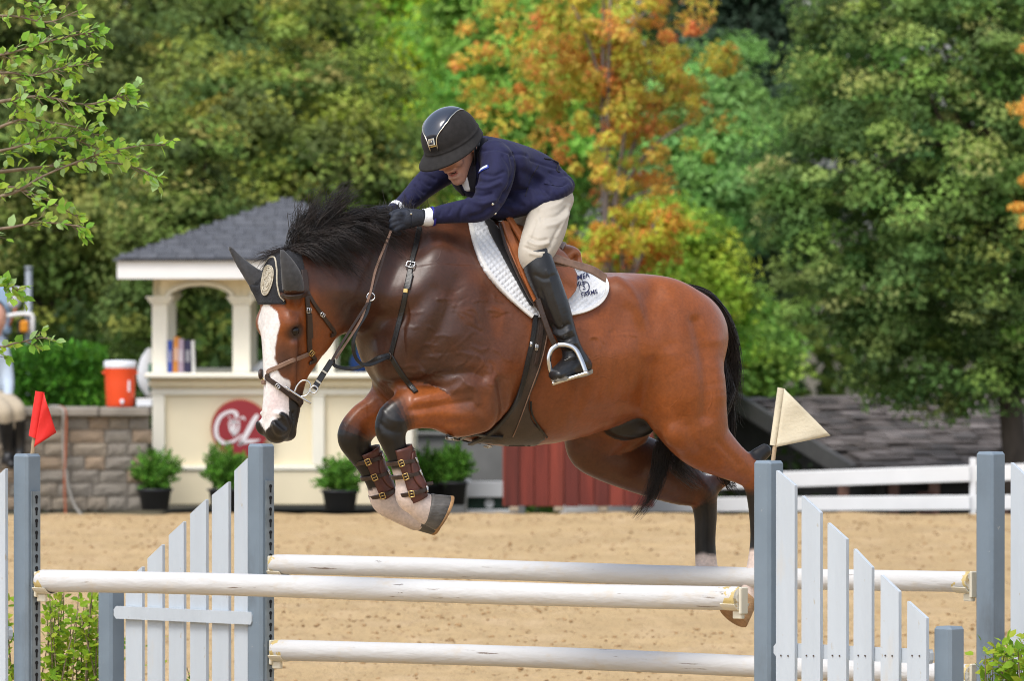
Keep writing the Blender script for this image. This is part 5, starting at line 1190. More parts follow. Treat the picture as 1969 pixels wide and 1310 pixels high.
breeches = mesh_obj('breeches', hw(rV + D), rF, beige, person, True)
# ---- boots with soles
def make_boot(calf, foot, wr):
    f = Field(*bounds([calf, foot], .05), .0046); f.add(calf, .02, grow=.003).add(foot, .025, grow=.003)
    V, F = f.mesh(); V = relax(V, F, 2); N = vnormals(V, F); D = np.zeros_like(V)
    if wr:
        for pts, wd, amp in [([(1030, 530), (1048, 536), (1066, 530)], 4, -1.6), ([(1062, 628), (1076, 634), (1092, 624)], 3.5, -3.0), ([(1064, 640), (1080, 645), (1096, 636)], 3.5, 3.0), ([(1068, 650), (1084, 656), (1102, 648)], 3, -3.2), ([(1074, 662), (1090, 666), (1106, 660)], 3, 2.5), ([(1078, 674), (1096, 676), (1112, 672)], 3, -2.5), ([(1040, 560), (1052, 600), (1064, 630)], 5, -1.5), ([(1052, 520), (1066, 570), (1082, 620)], 3, 1.5)]:
            D += dstroke(V, N, pts, wd, amp)
    return mesh_obj('boot', hw(V + D), F, boot_m, person, True)
nb = make_boot(n_calf, n_foot, True); fb = make_boot(f_calf, f_foot, False)
sole_m = mat('dusty_boot_sole', (.26, .24, .20), rough=.9, var=.3, scale=30, bump=.3, bscale=60)
sl = MB(); q = smooth_path([Hw(1134, 714, .375), Hw(1118, 720, .385), Hw(1098, 724, .405), Hw(1080, 728, .425), Hw(1066, 729, .445)], 4)
wds = np.interp(np.linspace(0, 1, len(q)), [0, .2, .5, .8, 1], [.028, .034, .034, .043, .030]); vv = []; ff = []; 
for i, c in enumerate(q):
    for a, b in ((-1, -.5), (1, -.5), (1, .5), (-1, .5)): vv.append(c + HL * wds[i] * a + HZ * .016 * b)
for i in range(len(q) - 1):
    for k in range(4): ff.append((i * 4 + k, i * 4 + (k + 1) % 4, (i + 1) * 4 + (k + 1) % 4, (i + 1) * 4 + k))
ff += [(3, 2, 1, 0), tuple((len(q) - 1) * 4 + k for k in range(4))]
mesh_obj('sole', vv, ff, sole_m, nb)
ribbon('spur_strap', np.array([Hw(1128, 694, .40), Hw(1116, 690, .432), Hw(1100, 690, .436), Hw(1086, 696, .43)]), np.tile(HL, (4, 1)), .014, .004, leather_blk, nb)
ribbon('spur', np.array([Hw(1112, 690, .436), Hw(1126, 686, .42), Hw(1132, 685, .39)]), np.tile(unit([0, -1, .2]), (3, 1)), .010, .005, steel, nb)
# ---- gloves
for palm, fg, th in hands:
    g = Field(*bounds([palm, th] + fg, .03), .0030); g.add(palm, .012)
    for q in fg: g.add(q, .0045)
    g.add(th, .006); v_, f_ = g.mesh(); go = mesh_obj('glove', hw(relax(v_, f_, 1)), f_, glove_m, person, True)
    if palm is hands[0][0]:
        ng = go; sr = sleeve_ring('glove_cuff', [(786, 420, .157, 18, .031), (797, 419, .159, 17, .032), (812, 418, .163, 14.5, .031)], glove_m)
        h = Hw(790, 411, .187); MB().lathe([(.0, -.001), (.004, 0), (.004, .003), (.0, .004)], h, 10, np.stack([HF, HZ, HL]).T).obj('glove_snap', silver_m, ng)
# ---- helmet
hel = []
def dome(a, t):                       # a: azimuth from the front, t: 0 at the crown .. 1 at the rim
    e = t * math.pi / 2; cf, sf_ = math.cos(a), math.sin(a)
    rx = .128 if cf > 0 else .136
    return np.array([rx * cf * math.sin(e) ** .94, .112 * sf_ * math.sin(e) ** .94, .122 * math.cos(e) ** .94 if e < 1.5707 else 0.0])
na, nd_ = 64, 16; v = []; f = []
H0 = .012
for i in range(nd_ + 1):
    for k in range(na): p = dome(2 * math.pi * k / na, i / nd_); v.append(p + [0, 0, H0])
rows = nd_ + 1
def brim(a, s_):                      # below the seam: a peak at the front, a short skirt behind
    p = dome(a, 1.0); fr = max(0, math.cos(a)); pk = max(0.0, (math.cos(a) + .25) / 1.25) ** 1.5
    ext = .006 + .058 * pk; drop = .030 - .012 * pk + .014 * pk * s_
    o = unit([p[0], p[1] * 1.15, 0])
    return p + o * ext * s_ * 1.0 + np.array([0, 0, H0 - drop * s_ * (1.15 - .15 * s_)])
for s_ in (.03, .04):
    for k in range(na): a = 2 * math.pi * k / na; p = dome(a, 1.0); o = unit([p[0], p[1], 0]); v.append(p + o * (.0035 if s_ == .03 else .0005) + np.array([0, 0, H0 - .002 - (.004 if s_ == .04 else 0)]))
for s_ in (.25, .5, .75, .94, 1.0):
    for k in range(na): v.append(brim(2 * math.pi * k / na, s_) - np.array([0, 0, .006 + (.004 if s_ == 1.0 else 0)]))
for s_ in (.9, .5, .1):
    for k in range(na): a = 2 * math.pi * k / na; v.append(brim(a, s_) * np.array([.975, .975, 1]) - np.array([0, 0, .011]))
for k in range(na): a = 2 * math.pi * k / na; v.append(dome(a, 1.0) * .86 + np.array([0, 0, H0]))
for k in range(na): a = 2 * math.pi * k / na; v.append(dome(a, .55) * .9 + np.array([0, 0, H0]))
tot = len(v) // na
for i in range(tot - 1):
    for k in range(na): j = (k + 1) % na; f.append((i * na + k, i * na + j, (i + 1) * na + j, (i + 1) * na + k))
helmet = mesh_obj('helmet', [rw(*p) for p in v], f, helm_m, person, True)
def dpt(l_, x_, o):                   # a point on the dome: l_ across, x_ forward of the crown
    z2 = 1 - (x_ / (.1285 if x_ > 0 else .1365)) ** 2 - (l_ / .1125) ** 2; p = np.array([x_, l_, .1225 * math.sqrt(max(z2, 1e-4))])
    return rw(*(p + unit(p / np.array([.128, .112, .122]) ** 2) * o + [0, 0, H0]))
cols = 11; v = []; f = []; ts = np.linspace(-.07, .108, 24)
def halfw(x_): return np.interp(x_, [-.07, 0, .05, .08, .108, .125], [.062, .066, .060, .046, .024, .0165])
for t_ in ts:
    for k in range(cols): v.append(dpt(halfw(t_) * (2 * k / (cols - 1) - 1), t_, .0034))
f = [(i * cols + k, i * cols + k + 1, (i + 1) * cols + k + 1, (i + 1) * cols + k) for i in range(len(ts) - 1) for k in range(cols - 1)]
o = mesh_obj('centre_panel', v, f, gloss_m, helmet, True); md = o.modifiers.new('s', 'SOLIDIFY'); md.thickness = .004; md.offset = 0
for s_ in (1, -1): MB().tube([dpt(s_ * halfw(t_), t_, .0045) for t_ in np.linspace(-.07, .126, 30)], .0024, 6).obj('trim', silver_m, helmet, True)
bd_c = dpt(0, .117, .006); bn = unit(bd_c - RC); bx = RM[1]; by = np.cross(bn, bx)
MB().box(bd_c, (.030, .030, .007), np.stack([bx, by, bn]).T, .002).obj('badge_plate', silver_m, helmet)
MB().box(bd_c + bn * .003 - by * .001, (.023, .017, .005), np.stack([bx, by, bn]).T, .002).obj('badge_inset', gloss_m, helmet)
MB().box(bd_c - RM[2] * .0195 + bn * .001, (.027, .006, .006), np.stack([bx, by, bn]).T, .001).obj('badge_bar', brass, helmet)
em = MB(); 
for pts in ([(-.006, -.004), (-.004, .005), (0, .0)], [(.006, -.004), (.004, .005), (0, .0)]): em.tube([bd_c + bn * .006 + bx * x + by * y for x, y in smooth_path(pts, 3)], .0012, 5)
em.obj('badge_emblem', silver_m, helmet)
# harness
for s_ in (1, -1):
    pts = [rw(-.02, s_ * .088, -.01), rw(.0, s_ * .086, -.06), rw(.02, s_ * .070, -.11), rw(.028, s_ * .035, -.140), rw(.03, 0, -.150)]
    ribbon('chin_strap', pts, [RM[1] * s_, RM[1] * s_, unit(RM[1] * s_ - RM[2] * .4), unit(RM[1] * s_ - RM[2]), -RM[2]], .016, .003, leather_blk, helmet)
    pts = [rw(-.075, s_ * .075, -.01), rw(-.04, s_ * .086, -.05), rw(.0, s_ * .084, -.07)]
    ribbon('rear_strap', pts, [RM[1] * s_] * 3, .014, .003, leather_blk, helmet)
hairm = mat('dark_hair', (.018, .012, .009), rough=.6, var=.3, scale=40, stretch=(1, 1, .2))
hf_ = Field(*bounds([Blob(rl(-.05, 0, -.03), (.10, .09, .09), RROT)], .03), .005)
hf_.add(Blob(rl(-.050, 0, -.028), (.070, .078, .050), RROT), .01).add(Blob(rl(-.085, 0, -.055), (.035, .045, .035), RROT), .02)
v_, f_ = hf_.mesh(); mesh_obj('hair', hw(relax(v_, f_, 1)), f_, hairm, person, True)
# ================================================================== mane and tail
hair_m = mat('black_horse_hair', (.008, .0068, .0065), rough=.40, var=.4, scale=14, spec=.35, col2=(.030, .021, .017))
def strands(name, paths, r0, parent, m=hair_m, ns=3):
    V = []; F = []; n0 = 0
    for pts in paths:
        k = len(pts); rr = r0 * np.interp(np.linspace(0, 1, k), [0, .5, 1], [1, .85, .22]); v, f = tube_geo(pts, rr, ns); V.append(v); F.append(np.array(f) + n0); n0 += len(v)
    o = mesh_obj(name, np.vstack(V), np.vstack(F), m, parent, True); return tag(o, kind='stuff')
hr = np.random.default_rng(21)
def crest_root(u):                    # top of the neck at that place
    lat = np.interp(u, [540, 612, 655, 705, 770, 900], [.17, .14, .10, .05, .01, 0])
    b = Hp(u, 560, lat); h, n, i, d = HBVH.ray_cast(Vector(hw(b + [0, 0, .6])), Vector((0, 0, -1)), 1.2)
    return np.array(h) if h else hw(b), lat
HRV = HF * -1.0                       # backwards along the horse
def mane():
    out = []; m = pxm(-.1)
    def lock(u0, L, d0, d1, n, sp, lat_d, lat_s=.02):   # a lock of hair: px directions, then drift towards the near side
        r, lat = crest_root(u0); jd = hr.normal(0, .17, 2); L = L * hr.uniform(.62, 1.12); jl = hr.normal(0, lat_s)
        for _ in range(n):
            o_ = HF * hr.normal(0, .015) + HL * hr.normal(0, .014); a = r - HZ * .008; kk = hr.uniform(.45, .95); LL = L * hr.uniform(.72, 1.06) * m; pts = []
            e = hr.normal(0, sp * (.5 if hr.uniform() < .8 else 1.8), 2); cu = hr.normal(0, .06, 3); ld = lat_d + jl + hr.normal(0, .012)
            for t in np.linspace(0, 1, 9):
                du = (d0[0] + jd[0] + e[0]) * t + (d1[0]) * t * t + cu[0] * math.sin(t * 5 + cu[2] * 30); dv = (d0[1] + jd[1] + e[1]) * t + d1[1] * t * t + cu[1] * math.sin(t * 6 + cu[2] * 50)
                pts.append(a + LL * (HRV * du * 1.12 - HZ * dv) + HL * ld * t * (1.6 - .6 * t))
            pts = np.array(pts); t_ = np.linspace(0, 1, 9)[:, None]; out.append(pts + o_ * (1 - kk * np.sin(t_ * 1.57)))
    for u in np.linspace(560, 700, 44):   # standing crest blown back
        s = (u - 560) / 140; lock(u + hr.normal(0, 3), np.interp(s, [0, .25, .6, 1], [80, 114, 88, 26]), (np.interp(s, [0, .3, 1], [-.22, .02, .45]), np.interp(s, [0, .3, 1], [-.95, -1.02, -.62])), (.40, .24 + .25 * s), 24, .07, .0)
        lock(u + hr.normal(0, 3), np.interp(s, [0, .5, 1], [64, 74, 40]), (.15 + .35 * s, -.75), (.55, .45), 17, .09, .04)
    for u in np.linspace(556, 690, 34):   # laid over the near side
        lock(u, hr.uniform(60, 105), (.48, -.30), (.42, .75), 20, .08, .09, .015)
        lock(u, hr.uniform(40, 80), (.25, -.15), (.55, .85), 16, .12, .11, .015)
    for u in np.linspace(690, 890, 46):
        lock(u, hr.uniform(16, 32), (.8, -.12), (.30, .35), 18, .12, .05, .02)
    for u in np.linspace(742, 795, 14): lock(u, hr.uniform(30, 62), (.02, -.95), (.25, .05), 6, .18, -.05, .02)
    for u in np.linspace(800, 850, 9): lock(u, hr.uniform(20, 40), (.10, -.9), (.2, .1), 4, .18, 0, .02)
    for u in np.linspace(535, 566, 12): lock(u, hr.uniform(34, 60), (-.65, -.12), (-.2, .35), 8, .12, .0, .02)   # wisps of the forelock
    for u in np.linspace(548, 568, 8): lock(u, hr.uniform(30, 50), (.3, -.5), (.4, .5), 8, .12, .05, .02)
    return out
strands('mane', mane(), .0016, horse)
def tail():
    out = []
    def bundle(nodes_, n, s0, s1, tips, wig=.006):
        base = smooth_path([(*Hw(u, v, l),) for u, v, l in nodes_], 5); k = len(base)
        for _ in range(n):
            o = unit(hr.normal(0, 1, 3)) * hr.uniform(0, 1) ** .5; end = int(k * hr.uniform(*tips)); pts = base[:max(6, end)].copy(); q = len(pts)
            t = np.linspace(0, 1, q)[:, None]; sp = s0 + (s1 - s0) * t; ph = hr.uniform(0, 6, 3)
            pts = pts + o * sp * np.sin(np.clip(t * 6, .35, 1.57)) + wig * np.sin(t * 9 + ph) * t
            out.append(pts[::2] if q > 14 else pts)
    bundle([(1292, 566, 0), (1322, 562, 0), (1356, 574, 0), (1384, 603, -.01), (1402, 645, -.02), (1410, 690, -.03), (1412, 740, -.03), (1406, 790, -.04)], 1000, .036, .034, (.55, 1.0))
    bundle([(1296, 568, 0), (1335, 575, 0), (1372, 612, -.01), (1395, 670, -.02), (1408, 730, -.02), (1412, 790, -.03), (1430, 812, -.03)], 34, .034, .05, (.7, 1.0), .012)
    bundle([(1390, 690, -.03), (1385, 745, .0), (1350, 800, .02), (1300, 835, .015), (1276, 862, .005), (1268, 905, .0), (1252, 955, -.01), (1218, 1002, -.02)], 420, .05, .030, (.72, 1.0), .010)
    bundle([(1395, 700, -.03), (1395, 770, -.02), (1335, 850, .0), (1300, 885, .0), (1330, 915, .0), (1350, 930, -.02)], 160, .04, .05, (.7, 1.0), .010)
    bundle([(1404, 740, -.04), (1400, 840, -.05), (1392, 900, -.06), (1402, 930, -.06), (1420, 950, -.06)], 130, .03, .030, (.75, 1.0), .008)
    return out
strands('tail', tail(), .0019, horse)
# ================================================================== the booth and what stands along the far side
BY = 38.0                             # front of the booth
def bx_(u, y=BY): return P(u, 655, y)[0]
def bz_(v, y=BY): return P(984, v, y)[2]
cream_w = mat('cream_paint', (.82, .73, .52), rough=.6, var=.04, scale=3, bump=.03, bscale=30)
trim_w = mat('ivory_trim', (.82, .79, .67), rough=.55, var=.04, scale=3)
fascia_w = mat('white_fascia', (.80, .80, .79), rough=.55, var=.04, scale=3)
roof_s = mat('grey_asphalt_shingle', (.078, .083, .096), rough=.9, var=.25, scale=9, bump=.25, bscale=90)
roof_s2 = mat('pale_asphalt_shingle', (.090, .095, .108), rough=.9, var=.25, scale=9, bump=.25, bscale=90)
dark_int = mat('dark_interior', (.05, .045, .035), rough=.9)
def child_box(name, x0, x1, y0, y1, z0, z1, m, parent, bev=.006): return MB().box(((x0 + x1) / 2, (y0 + y1) / 2, (z0 + z1) / 2), (x1 - x0, y1 - y0, z1 - z0), None, bev).obj(name, m, parent)
XL, XR = bx_(293), bx_(797); DEP = 2.1
booth = thing('judges_booth', ((XL + XR) / 2, BY + DEP / 2, 0), 'cream wooden booth with arches, a grey hipped roof and a round red sign', 'booth')
zc, ze = bz_(728), bz_(533)           # counter, eave
child_box('plinth', XL + .01, XR - .01, BY + .02, BY + DEP - .02, .03, bz_(972), dark_int, booth)
for y0, y1, fr in ((BY, BY + .10, True), (BY + DEP - .10, BY + DEP, False)):
    child_box('lower_wall', XL, XR, y0 + .02, y1, bz_(972) + .002, zc, cream_w, booth)
for x0, x1 in ((XL, XL + .10), (XR - .10, XR)): child_box('lower_wall', x0 + .002, x1 - .002, BY + .102, BY + DEP - .102, bz_(972) + .002, zc - .004, cream_w, booth)
child_box('counter', XL - .06, XR + .06, BY - .14, BY + .16, zc + .002, zc + .045, trim_w, booth, .012)
child_box('counter', XL - .06, XR + .06, BY + DEP - .16, BY + DEP + .12, zc + .002, zc + .045, trim_w, booth, .012)
child_box('counter_moulding', XL - .03, XR + .03, BY - .055, BY + .018, zc - .075, zc - .002, cream_w, booth, .02)
child_box('frieze', XL - .01, XR + .01, BY - .012, BY + .018, zc - .135, zc - .077, trim_w, booth)
child_box('base_board', XL - .015, XR + .015, BY - .035, BY + .018, bz_(972) + .004, bz_(906), cream_w, booth)
child_box('base_moulding', XL - .02, XR + .02, BY - .05, BY + .017, bz_(906) + .002, bz_(896), trim_w, booth, .01)
for u in (305, 612, 782): child_box('pilaster', bx_(u - 12), bx_(u + 12), BY - .028, BY + .016, bz_(895), zc - .137, trim_w, booth)
cols_u = [(307, 15), (464, 17), (626, 17), (783, 15)]
for y0 in (BY + .02, BY + DEP - .14):
    for u, hw_ in cols_u:
        xa, xb = bx_(u - hw_), bx_(u + hw_)
        child_box('column', xa, xb, y0, y0 + .12, zc + .047, bz_(586), trim_w, booth)
        for k in range(4): child_box('capital', xa - .012 * (k + 1), xb + .012 * (k + 1), y0 - .012 * (k + 1), y0 + .12 + .012 * (k + 1), bz_(586) + .002 + .016 * k, bz_(586) + .018 + .016 * k, trim_w, booth, .003)
    # spandrels: boards with the arches cut out of them
    top = ze - .012
    for (ua, ha), (ub, hb) in zip(cols_u[:-1], cols_u[1:]):
        xa, xb = bx_(ua + ha), bx_(ub - hb); xm, rx = (xa + xb) / 2, (xb - xa) / 2; z0 = bz_(575); rz = bz_(548) - z0; n = 20
        arc = [(xm - rx * math.cos(math.pi * k / n), z0 + rz * math.sin(math.pi * k / n)) for k in range(n + 1)]
        xl2, xr2 = bx_(ua) + .002, bx_(ub) - .002; v = []; f = []
        pts = [(xl2, z0)] + arc + [(xr2, z0)]; tops = [xl2] + [x for x, z in arc] + [xr2]
        for yy in (y0 + .02, y0 + .10):
            for (x, z), tx in zip(pts, tops): v += [(x, yy, z), (tx, yy, top)]
        m = len(pts)
        for k in range(m - 1): a = 2 * k; f += [(a, a + 2, a + 3, a + 1), (2 * m + a + 1, 2 * m + a + 3, 2 * m + a + 2, 2 * m + a), (a, 2 * m + a, 2 * m + a + 2, a + 2)]
        mesh_obj('spandrel', v, f, cream_w, booth)
        MB().tube([(x, y0 - .004, z + .012) for x, z in arc], .022, 6).obj('arch_moulding', trim_w, booth, True)
for x0 in (XL + .001, XR - .09):      # ends: a plain panel behind the front column
    child_box('side_panel', x0, x0 + .08, BY + .15, BY + .62, zc + .047, ze - .014, cream_w, booth)
    child_box('side_beam', x0, x0 + .08, BY + .62, BY + DEP - .15, bz_(575), ze - .014, cream_w, booth)
EX0, EX1, EY0, EY1 = bx_(228), bx_(862), BY - .30, BY + DEP + .30; zf = bz_(499)
child_box('soffit', EX0 + .03, EX1 - .03, EY0 + .03, EY1 - .03, ze - .008, ze + .012, fascia_w, booth)
for a in ((EX0, EX1, EY0, EY0 + .028), (EX0, EX1, EY1 - .028, EY1), (EX0, EX0 + .028, EY0 + .03, EY1 - .03), (EX1 - .028, EX1, EY0 + .03, EY1 - .03)): child_box('fascia', a[0], a[1], a[2], a[3], ze - .014, zf - .002, fascia_w, booth)
APX = np.array([(EX0 + EX1) / 2, (EY0 + EY1) / 2, bz_(383, BY + DEP / 2)]); q = [np.array(c) for c in ((EX0 - .03, EY0 - .03, zf), (EX1 + .03, EY0 - .03, zf), (EX1 + .03, EY1 + .03, zf), (EX0 - .03, EY1 + .03, zf))]
roof_o = mesh_obj('roof', q + [APX] + [c - [0, 0, .012] for c in q], [(0, 1, 4), (1, 2, 4), (2, 3, 4), (3, 0, 4), (8, 7, 6, 5), (0, 5, 6, 1), (1, 6, 7, 2), (2, 7, 8, 3), (3, 8, 5, 0)], roof_s, booth)
# shingles: the front slope piece by piece, the other slopes joined
sh_mesh = {}
srn = np.random.default_rng(4)
def shingle_slope(a, b, c, single):
    ex = unit(b - a); m = (a + b) / 2; up = unit((c - m) - ex * ((c - m) @ ex)); nn = np.cross(ex, up); Ls = (c - m) @ up; W = np.linalg.norm(b - a); rows = 13; rh = Ls / rows; mb = MB()
    for r in range(rows):
        w_ = W * (1 - (r + .75) / rows) + .06; n = max(1, int(round(w_ / .155))); wd = w_ / n
        for k in range(n):
            x = -w_ / 2 + wd * (k + .5) + (.0 if r % 2 else 0); h = rh * 1.06; c0 = m + ex * x + up * (r * rh + h / 2) + nn * (.008 + srn.uniform(0, .003))
            rot = np.stack([ex, up, nn]).T; tilt = np.array(Matrix.Rotation(-.03, 3, 'X')); mm = roof_s2 if srn.uniform() < .35 else roof_s
            if single:
                key = (round(wd, 3), mm.name)
                if key not in sh_mesh:
                    o = MB().box((0, 0, 0), (wd * .96, h, .008)).obj('shingle', mm, roof_o, world=False); sh_mesh[key] = o.data
                else: o = bpy.data.objects.new('shingle', sh_mesh[key]); C.objects.link(o); o.parent = roof_o
                M4 = Matrix((rot @ tilt).tolist()).to_4x4(); M4.translation = Vector(c0) - Vector(booth.location); o.matrix_local = M4
            else: mb.box(c0, (wd * .96, h, .008), rot @ tilt)
    if not single: tag(mb.obj('shingle_courses', roof_s, roof_o), kind='stuff')
shingle_slope(q[0], q[1], APX, True); shingle_slope(q[1], q[2], APX, False); shingle_slope(q[3], q[0], APX, False); shingle_slope(q[2], q[3], APX, False)
# round sign
sign_red = mat('sign_red', (.26, .014, .022), rough=.5, var=.05, scale=6); sign_rim = mat('sign_rim', (.45, .20, .10), rough=.6, var=.1, scale=6); sign_wht = mat('sign_white', (.72, .68, .70), rough=.6, var=.05, scale=6)
SC = np.array([bx_(462), BY - .062, bz_(823)]); SR = 55 * pxm(BY)
sgn = thing('round_sign', SC, 'round dark red sign with white letters C and L on the booth front', 'sign')
YR = np.array([[1, 0, 0], [0, 0, -1], [0, 1, 0]]).T       # lathe axis towards the camera
def disc_y(name, c, r, th, m, parent, n=48): return MB().lathe([(r, 0), (r, th)], np.array(c), n, np.stack([(1, 0, 0), (0, 0, 1), (0, -1, 0)]).T).obj(name, m, parent)
disc_y('rim', SC, SR * 1.03, .018, sign_rim, sgn); disc_y('face', SC - [0, .012, 0], SR * .985, .010, sign_red, sgn)
def sgl(pts, wpx, nm='letter', k=5, zoff=.026):           # brush-like strokes in sign pixels
    p = smooth_path(pts, k); w_ = np.interp(np.linspace(0, 1, len(p)), np.linspace(0, 1, len(wpx)), wpx) * pxm(BY); m_ = pxm(BY)
    t = np.gradient(p, axis=0); t /= np.linalg.norm(t, axis=1)[:, None] + 1e-9; nn = np.stack([-t[:, 1], t[:, 0]], 1)
    L_ = p + nn * (w_ / m_ / 2)[:, None]; R_ = p - nn * (w_ / m_ / 2)[:, None]; v = []
    for z in (zoff, zoff - .008):
        for a, b in zip(L_, R_): 
            for c in (a, b): v.append((SC[0] + (c[0] - 462) * m_, SC[1] - z, SC[2] - (c[1] - 823) * m_))
    n = len(p); f = []
    for i in range(n - 1): a = 2 * i; f += [(a, a + 1, a + 3, a + 2), (2 * n + a, 2 * n + a + 2, 2 * n + a + 3, 2 * n + a + 1), (a, a + 2, 2 * n + a + 2, 2 * n + a), (a + 1, 2 * n + a + 1, 2 * n + a + 3, a + 3)]
    f += [(0, 2 * n, 2 * n + 1, 1), (2 * n - 2, 2 * n - 1, 4 * n - 1, 4 * n - 2)]
    return mesh_obj(nm, v, f, sign_wht, sgn)
sgl([(456, 803), (453, 793), (440, 792), (424, 802), (416, 822), (419, 842), (433, 852), (450, 848), (466, 836)], [9, 7, 6, 7, 8, 8, 7, 5, 3])
sgl([(496, 797), (490, 806), (480, 824), (470, 842), (460, 856)], [6, 9, 10, 9, 6]); sgl([(460, 854), (475, 849), (488, 848), (500, 846)], [4, 7, 6, 2])
for pts, w_ in (([(441, 812), (444, 826), (449, 836)], [3, 5, 3]), ([(450, 808), (450, 824), (450, 838)], [5, 8, 4]), ([(460, 812), (458, 826), (453, 836)], [3, 5, 3]), ([(441, 812), (450, 809), (461, 812)], [4, 6, 4]), ([(462, 806), (468, 802), (472, 808)], [2, 4, 2]), ([(444, 804), (440, 801)], [2, 3])): sgl(pts, w_, 'emblem', 4)
# things on the booth's counter
def prop_box(name, u0, u1, v0, v1, y, dep, col, label, cat, group=None, lean=0):
    x0, x1, z0, z1 = bx_(u0, y), bx_(u1, y), bz_(v1, y), bz_(v0, y)
    t = thing(name, ((x0 + x1) / 2, y, z0), label, cat, group); m = mat(name + '_cover', col, rough=.6, var=.1, scale=10)
    c_ = MB().box((0, 0, (z1 - z0) / 2), (x1 - x0, dep, z1 - z0), None, .004); o = c_.obj('cover', m, t, world=False)
    MB().box((0, -dep / 2 - .001, (z1 - z0) * .55), ((x1 - x0) * .62, .003, (z1 - z0) * .34), None).obj('spine_label', mat(name + '_label', tuple(min(1, .25 + c * .6) for c in col), rough=.7), t, world=False)
    t.rotation_euler = (0, lean, 0); return t
zt_ = zc + .045
for u0, u1, v0, col, lab, ln in ((323, 332, 655, (.02, .06, .30), 'blue binder standing leftmost in the row on the booth counter', 0), (332, 343, 648, (.50, .19, .03), 'orange binder between the blue and the mauve one on the counter', .04), (343, 354, 652, (.34, .26, .33), 'mauve binder in the row on the booth counter', 0), (355, 368, 654, (.020, .018, .06), 'dark navy binder in the row on the booth counter', 0), (370, 376, 655, (.62, .62, .60), 'thin white binder at the right end of the row on the counter', -.03)):
    prop_box('binder', u0, u1, v0, 722, BY + .05, .16, col, lab, 'binder', 'binders on the booth counter', ln)
def lump(name, prims, label, cat, m, h=.012, part='cloth', extra=None):
    f = Field(*bounds([p for p, k in prims], .05), h)
    for p, k in prims: f.add(p, k)
    v, fc = f.mesh(); v = relax(v, fc, 2); t = thing(name, (v[:, 0].mean(), v[:, 1].mean(), v[:, 2].min()), label, cat); mesh_obj(part, v, fc, m, t, True); return t
white_cl = mat('white_cloth', (.72, .73, .75), rough=.8, var=.06, scale=10, bump=.2, bscale=20); green_cl = mat('green_cloth', (.02, .13, .07), rough=.8, var=.1, scale=10); blue_cl = mat('blue_cloth', (.04, .11, .38), rough=.8, var=.1, scale=10)
def B3(u, v, y): return P(u, v, y)
gj = lump('hanging_jacket', [(Tube([(*B3(287, 676, 38.3), .03, .03), (*B3(284, 700, 38.3), .07, .06), (*B3(283, 730, 38.3), .08, .06), (*B3(289, 754, 38.3), .05, .05)], ax=(0, 1, 0)), .02)], 'white and green cloth hanging at the left corner of the booth', 'cloth', white_cl)
MB().tube([B3(291, 700, 38.24), B3(290, 728, 38.22), B3(291, 752, 38.24)], .022, 8).obj('green_trim', green_cl, gj, True)
lump('white_bag', [(Blob(B3(497, 714, 38.3), (.07, .06, .05)), .02), (Blob(B3(504, 705, 38.3), (.04, .05, .05)), .02)], 'small white bag on the counter beside the second column', 'bag', white_cl, .01)
lump('blue_bag', [(Blob(B3(690, 700, 38.5), (.075, .08, .10)), .02), (Blob(B3(694, 672, 38.5), (.04, .05, .07)), .03)], 'bright blue bag inside the booth, seen under the horse\'s neck', 'bag', blue_cl, .01)
# ---- stone wall
WY = 37.2
stone_m = [mat('wall_stone', c, rough=.95, var=.35, scale=7, bump=.6, bscale=30, col2=c2) for c, c2 in (((.27, .225, .17), (.20, .17, .135)), ((.30, .225, .155), (.23, .175, .125)), ((.235, .21, .175), (.18, .16, .135)))]
wall = thing('stone_wall', (bx_(40, WY), WY, 0), 'low wall of split grey-brown stone blocks with a flat cap', 'wall')
mortar = mat('joint_mortar', (.20, .17, .14), rough=1, var=.2)  # mortar colour of the wall's core, seen in the joints
x0w, x1w = bx_(-420, WY), bx_(289, WY)
zcap0, zcap1 = bz_(801, WY), bz_(784, WY)
child_box('core', x0w, x1w - .02, WY + .03, WY + .34, 0, zcap0 - .002, mortar, wall)
def block_geo(w_, h_, seed):
    r = np.random.default_rng(seed); nx, nz = 5, 4; v = []; f = []
    for j in range(nz):
        for i in range(nx):
            e = i in (0, nx - 1) or j in (0, nz - 1); v.append((w_ * (i / (nx - 1) - .5), .0 if e else -.008 - r.uniform(0, .010), h_ * (j / (nz - 1) - .5)))
    for j in range(nz - 1):
        for i in range(nx - 1): a = j * nx + i; f.append((a, a + 1, a + nx + 1, a + nx))
    b0 = len(v); v += [(-w_ / 2, .05, -h_ / 2), (w_ / 2, .05, -h_ / 2), (w_ / 2, .05, h_ / 2), (-w_ / 2, .05, h_ / 2)]
    f += [(nx - 1, 0, b0, b0 + 1), (nz * nx - nx, nz * nx - 1, b0 + 2, b0 + 3), (0, nx * (nz - 1), b0 + 3, b0), (nx * nz - 1, nx - 1, b0 + 1, b0 + 2)]
    return v, f
bm_cache = []
for w_ in (.16, .22, .28):
    for sd_ in range(3): bm_cache.append((w_, block_geo(w_ - .008, zcap0 / 7 - .007, sd_ + int(w_ * 100)), {}))
rows = 7; rh = zcap0 / rows; wr = np.random.default_rng(5)
for r in range(rows):
    x = x0w + wr.uniform(0, .15)
    while x < x1w - .05:
        w_, (bv, bf_), ch = bm_cache[wr.integers(len(bm_cache))]
        if x + w_ > x1w: w_, (bv, bf_), ch = bm_cache[wr.integers(3)]
        k = int(wr.integers(3))
        if k not in ch: o = mesh_obj('block', bv, bf_, stone_m[k], wall, world=False); ch[k] = o.data
        else: o = bpy.data.objects.new('block', ch[k]); C.objects.link(o); o.parent = wall
        o.location = (x + w_ / 2 - wall.location[0], wr.uniform(-.006, .012), r * rh + rh / 2); x += w_
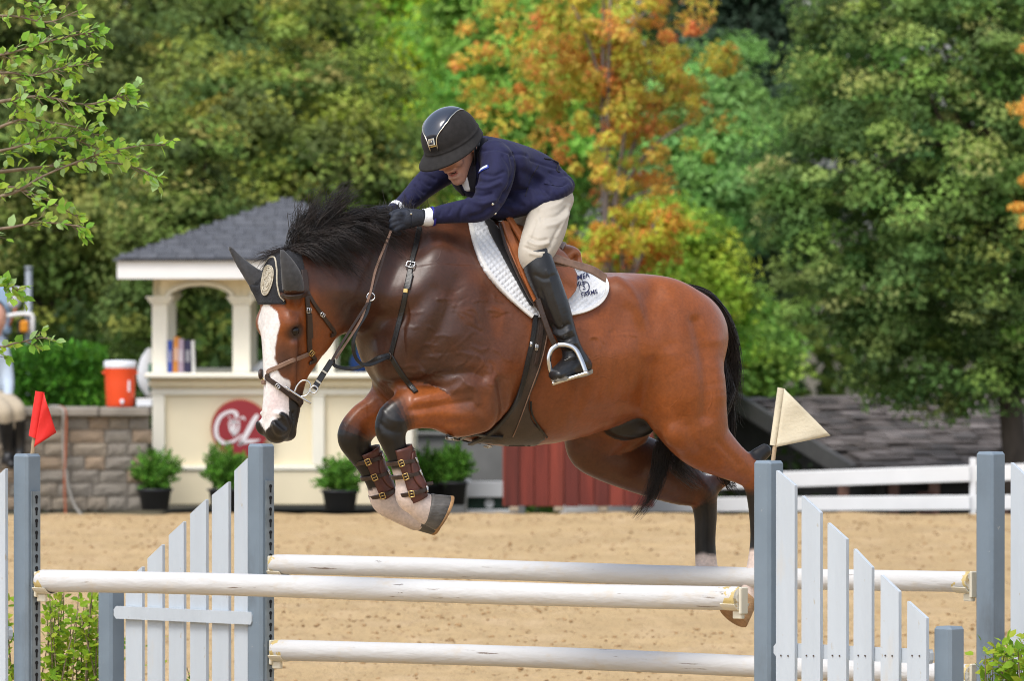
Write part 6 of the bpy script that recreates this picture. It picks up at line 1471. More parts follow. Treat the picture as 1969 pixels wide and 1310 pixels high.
cap_m = mat('cap_stone', (.24, .215, .18), rough=.9, var=.2, scale=5, bump=.3, bscale=25); x = x0w; cgeo = None
while x < x1w - .02:
    w_ = min(.42, x1w - x)
    if cgeo is None or abs(w_ - .42) > 1e-4: o = MB().box((0, 0, 0), (w_ - .008, .46, zcap1 - zcap0), None, .012).obj('cap_stone', cap_m, wall, world=False); cgeo = o.data if abs(w_ - .42) < 1e-4 else cgeo
    else: o = bpy.data.objects.new('cap_stone', cgeo); C.objects.link(o); o.parent = wall
    o.location = (x + w_ / 2 - wall.location[0], .15, (zcap0 + zcap1) / 2); x += w_
# hose and cord hanging over the wall
hose = mat('grey_hose', (.30, .28, .25), rough=.6, var=.1, scale=8); cord_o = mat('orange_cord', (.36, .10, .04), rough=.6, var=.1, scale=8)
tag(MB().tube(smooth_path([P(95, 782, WY + .1), P(112, 783, WY - .02), P(122, 792, WY - .12), P(121, 830, WY - .08), P(123, 880, WY - .08), P(130, 930, WY - .08), P(142, 970, WY - .09), P(160, 996, WY - .12)], 6), .012, 8).obj('garden_hose', hose, None, True), 'pale grey hose hanging down the stone wall to the sand', 'hose')
tag(MB().tube(smooth_path([P(100, 783, WY + .12), P(118, 783, WY - .03), P(127, 800, WY - .10), P(126, 870, WY - .09), P(124, 930, WY - .08), P(126, 985, WY - .1), P(124, 996, WY - .14)], 6), .009, 8).obj('power_cord', cord_o, None, True), 'thin orange cord hanging down the stone wall beside the grey hose', 'cord')
# drink cooler
ck = thing('drink_cooler', (bx_(231, WY + .15), WY + .15, zcap1 + .003), 'round orange drink cooler with a white lid standing on the stone wall', 'cooler')
mo = mat('cooler_orange', (.78, .075, .015), rough=.4, var=.04, scale=5); mwht = mat('cooler_white', (.72, .75, .80), rough=.4, var=.04, scale=5)
hC = bz_(694, WY + .15) - zcap1; rC = 30 * pxm(WY)
MB().lathe([(rC * .86, 0), (rC * .90, .015), (rC * .97, hC * .5), (rC, hC * .80), (rC * 1.02, hC * .82), (rC * 1.02, hC * .835)], (0, 0, 0), 36).obj('body', mo, ck, True, world=False)
lid = MB().lathe([(rC * 1.03, hC * .837), (rC * 1.05, hC * .85), (rC * 1.05, hC * .96), (rC * .98, hC * .99), (rC * .5, hC), (0.001, hC)], (0, 0, 0), 36).obj('lid', mwht, ck, True, world=False)
for s_ in (-1, 1): MB().tube([(s_ * rC * .98, -.05, hC * .72), (s_ * rC * 1.1, -.03, hC * .74), (s_ * rC * 1.1, .03, hC * .74), (s_ * rC * .98, .05, hC * .72)], .009, 8).obj('handle', mo, ck, True, world=False)
MB().box((.02, -rC * .95, .045), (.03, .03, .03), None, .005).lathe([(.008, 0), (.008, .03)], (.02, -rC * 1.03, .02), 10).obj('spigot', mwht, ck, True, world=False)
MB().box((rC * .55, -rC * .80, hC * .45), (.006, .05, .09), rotz(R(35)) , .002).obj('sticker', mwht, ck, world=False)
tray = thing('white_tray', (bx_(278, WY + .12), WY + .12, zcap1 + .003), 'flat white tray lying on the wall between the cooler and the booth', 'tray')
MB().box((0, 0, .03), (.125, .20, .055), None, .008).obj('tray_body', mwht, tray, world=False); MB().box((0, 0, .062), (.13, .205, .008), None, .003).obj('tray_rim', fascia_w, tray, world=False)
# ---- potted shrubs
leaf_attr = None
def leaf_material(name, rough=.55, transl=.35):
    m = bpy.data.materials.new(name); t, b = nodes(m); L = t.links; at = t.nodes.new('ShaderNodeAttribute'); at.attribute_name = 'tint'
    L.new(at.outputs['Color'], b.inputs['Base Color']); b.inputs['Roughness'].default_value = rough; b.inputs['Specular IOR Level'].default_value = .12
    tr = t.nodes.new('ShaderNodeBsdfTranslucent'); mx = t.nodes.new('ShaderNodeMixShader'); mx.inputs[0].default_value = transl
    hs = t.nodes.new('ShaderNodeHueSaturation'); hs.inputs['Value'].default_value = 1.3; hs.inputs['Hue'].default_value = .49; L.new(at.outputs['Color'], hs.inputs['Color']); L.new(hs.outputs[0], tr.inputs[0])
    L.new(b.outputs[0], mx.inputs[1]); L.new(tr.outputs[0], mx.inputs[2]); L.new(mx.outputs[0], t.nodes['Material Output'].inputs['Surface']); return m
leaf_m = leaf_material('leaf')
def leaf_cloud(name, c, size, col, parent, up=.35, aspect=.62, m=None, rng=None, dirs=None, face=None):
    """Many leaf-shaped faces at the points c (n,3): a rhombus folded along its midrib."""
    rng = rng or RNG; n = len(c); size = np.broadcast_to(size, (n,)); nrm = rng.normal(0, 1, (n, 3)); nrm[:, 2] += up * 3; nrm = nrm if face is None else nrm * .75 + face * 1.5; nrm /= np.linalg.norm(nrm, axis=1)[:, None]
    a = rng.normal(0, 1, (n, 3)) if dirs is None else dirs; a -= nrm * (a * nrm).sum(1)[:, None]; a /= np.linalg.norm(a, axis=1)[:, None] + 1e-9; b = np.cross(nrm, a); s = size[:, None]
    v = np.stack([c - a * s * .5, c + b * s * .5 * aspect + nrm * s * .08 - a * s * .05, c + a * s * .5, c - b * s * .5 * aspect + nrm * s * .08 - a * s * .05], 1).reshape(-1, 3)
    f = np.arange(n * 4, dtype=np.int32).reshape(n, 4); o = mesh_obj(name, v, f, m or leaf_m, parent, False)
    set_colors(o, np.repeat(col, 4, 0), 'tint'); return o
def tints(n, palette, rng, jit=.22):
    w_ = np.array([p[1] for p in palette], float); k = rng.choice(len(palette), n, p=w_ / w_.sum()); base = np.array([p[0] for p in palette])[k]
    return np.clip(base * (1 + rng.normal(0, jit, (n, 1))) * (1 + rng.normal(0, .06, (n, 3))), .004, .8)
pot_m = mat('dark_plastic_pot', (.028, .030, .036), rough=.6, var=.15, scale=10)
bark = mat('bark', (.075, .058, .045), rough=.95, var=.35, scale=14, bump=.5, bscale=30, stretch=(1, 1, .3))
def potted(u, v, ru, rv, pu, pw, pv0, pv1, y, label, seed):
    rng = np.random.default_rng(seed); base = P(pu, pv1, y); base[2] = .0; t = thing('potted_shrub', base, label, 'potted shrub', 'potted shrubs along the booth')
    h = (pv1 - pv0) * pxm(y); r = pw / 2 * pxm(y)
    MB().lathe([(r * .78, 0), (r * .95, h * .9), (r * 1.06, h * .9), (r * 1.06, h), (r * .95, h), (r * .9, h * .9), (0.001, h * .88)], (0, 0, 0), 24).obj('pot', pot_m, t, True, world=False)
    c0 = P(u, v, y); R_ = np.array([ru * pxm(y), ru * pxm(y) * .9, rv * pxm(y)]); root = base + [0, 0, h]; pts = []; dr = []
    for k in range(150):               # sprigs growing up and out, the odd one longer than the rest
        d = unit(rng.normal(0, 1, 3)); tip = c0 + d * R_ * rng.uniform(.5, 1.10) * [1, 1, .95] + [0, 0, .02]; st_ = root + (tip - root) * rng.uniform(.1, .35) * [.4, .4, 1]
        for t_ in np.linspace(.3, 1, 30): pts.append(st_ + (tip - st_) * t_ + rng.normal(0, .018 * (1.3 - t_), 3) + [0, 0, .02 * math.sin(3 * t_)]); dr.append(unit(tip - st_) * .8 + rng.normal(0, .45, 3) + [0, 0, .35])
    pts = np.array(pts); n = len(pts); dirs = np.array(dr); tone = np.repeat(rng.uniform(.7, 1.35, 150), 30)[:, None]
    leaf_cloud('foliage', pts, rng.uniform(.03, .06, n), tints(n, [((.12, .30, .04), 3), ((.17, .38, .055), 2), ((.07, .18, .03), 2)], rng) * tone, t, up=.1, aspect=.28, rng=rng, dirs=dirs)
    mb = MB()
    for k in range(7): e = c0 + unit(rng.normal(0, 1, 3)) * R_ * .75; mb.tube([base + [0, 0, h * .8], (base + [0, 0, h] + c0) / 2, e], [.010, .008, .003], 6)
    mb.obj('stems', bark, t, True)
potted(300, 908, 58, 46, 298, 66, 950, 991, 37.2, 'round potted shrub in front of the booth, nearest the stone wall', 31)
potted(432, 903, 52, 50, 432, 64, 950, 991, 37.2, 'potted shrub below the round red sign', 32)
potted(656, 918, 58, 46, 654, 72, 952, 992, 37.0, 'wide potted shrub at the right end of the booth', 33)
potted(742, 915, 40, 50, 742, 60, 952, 991, 37.1, 'potted shrub half hidden behind the horse\'s forelegs', 34)
potted(828, 905, 44, 50, 828, 58, 945, 985, 38.6, 'bluish potted shrub left of the tall pot, right of the forelegs', 35)
potted(876, 898, 44, 46, 872, 54, 936, 981, 38.4, 'potted shrub in the tall pot beside the white low fence', 36)
# ---- red shed
SY = 36.8
shed = thing('red_shed', (bx_(1100, SY), SY + .5, 0), 'small dark red board shed on wooden skids behind the horse', 'shed')
red_b = [mat('red_stained_board', c, rough=.8, var=.3, scale=4, bump=.25, bscale=40, stretch=(6, 6, .35)) for c in ((.155, .024, .014), (.19, .032, .018), (.115, .019, .012))]
z0, z1 = bz_(974, SY), bz_(770, SY); xs = bx_(970, SY); shr = np.random.default_rng(8); xe = bx_(1238, SY)
child_box('carcass', xs + .01, xe - .01, SY + .022, SY + 1.0, z0 + .01, z1 - .02, dark_int, shed, 0)
x = xs; pw = None
while x < xe - .02:
    w_ = .118; k = int(shr.integers(3))
    o = MB().box((0, 0, 0), (w_ - .006, .022, z1 - z0), None, .003).obj('board', red_b[k], shed, world=False)
    o.location = (x + w_ / 2 - shed.location[0], -.5 + .010 + shr.uniform(-.003, .003), (z0 + z1) / 2 + shr.uniform(-.006, .004)); x += w_
for yy in np.arange(SY + .08, SY + 1.0, .118): 
    for xx in (xs - .002, xe + .002): o = MB().box((xx - shed.location[0], yy - shed.location[1], (z0 + z1) / 2), (.022, .112, z1 - z0), None, .003).obj('board', red_b[int(shr.integers(3))], shed, world=False)
rf_ = MB().prism([(-.62, 0), (0, .26), (.62, 0), (.62, .03), (0, .29), (-.62, .03)], (0, 1, 0), (0, 0, 1), ((xs + xe) / 2, SY + .5, z1), xe - xs + .2).obj('roof', roof_s, shed)
MB().prism([(-.50, 0), (0, .20), (.50, 0)], (0, 1, 0), (0, 0, 1), ((xs + xe) / 2, SY + .5, z1), xe - xs - .02).obj('gable', red_b[0], shed)
skid = mat('pale_timber', (.34, .27, .19), rough=.9, var=.2, scale=10)
for u in (988, 1074, 1160, 1225): child_box('skid', bx_(u - 9, SY), bx_(u + 9, SY), SY - .01, SY + .9, 0.0, z0 - .004, skid, shed)
# ---- white fence
fw = mat('white_fence_board', (.72, .73, .74), rough=.5, var=.05, scale=3, bump=.05, bscale=20)
fen = thing('white_fence', (bx_(1600, 37), 37, 0), 'white two-rail board fence along the far side of the sand', 'fence')
def rail3(a, b, h_, th, nm='rail'):
    a, b = np.array(a), np.array(b); ex = unit(b - a); up = unit(np.array([0, 0, 1.0]) - ex * ex[2]); nn = np.cross(ex, up); MB().box((a + b) / 2, (np.linalg.norm(b - a), th, h_), np.stack([ex, nn, up]).T, .006).obj(nm, fw, fen)
ya = lambda u: 38.2 - (u - 1240) * .0022
posts_u = [1084, 1478, 1872, 2266]
for a, b in zip(posts_u[:-1], posts_u[1:]):
    def vl(u, base, s): return base - (u - 1500) * s
    if a == 1255: segs = [(a, b)]
    for base, s, hh in ((923, .032, 31), (970, .008, 28)):
        m0, m1 = P(a + 6, vl(a, base, s), ya(a)), P(b - 6, vl(b, base, s), ya(b)); rail3(m0, m1, hh * pxm(37), .03)
for u in posts_u:
    q0 = P(u, 900, ya(u)); zt = P(u, vl(u, 893, .030), ya(u))[2]; child_box('post', q0[0] - .028, q0[0] + .028, q0[1] + .018, q0[1] + .08, -.2, zt, fw, fen)
lowf = thing('low_fence', (bx_(935, 38.9), 38.9, 0), 'short white low fence with a dark green panel beside the red shed', 'fence')
child_box('top_board', bx_(897, 38.9), bx_(985, 38.9), 38.88, 38.92, bz_(957, 38.9), bz_(926, 38.9), fw, lowf)
child_box('bottom_board', bx_(897, 38.9), bx_(985, 38.9), 38.88, 38.92, bz_(988, 38.9), bz_(980, 38.9), fw, lowf)
child_box('panel', bx_(899, 38.9), bx_(985, 38.9), 38.94, 38.96, bz_(986, 38.9), bz_(950, 38.9), mat('dark_green_panel', (.012, .045, .028), rough=.6), lowf)
MB().lathe([(.038, 0), (.038, .01)], (bx_(941, 38.9), 38.938, bz_(969, 38.9)), 20, np.stack([(1, 0, 0), (0, 0, 1), (0, -1, 0)]).T).obj('white_disc', fw, lowf)
for u in (899, 982): child_box('post', bx_(u - 6, 38.9), bx_(u + 6, 38.9), 38.97, 39.03, -.1, bz_(922, 38.9), fw, lowf)
gw = mat('grey_concrete', (.17, .17, .165), rough=.9, var=.2, scale=3)
gwl = thing('concrete_wall', (bx_(900, 42), 42, -.1), 'plain grey low wall behind the potted shrubs', 'wall'); child_box('face', bx_(770, 42), bx_(1010, 42), 42, 42.2, -.3, bz_(838, 42), gw, gwl); child_box('coping', bx_(768, 42), bx_(1012, 42), 41.96, 42.24, bz_(838, 42) + .002, bz_(832, 42), gw, gwl)
# ---- barn below the arena, its roof just over the fence
barn = thing('barn', P(1700, 900, 50) * [1, 1, 0] + [0, 0, -3.0], 'low barn with a weathered grey-brown shingle roof behind the white fence', 'barn')
old_sh = [mat('weathered_shingle', c, rough=.95, var=.35, scale=6, bump=.4, bscale=40) for c in ((.135, .115, .105), (.19, .165, .155), (.085, .075, .07))]
A0, B0 = P(1415, 768, 47.5), P(1648, 912, 44.0); dR = np.array([15.0, 4.5, 0]); rise = A0 - B0
bw_m = mat('dark_barn_board', (.030, .027, .025), rough=.9, var=.3, scale=5); rd = mat('brown_post', (.12, .06, .045), rough=.9, var=.2)
nR = unit(np.cross(dR, rise)); 
mesh_obj('roof_deck', [B0, B0 + dR, A0 + dR, A0, B0 - nR * .05, B0 + dR - nR * .05, A0 + dR - nR * .05, A0 - nR * .05], [(0, 1, 2, 3), (7, 6, 5, 4), (0, 4, 5, 1), (1, 5, 6, 2), (2, 6, 7, 3), (3, 7, 4, 0)], old_sh[2], barn)
back = A0 + (A0 - B0) * [1, 1, -1]
mesh_obj('roof_deck', [A0, A0 + dR, back + dR, back, A0 - [0, 0, .05], A0 + dR - [0, 0, .05], back + dR - [0, 0, .05], back - [0, 0, .05]], [(0, 1, 2, 3), (7, 6, 5, 4), (0, 4, 5, 1), (1, 5, 6, 2), (2, 6, 7, 3), (3, 7, 4, 0)], old_sh[2], barn)
brn = np.random.default_rng(12); mbs = [MB(), MB(), MB()]; ex = unit(dR); up = unit(rise - ex * (rise @ ex)); LW = np.linalg.norm(dR); nrows = 15; 
for r in range(nrows):
    p0 = B0 + rise * (r / nrows); x = brn.uniform(0, .2)
    while x < LW:
        w_ = brn.uniform(.14, .26); k = brn.choice(3, p=[.5, .25, .25]); c = p0 + ex * (x + w_ / 2) + up * .085 + nR * (.022 + brn.uniform(0, .02)); mbs[k].box(c, (w_ * .95, np.linalg.norm(rise) / nrows * 1.15, .016), np.stack([ex, up, nR]).T @ np.array(Matrix.Rotation(brn.uniform(-.14, -.03), 3, 'X'))); x += w_
for k in range(3): tag(mbs[k].obj('shingle_courses', old_sh[k], barn), kind='stuff')
fas = mat('grey_fascia', (.085, .083, .08), rough=.8, var=.15); ru = unit(rise)
MB().box((A0 + B0) / 2 + nR * .0 - unit(dR) * .03, (np.linalg.norm(rise) + .05, .05, .16), np.stack([ru, unit(dR), np.cross(ru, unit(dR))]).T).obj('barge_board', fas, barn)
zb = -3.1
mesh_obj('gable_wall', [B0 + unit(dR) * .25 - [0, 0, .08], A0 + unit(dR) * .25 - [0, 0, .08], back + unit(dR) * .25 - [0, 0, .08], np.array([*back[:2], zb]) + unit(dR) * .25, np.array([*B0[:2], zb]) + unit(dR) * .25], [(0, 1, 2, 3, 4)], bw_m, barn)
mesh_obj('front_wall', [B0 + unit(dR) * .25 + up * .3 - [0, 0, .12], B0 + dR + up * .3 - [0, 0, .12], np.array([*(B0 + dR + up * .3)[:2], zb]), np.array([*(B0 + up * .3)[:2], zb]) + unit(dR) * .25], [(0, 1, 2, 3)], bw_m, barn)
for u_ in (1622, 1718, 1796, 1930, 2010): q = P(u_, 940, 44.4); MB().box((q[0], q[1], -1.52), (.09, .09, 3.1)).obj('post', mat('red_brown_post', (.24, .13, .10), rough=.9, var=.2), barn)
for k in range(3): c = B0 + dR * ((k + .4) / 9) + up * .22; MB().box((c[0], c[1], (zb + c[2]) / 2 - .1), (.13, .13, c[2] - zb - .2)).obj('post', rd, barn)
# ---- pole and gear at the left edge, and the person sitting on the wall
gp = mat('galvanised', (.24, .27, .30), rough=.5, var=.1, scale=8, metal=.3); lb = mat('pale_blue_panel', (.30, .42, .58), rough=.5, var=.05, scale=4); amb = mat('amber_lens', (.70, .26, .01), rough=.3, var=.1)
ep = thing('light_pole', P(55, 785, 41) * [1, 1, 0], 'galvanised grey pole with a bracket and an amber lamp behind the hedge', 'pole')
MB().tube([P(55, 790, 41) * [1, 1, 0], P(55, 515, 41)], .028, 12).obj('shaft', gp, ep, True); MB().tube([P(55, 512, 41), P(55, 518, 41)], .033, 12).obj('cap', gp, ep, True)
MB().tube(smooth_path([P(14, 608, 40.95), P(40, 604, 40.95), P(60, 606, 40.95), P(63, 618, 40.95), P(62, 645, 40.95)], 5), .018, 8).obj('bracket', fascia_w, ep, True)
MB().box(P(47, 628, 40.9), (.07, .07, .10), None, .015).obj('lamp', amb, ep); MB().box(P(38, 628, 40.95), (.03, .09, .12), None, .005).obj('lamp_back', bw_m, ep)
bxp = thing('blue_cabinet', P(4, 785, 41.5) * [1, 1, 0], 'pale blue cabinet on legs at the left edge behind the hedge', 'cabinet')
MB().box(P(-8, 594, 41.5), (.24, .25, .42), None, .01).obj('cabinet_body', lb, bxp); MB().box(P(-8, 594, 41.36), (.19, .012, .36), None, .004).obj('door', lb, bxp)
for u in (-24, 10): MB().tube([P(u, 638, 41.5), P(u, 640, 41.5) * [1, 1, 0]], .02, 8).obj('leg', gp, bxp, True)
MB().tube([P(31, 592, 41.2), P(24, 610, 41.2), P(18, 628, 41.2)], .012, 6).obj('red_cable', cord_o, bxp, True)
lump('white_sack', [(Blob(P(32, 566, 41.4), (.075, .07, .06)), .02), (Blob(P(26, 580, 41.4), (.06, .06, .07)), .03)], 'white plastic sack hung between the blue cabinet and the pole', 'sack', white_cl, .012)
def sitter():
    y = WY + .12; s = lambda u, v, dy, r: (*P(u, v, y + dy), r, r)
    tor = Tube([s(-14, 772, .08, .13), s(-16, 735, .08, .125), s(-16, 700, .07, .135), s(-15, 668, .06, .12), s(-14, 652, .05, .065)]); nk = Tube([s(-14, 655, .05, .055), s(-10, 640, .02, .052)]); hd_ = Blob(P(-8, 612, y - .01), (.085, .10, .125))
    l1 = Tube([s(-8, 778, .02, .095), s(14, 776, -.16, .08), s(32, 786, -.26, .062), s(34, 800, -.27, .058), s(36, 838, -.22, .05), s(38, 868, -.22, .036), s(37, 882, -.24, .04)]); f1 = Tube([s(37, 884, -.22, .035), s(46, 890, -.34, .028)])
    l2 = Tube([s(-26, 778, .02, .095), s(-8, 780, -.20, .08), s(8, 790, -.32, .062), s(10, 804, -.33, .058), s(14, 842, -.26, .05), s(16, 872, -.24, .036), s(15, 886, -.26, .04)]); f2 = Tube([s(15, 888, -.25, .035), s(22, 894, -.37, .028)])
    a1 = Tube([s(4, 676, .03, .055), s(12, 706, .02, .048), s(16, 740, -.04, .042), s(15, 766, -.18, .03), s(14, 774, -.22, .03)]); a2 = Tube([s(-34, 676, .05, .055), s(-42, 715, .02, .048), s(-34, 745, -.06, .042), s(-8, 772, -.24, .03)])
    h1 = [Tube([s(14, 774, -.22, .028), s(20, 780, -.26, .022)])] + [Tube([s(16 + 2 * k, 776 + k, -.25, .011), s(24 + 2 * k, 783 + k, -.28, .010), s(27 + 2 * k, 790 + k, -.27, .008)]) for k in range(4)]
    allp = [tor, nk, hd_, l1, f1, l2, f2, a1, a2] + h1
    f = Field(*bounds(allp, .05), .011)
    for p in allp: f.add(p, .02 if p not in h1 else .006, grow=0 if p in (nk, hd_) or p in h1 else -.008)
    for sx in (-.03, .03): f.add(Blob(P(-8, 610, y - .01) + np.array([sx, -.098, 0]), (.014, .012, .010)), .008, -1)
    f.add(Tube([(*(P(-8, 612, y - .01) + np.array([0, -.095, .01])), .012, .012), (*(P(-8, 612, y - .01) + np.array([0, -.112, -.022])), .015, .015)]), .012); f.add(Blob(P(-8, 612, y - .01) + np.array([0, -.092, -.06]), (.028, .012, .008)), .008)
    v, fc = f.mesh(); o = mesh_obj('person', relax(v, fc, 1), fc, skin, None, True); tag(o, 'person in a pale shirt, beige breeches and black boots sitting on the stone wall', 'person')
    def cl(nm, ps, m, g, k=.02):
        f = Field(*bounds(ps, .06), .011)
        for p in ps: f.add(p, k, grow=g)
        v, fc = f.mesh(); mesh_obj(nm, relax(v, fc, 1), fc, m, o, True)
    def cut(t, a, b): q = Tube([(0, 0, 0, 1, 1), (1, 0, 0, 1, 1)]); n = len(t.n); q.n = t.n[int(a * (n - 1)):int(b * (n - 1)) + 1]; return q
    cl('shirt', [cut(tor, 0.1, .95), cut(a1, 0, .82), cut(a2, 0, .82)], mat('pale_blue_shirt', (.42, .50, .60), rough=.85, var=.08, scale=10, bump=.15, bscale=30), .004)
    cl('breeches', [cut(tor, 0, .18), cut(l1, 0, .62), cut(l2, 0, .62)], mat('khaki_breeches', (.40, .34, .25), rough=.85, var=.08, scale=10, bump=.15, bscale=30), .003)
    for l_, f_ in ((l1, f1), (l2, f2)): cl('boot', [cut(l_, .55, 1), f_], boot_m, .005)
    cl('hair', [Blob(P(-8, 606, y + .02), (.088, .095, .122))], hairm, 0)
sitter()
# ================================================================== trees, hedge, leaves
bark_grey = mat('grey_bark', (.24, .20, .18), rough=.95, var=.3, scale=16, bump=.5, bscale=30, stretch=(1, 1, .25))
BRI = 1.75
def crown_points(c, rad, n_cl, per, cl_r, rng, shell_=.55, flat=.6, lob=.28, seed=1):
    d = rng.normal(0, 1, (n_cl, 3)); d /= np.linalg.norm(d, axis=1)[:, None]
    L = 1 + lob * 2 * (vnoise(d, 2.0, seed) - .5) + .3 * lob * 2 * (vnoise(d, 4.5, seed + 3) - .5); rr = shell_ + (1 - shell_) * rng.uniform(0, 1, n_cl) ** .6; rr = np.where(rng.uniform(0, 1, n_cl) < .18, rr * rng.uniform(.3, 1, n_cl), rr)
    cc = c + d * rad * (rr * L)[:, None]; cs = cl_r * rng.uniform(.55, 1.35, n_cl)
    off = rng.normal(0, 1, (n_cl, per, 3)); off *= (rng.uniform(0, 1, (n_cl, per, 1)) ** .45) / (np.linalg.norm(off, axis=2)[..., None]); off[..., 2] *= flat; off[..., 2] -= .25 * np.linalg.norm(off[..., :2], axis=2) ** 2
    pts = cc[:, None] + off * cs[:, None, None]; return pts.reshape(-1, 3), np.repeat(np.arange(n_cl), per), off.reshape(-1, 3), cc, rr
def tree(name, label, u, vt, vb, ru, y, palette, tips=None, leaf=.10, n_cl=240, per=110, cl_r=.42, seed=1, trunk=None, zbase=-.1, group='trees behind the arena', flat=.6, shell_=.5, lob=.28, twoside=.4, rdepth=None, up=.35, bri=1.0, slim=False):
    """u, vt, vb, ru: middle, top, bottom and half-width of the crown in the photograph, y metres back."""
    rng = np.random.default_rng(seed); m_ = pxm(y); c = P(u, (vt + vb) / 2, y); rad = np.array([ru * m_, rdepth or ru * m_ * .8, (vb - vt) / 2 * m_])
    tu = trunk if trunk is not None else u; base = P(tu, 700, y); base[2] = zbase
    t = thing(name, base, label, 'tree', group); per = int(per * 1.55); leaf *= .74; pts, ci, off, cc, rr = crown_points(c, rad, n_cl, per, cl_r, rng, shell_, flat, lob, seed)
    clc = tints(n_cl, palette, rng, .16) * (bri * BRI * (.62 + .76 * vnoise(cc, 1.5, seed + 9)))[:, None]; col = clc[ci] * (1 + rng.normal(0, .10, (len(ci), 1)))
    if slim: col = .62 * col + .38 * tints(len(ci), palette, rng, .1) * BRI
    cl_out = (cc - c) / rad; cl_out /= np.linalg.norm(cl_out, axis=1)[:, None] + 1e-6
    if tips: # young shoots and seed bracts, with lit clump tops painted into the colour too
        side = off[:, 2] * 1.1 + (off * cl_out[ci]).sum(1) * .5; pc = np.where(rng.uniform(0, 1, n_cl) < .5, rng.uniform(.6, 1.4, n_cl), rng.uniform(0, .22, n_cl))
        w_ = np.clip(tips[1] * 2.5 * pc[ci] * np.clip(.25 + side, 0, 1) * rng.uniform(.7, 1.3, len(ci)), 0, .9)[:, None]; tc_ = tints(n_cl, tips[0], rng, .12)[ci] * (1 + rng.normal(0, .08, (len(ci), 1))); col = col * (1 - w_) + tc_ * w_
    face = off * .9 + cl_out[ci] * .35; face[:, 2] += .35
    leaf_cloud('crown', pts, leaf * rng.uniform(.6, 1.3, len(pts)), np.clip(col, .004, .75), t, up=up * .4, rng=rng, face=face)
    mb = MB(); top = c + [0, 0, rad[2] * .55]; h = top[2] - zbase; r0 = max(.05, min(.24, h * .026)) * (.42 if slim else 1); jit = rng.normal(0, .03, (7, 3)) * h * .15; path = np.array([base + (top - base) * k / 6 + jit[k] * (0 < k) for k in range(7)]); mb.tube(smooth_path(path, 3), np.interp(np.linspace(0, 1, 19), [0, .1, 1], [r0 * 1.25, r0, r0 * .22]), 10)
    for k in range(9 if slim else 16):
        e = cc[rng.integers(n_cl)]; s = rng.uniform(.25, .8); a = base + (top - base) * s; mid = (a + e) / 2 + [0, 0, .12 * np.linalg.norm(e - a)]; rr_ = r0 * (1 - s) * .5 + .012; mb.tube(smooth_path([a, mid, e], 4), np.linspace(rr_, .008, 9), 6)
    mb.obj('trunk', bark_grey if name == 'maple_tree' else bark, t, True); return t
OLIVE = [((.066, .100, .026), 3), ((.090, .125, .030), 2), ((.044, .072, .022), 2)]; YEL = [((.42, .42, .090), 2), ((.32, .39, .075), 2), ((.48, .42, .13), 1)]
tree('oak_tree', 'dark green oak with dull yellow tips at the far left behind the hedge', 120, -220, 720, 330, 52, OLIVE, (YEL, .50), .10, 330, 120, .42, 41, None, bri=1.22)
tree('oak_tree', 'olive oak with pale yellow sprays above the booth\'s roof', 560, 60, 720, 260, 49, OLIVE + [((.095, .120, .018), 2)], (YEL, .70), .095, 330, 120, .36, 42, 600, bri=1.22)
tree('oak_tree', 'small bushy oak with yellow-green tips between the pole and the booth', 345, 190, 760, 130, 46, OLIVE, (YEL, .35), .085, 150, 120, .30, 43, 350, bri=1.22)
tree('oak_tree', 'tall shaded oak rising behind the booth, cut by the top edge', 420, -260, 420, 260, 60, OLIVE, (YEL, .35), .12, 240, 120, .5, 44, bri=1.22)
tree('bright_tree', 'bright yellow-green tree at the top middle behind the rider', 790, -220, 430, 250, 66, [((.30, .36, .03), 2), ((.20, .33, .03), 2), ((.11, .22, .025), 1)], None, .12, 260, 130, .5, 45)
tree('bright_tree', 'fresh green tree behind the orange maple, left of the dark pine', 1010, -200, 500, 190, 62, [((.15, .27, .05), 2), ((.10, .20, .04), 2), ((.21, .32, .05), 1)], None, .11, 220, 130, .45, 46)
tree('bright_tree', 'light green rounded tree between the orange maple and the big linden', 1375, 75, 480, 120, 54, [((.16, .29, .080), 2), ((.12, .23, .065), 2)], None, .09, 170, 130, .32, 47)
tree('bright_tree', 'low yellow-green tree over the horse\'s tail', 1275, 365, 800, 150, 47, [((.25, .34, .040), 3), ((.18, .29, .038), 3), ((.11, .20, .03), 1)], None, .085, 220, 130, .30, 48)
tree('bright_tree', 'green shrubby tree low between the tail and the linden', 1440, 560, 800, 75, 50, [((.085, .165, .032), 2), ((.13, .20, .035), 1)], None, .09, 110, 120, .25, 49)
tree('pine_tree', 'dark blue-green pine in the gap left of the big linden', 1440, -240, 640, 130, 70, [((.030, .055, .032), 2), ((.045, .072, .042), 1)], None, .12, 200, 130, .45, 50)
MAP = [((.32, .29, .04), 5), ((.22, .26, .04), 4), ((.40, .24, .05), 3.6), ((.46, .17, .05), 2.2), ((.46, .10, .055), .8)]
tree('maple_tree', 'young maple turning orange and red behind the rider', 1165, -180, 430, 265, 44.5, MAP, None, .075, 290, 40, .125, 51, 1162, flat=.8, shell_=.12, lob=.45, slim=True)
tree('maple_tree', 'lower orange and yellow maple spray above the horse\'s croup', 1215, 390, 540, 130, 44.0, [((.44, .18, .04), 2), ((.30, .32, .035), 4), ((.44, .10, .04), .6)], None, .07, 62, 44, .12, 52, 1140, flat=.7, shell_=.3, slim=True)
tree('maple_tree', 'narrow orange maple at the right edge in front of the linden', 2010, 0, 560, 62, 40.5, [((.52, .24, .05), 3), ((.38, .26, .05), 2)], None, .07, 34, 46, .13, 53, 2030, slim=True)
LIN = [((.066, .122, .034), 3), ((.086, .150, .040), 2), ((.046, .090, .028), 2)]
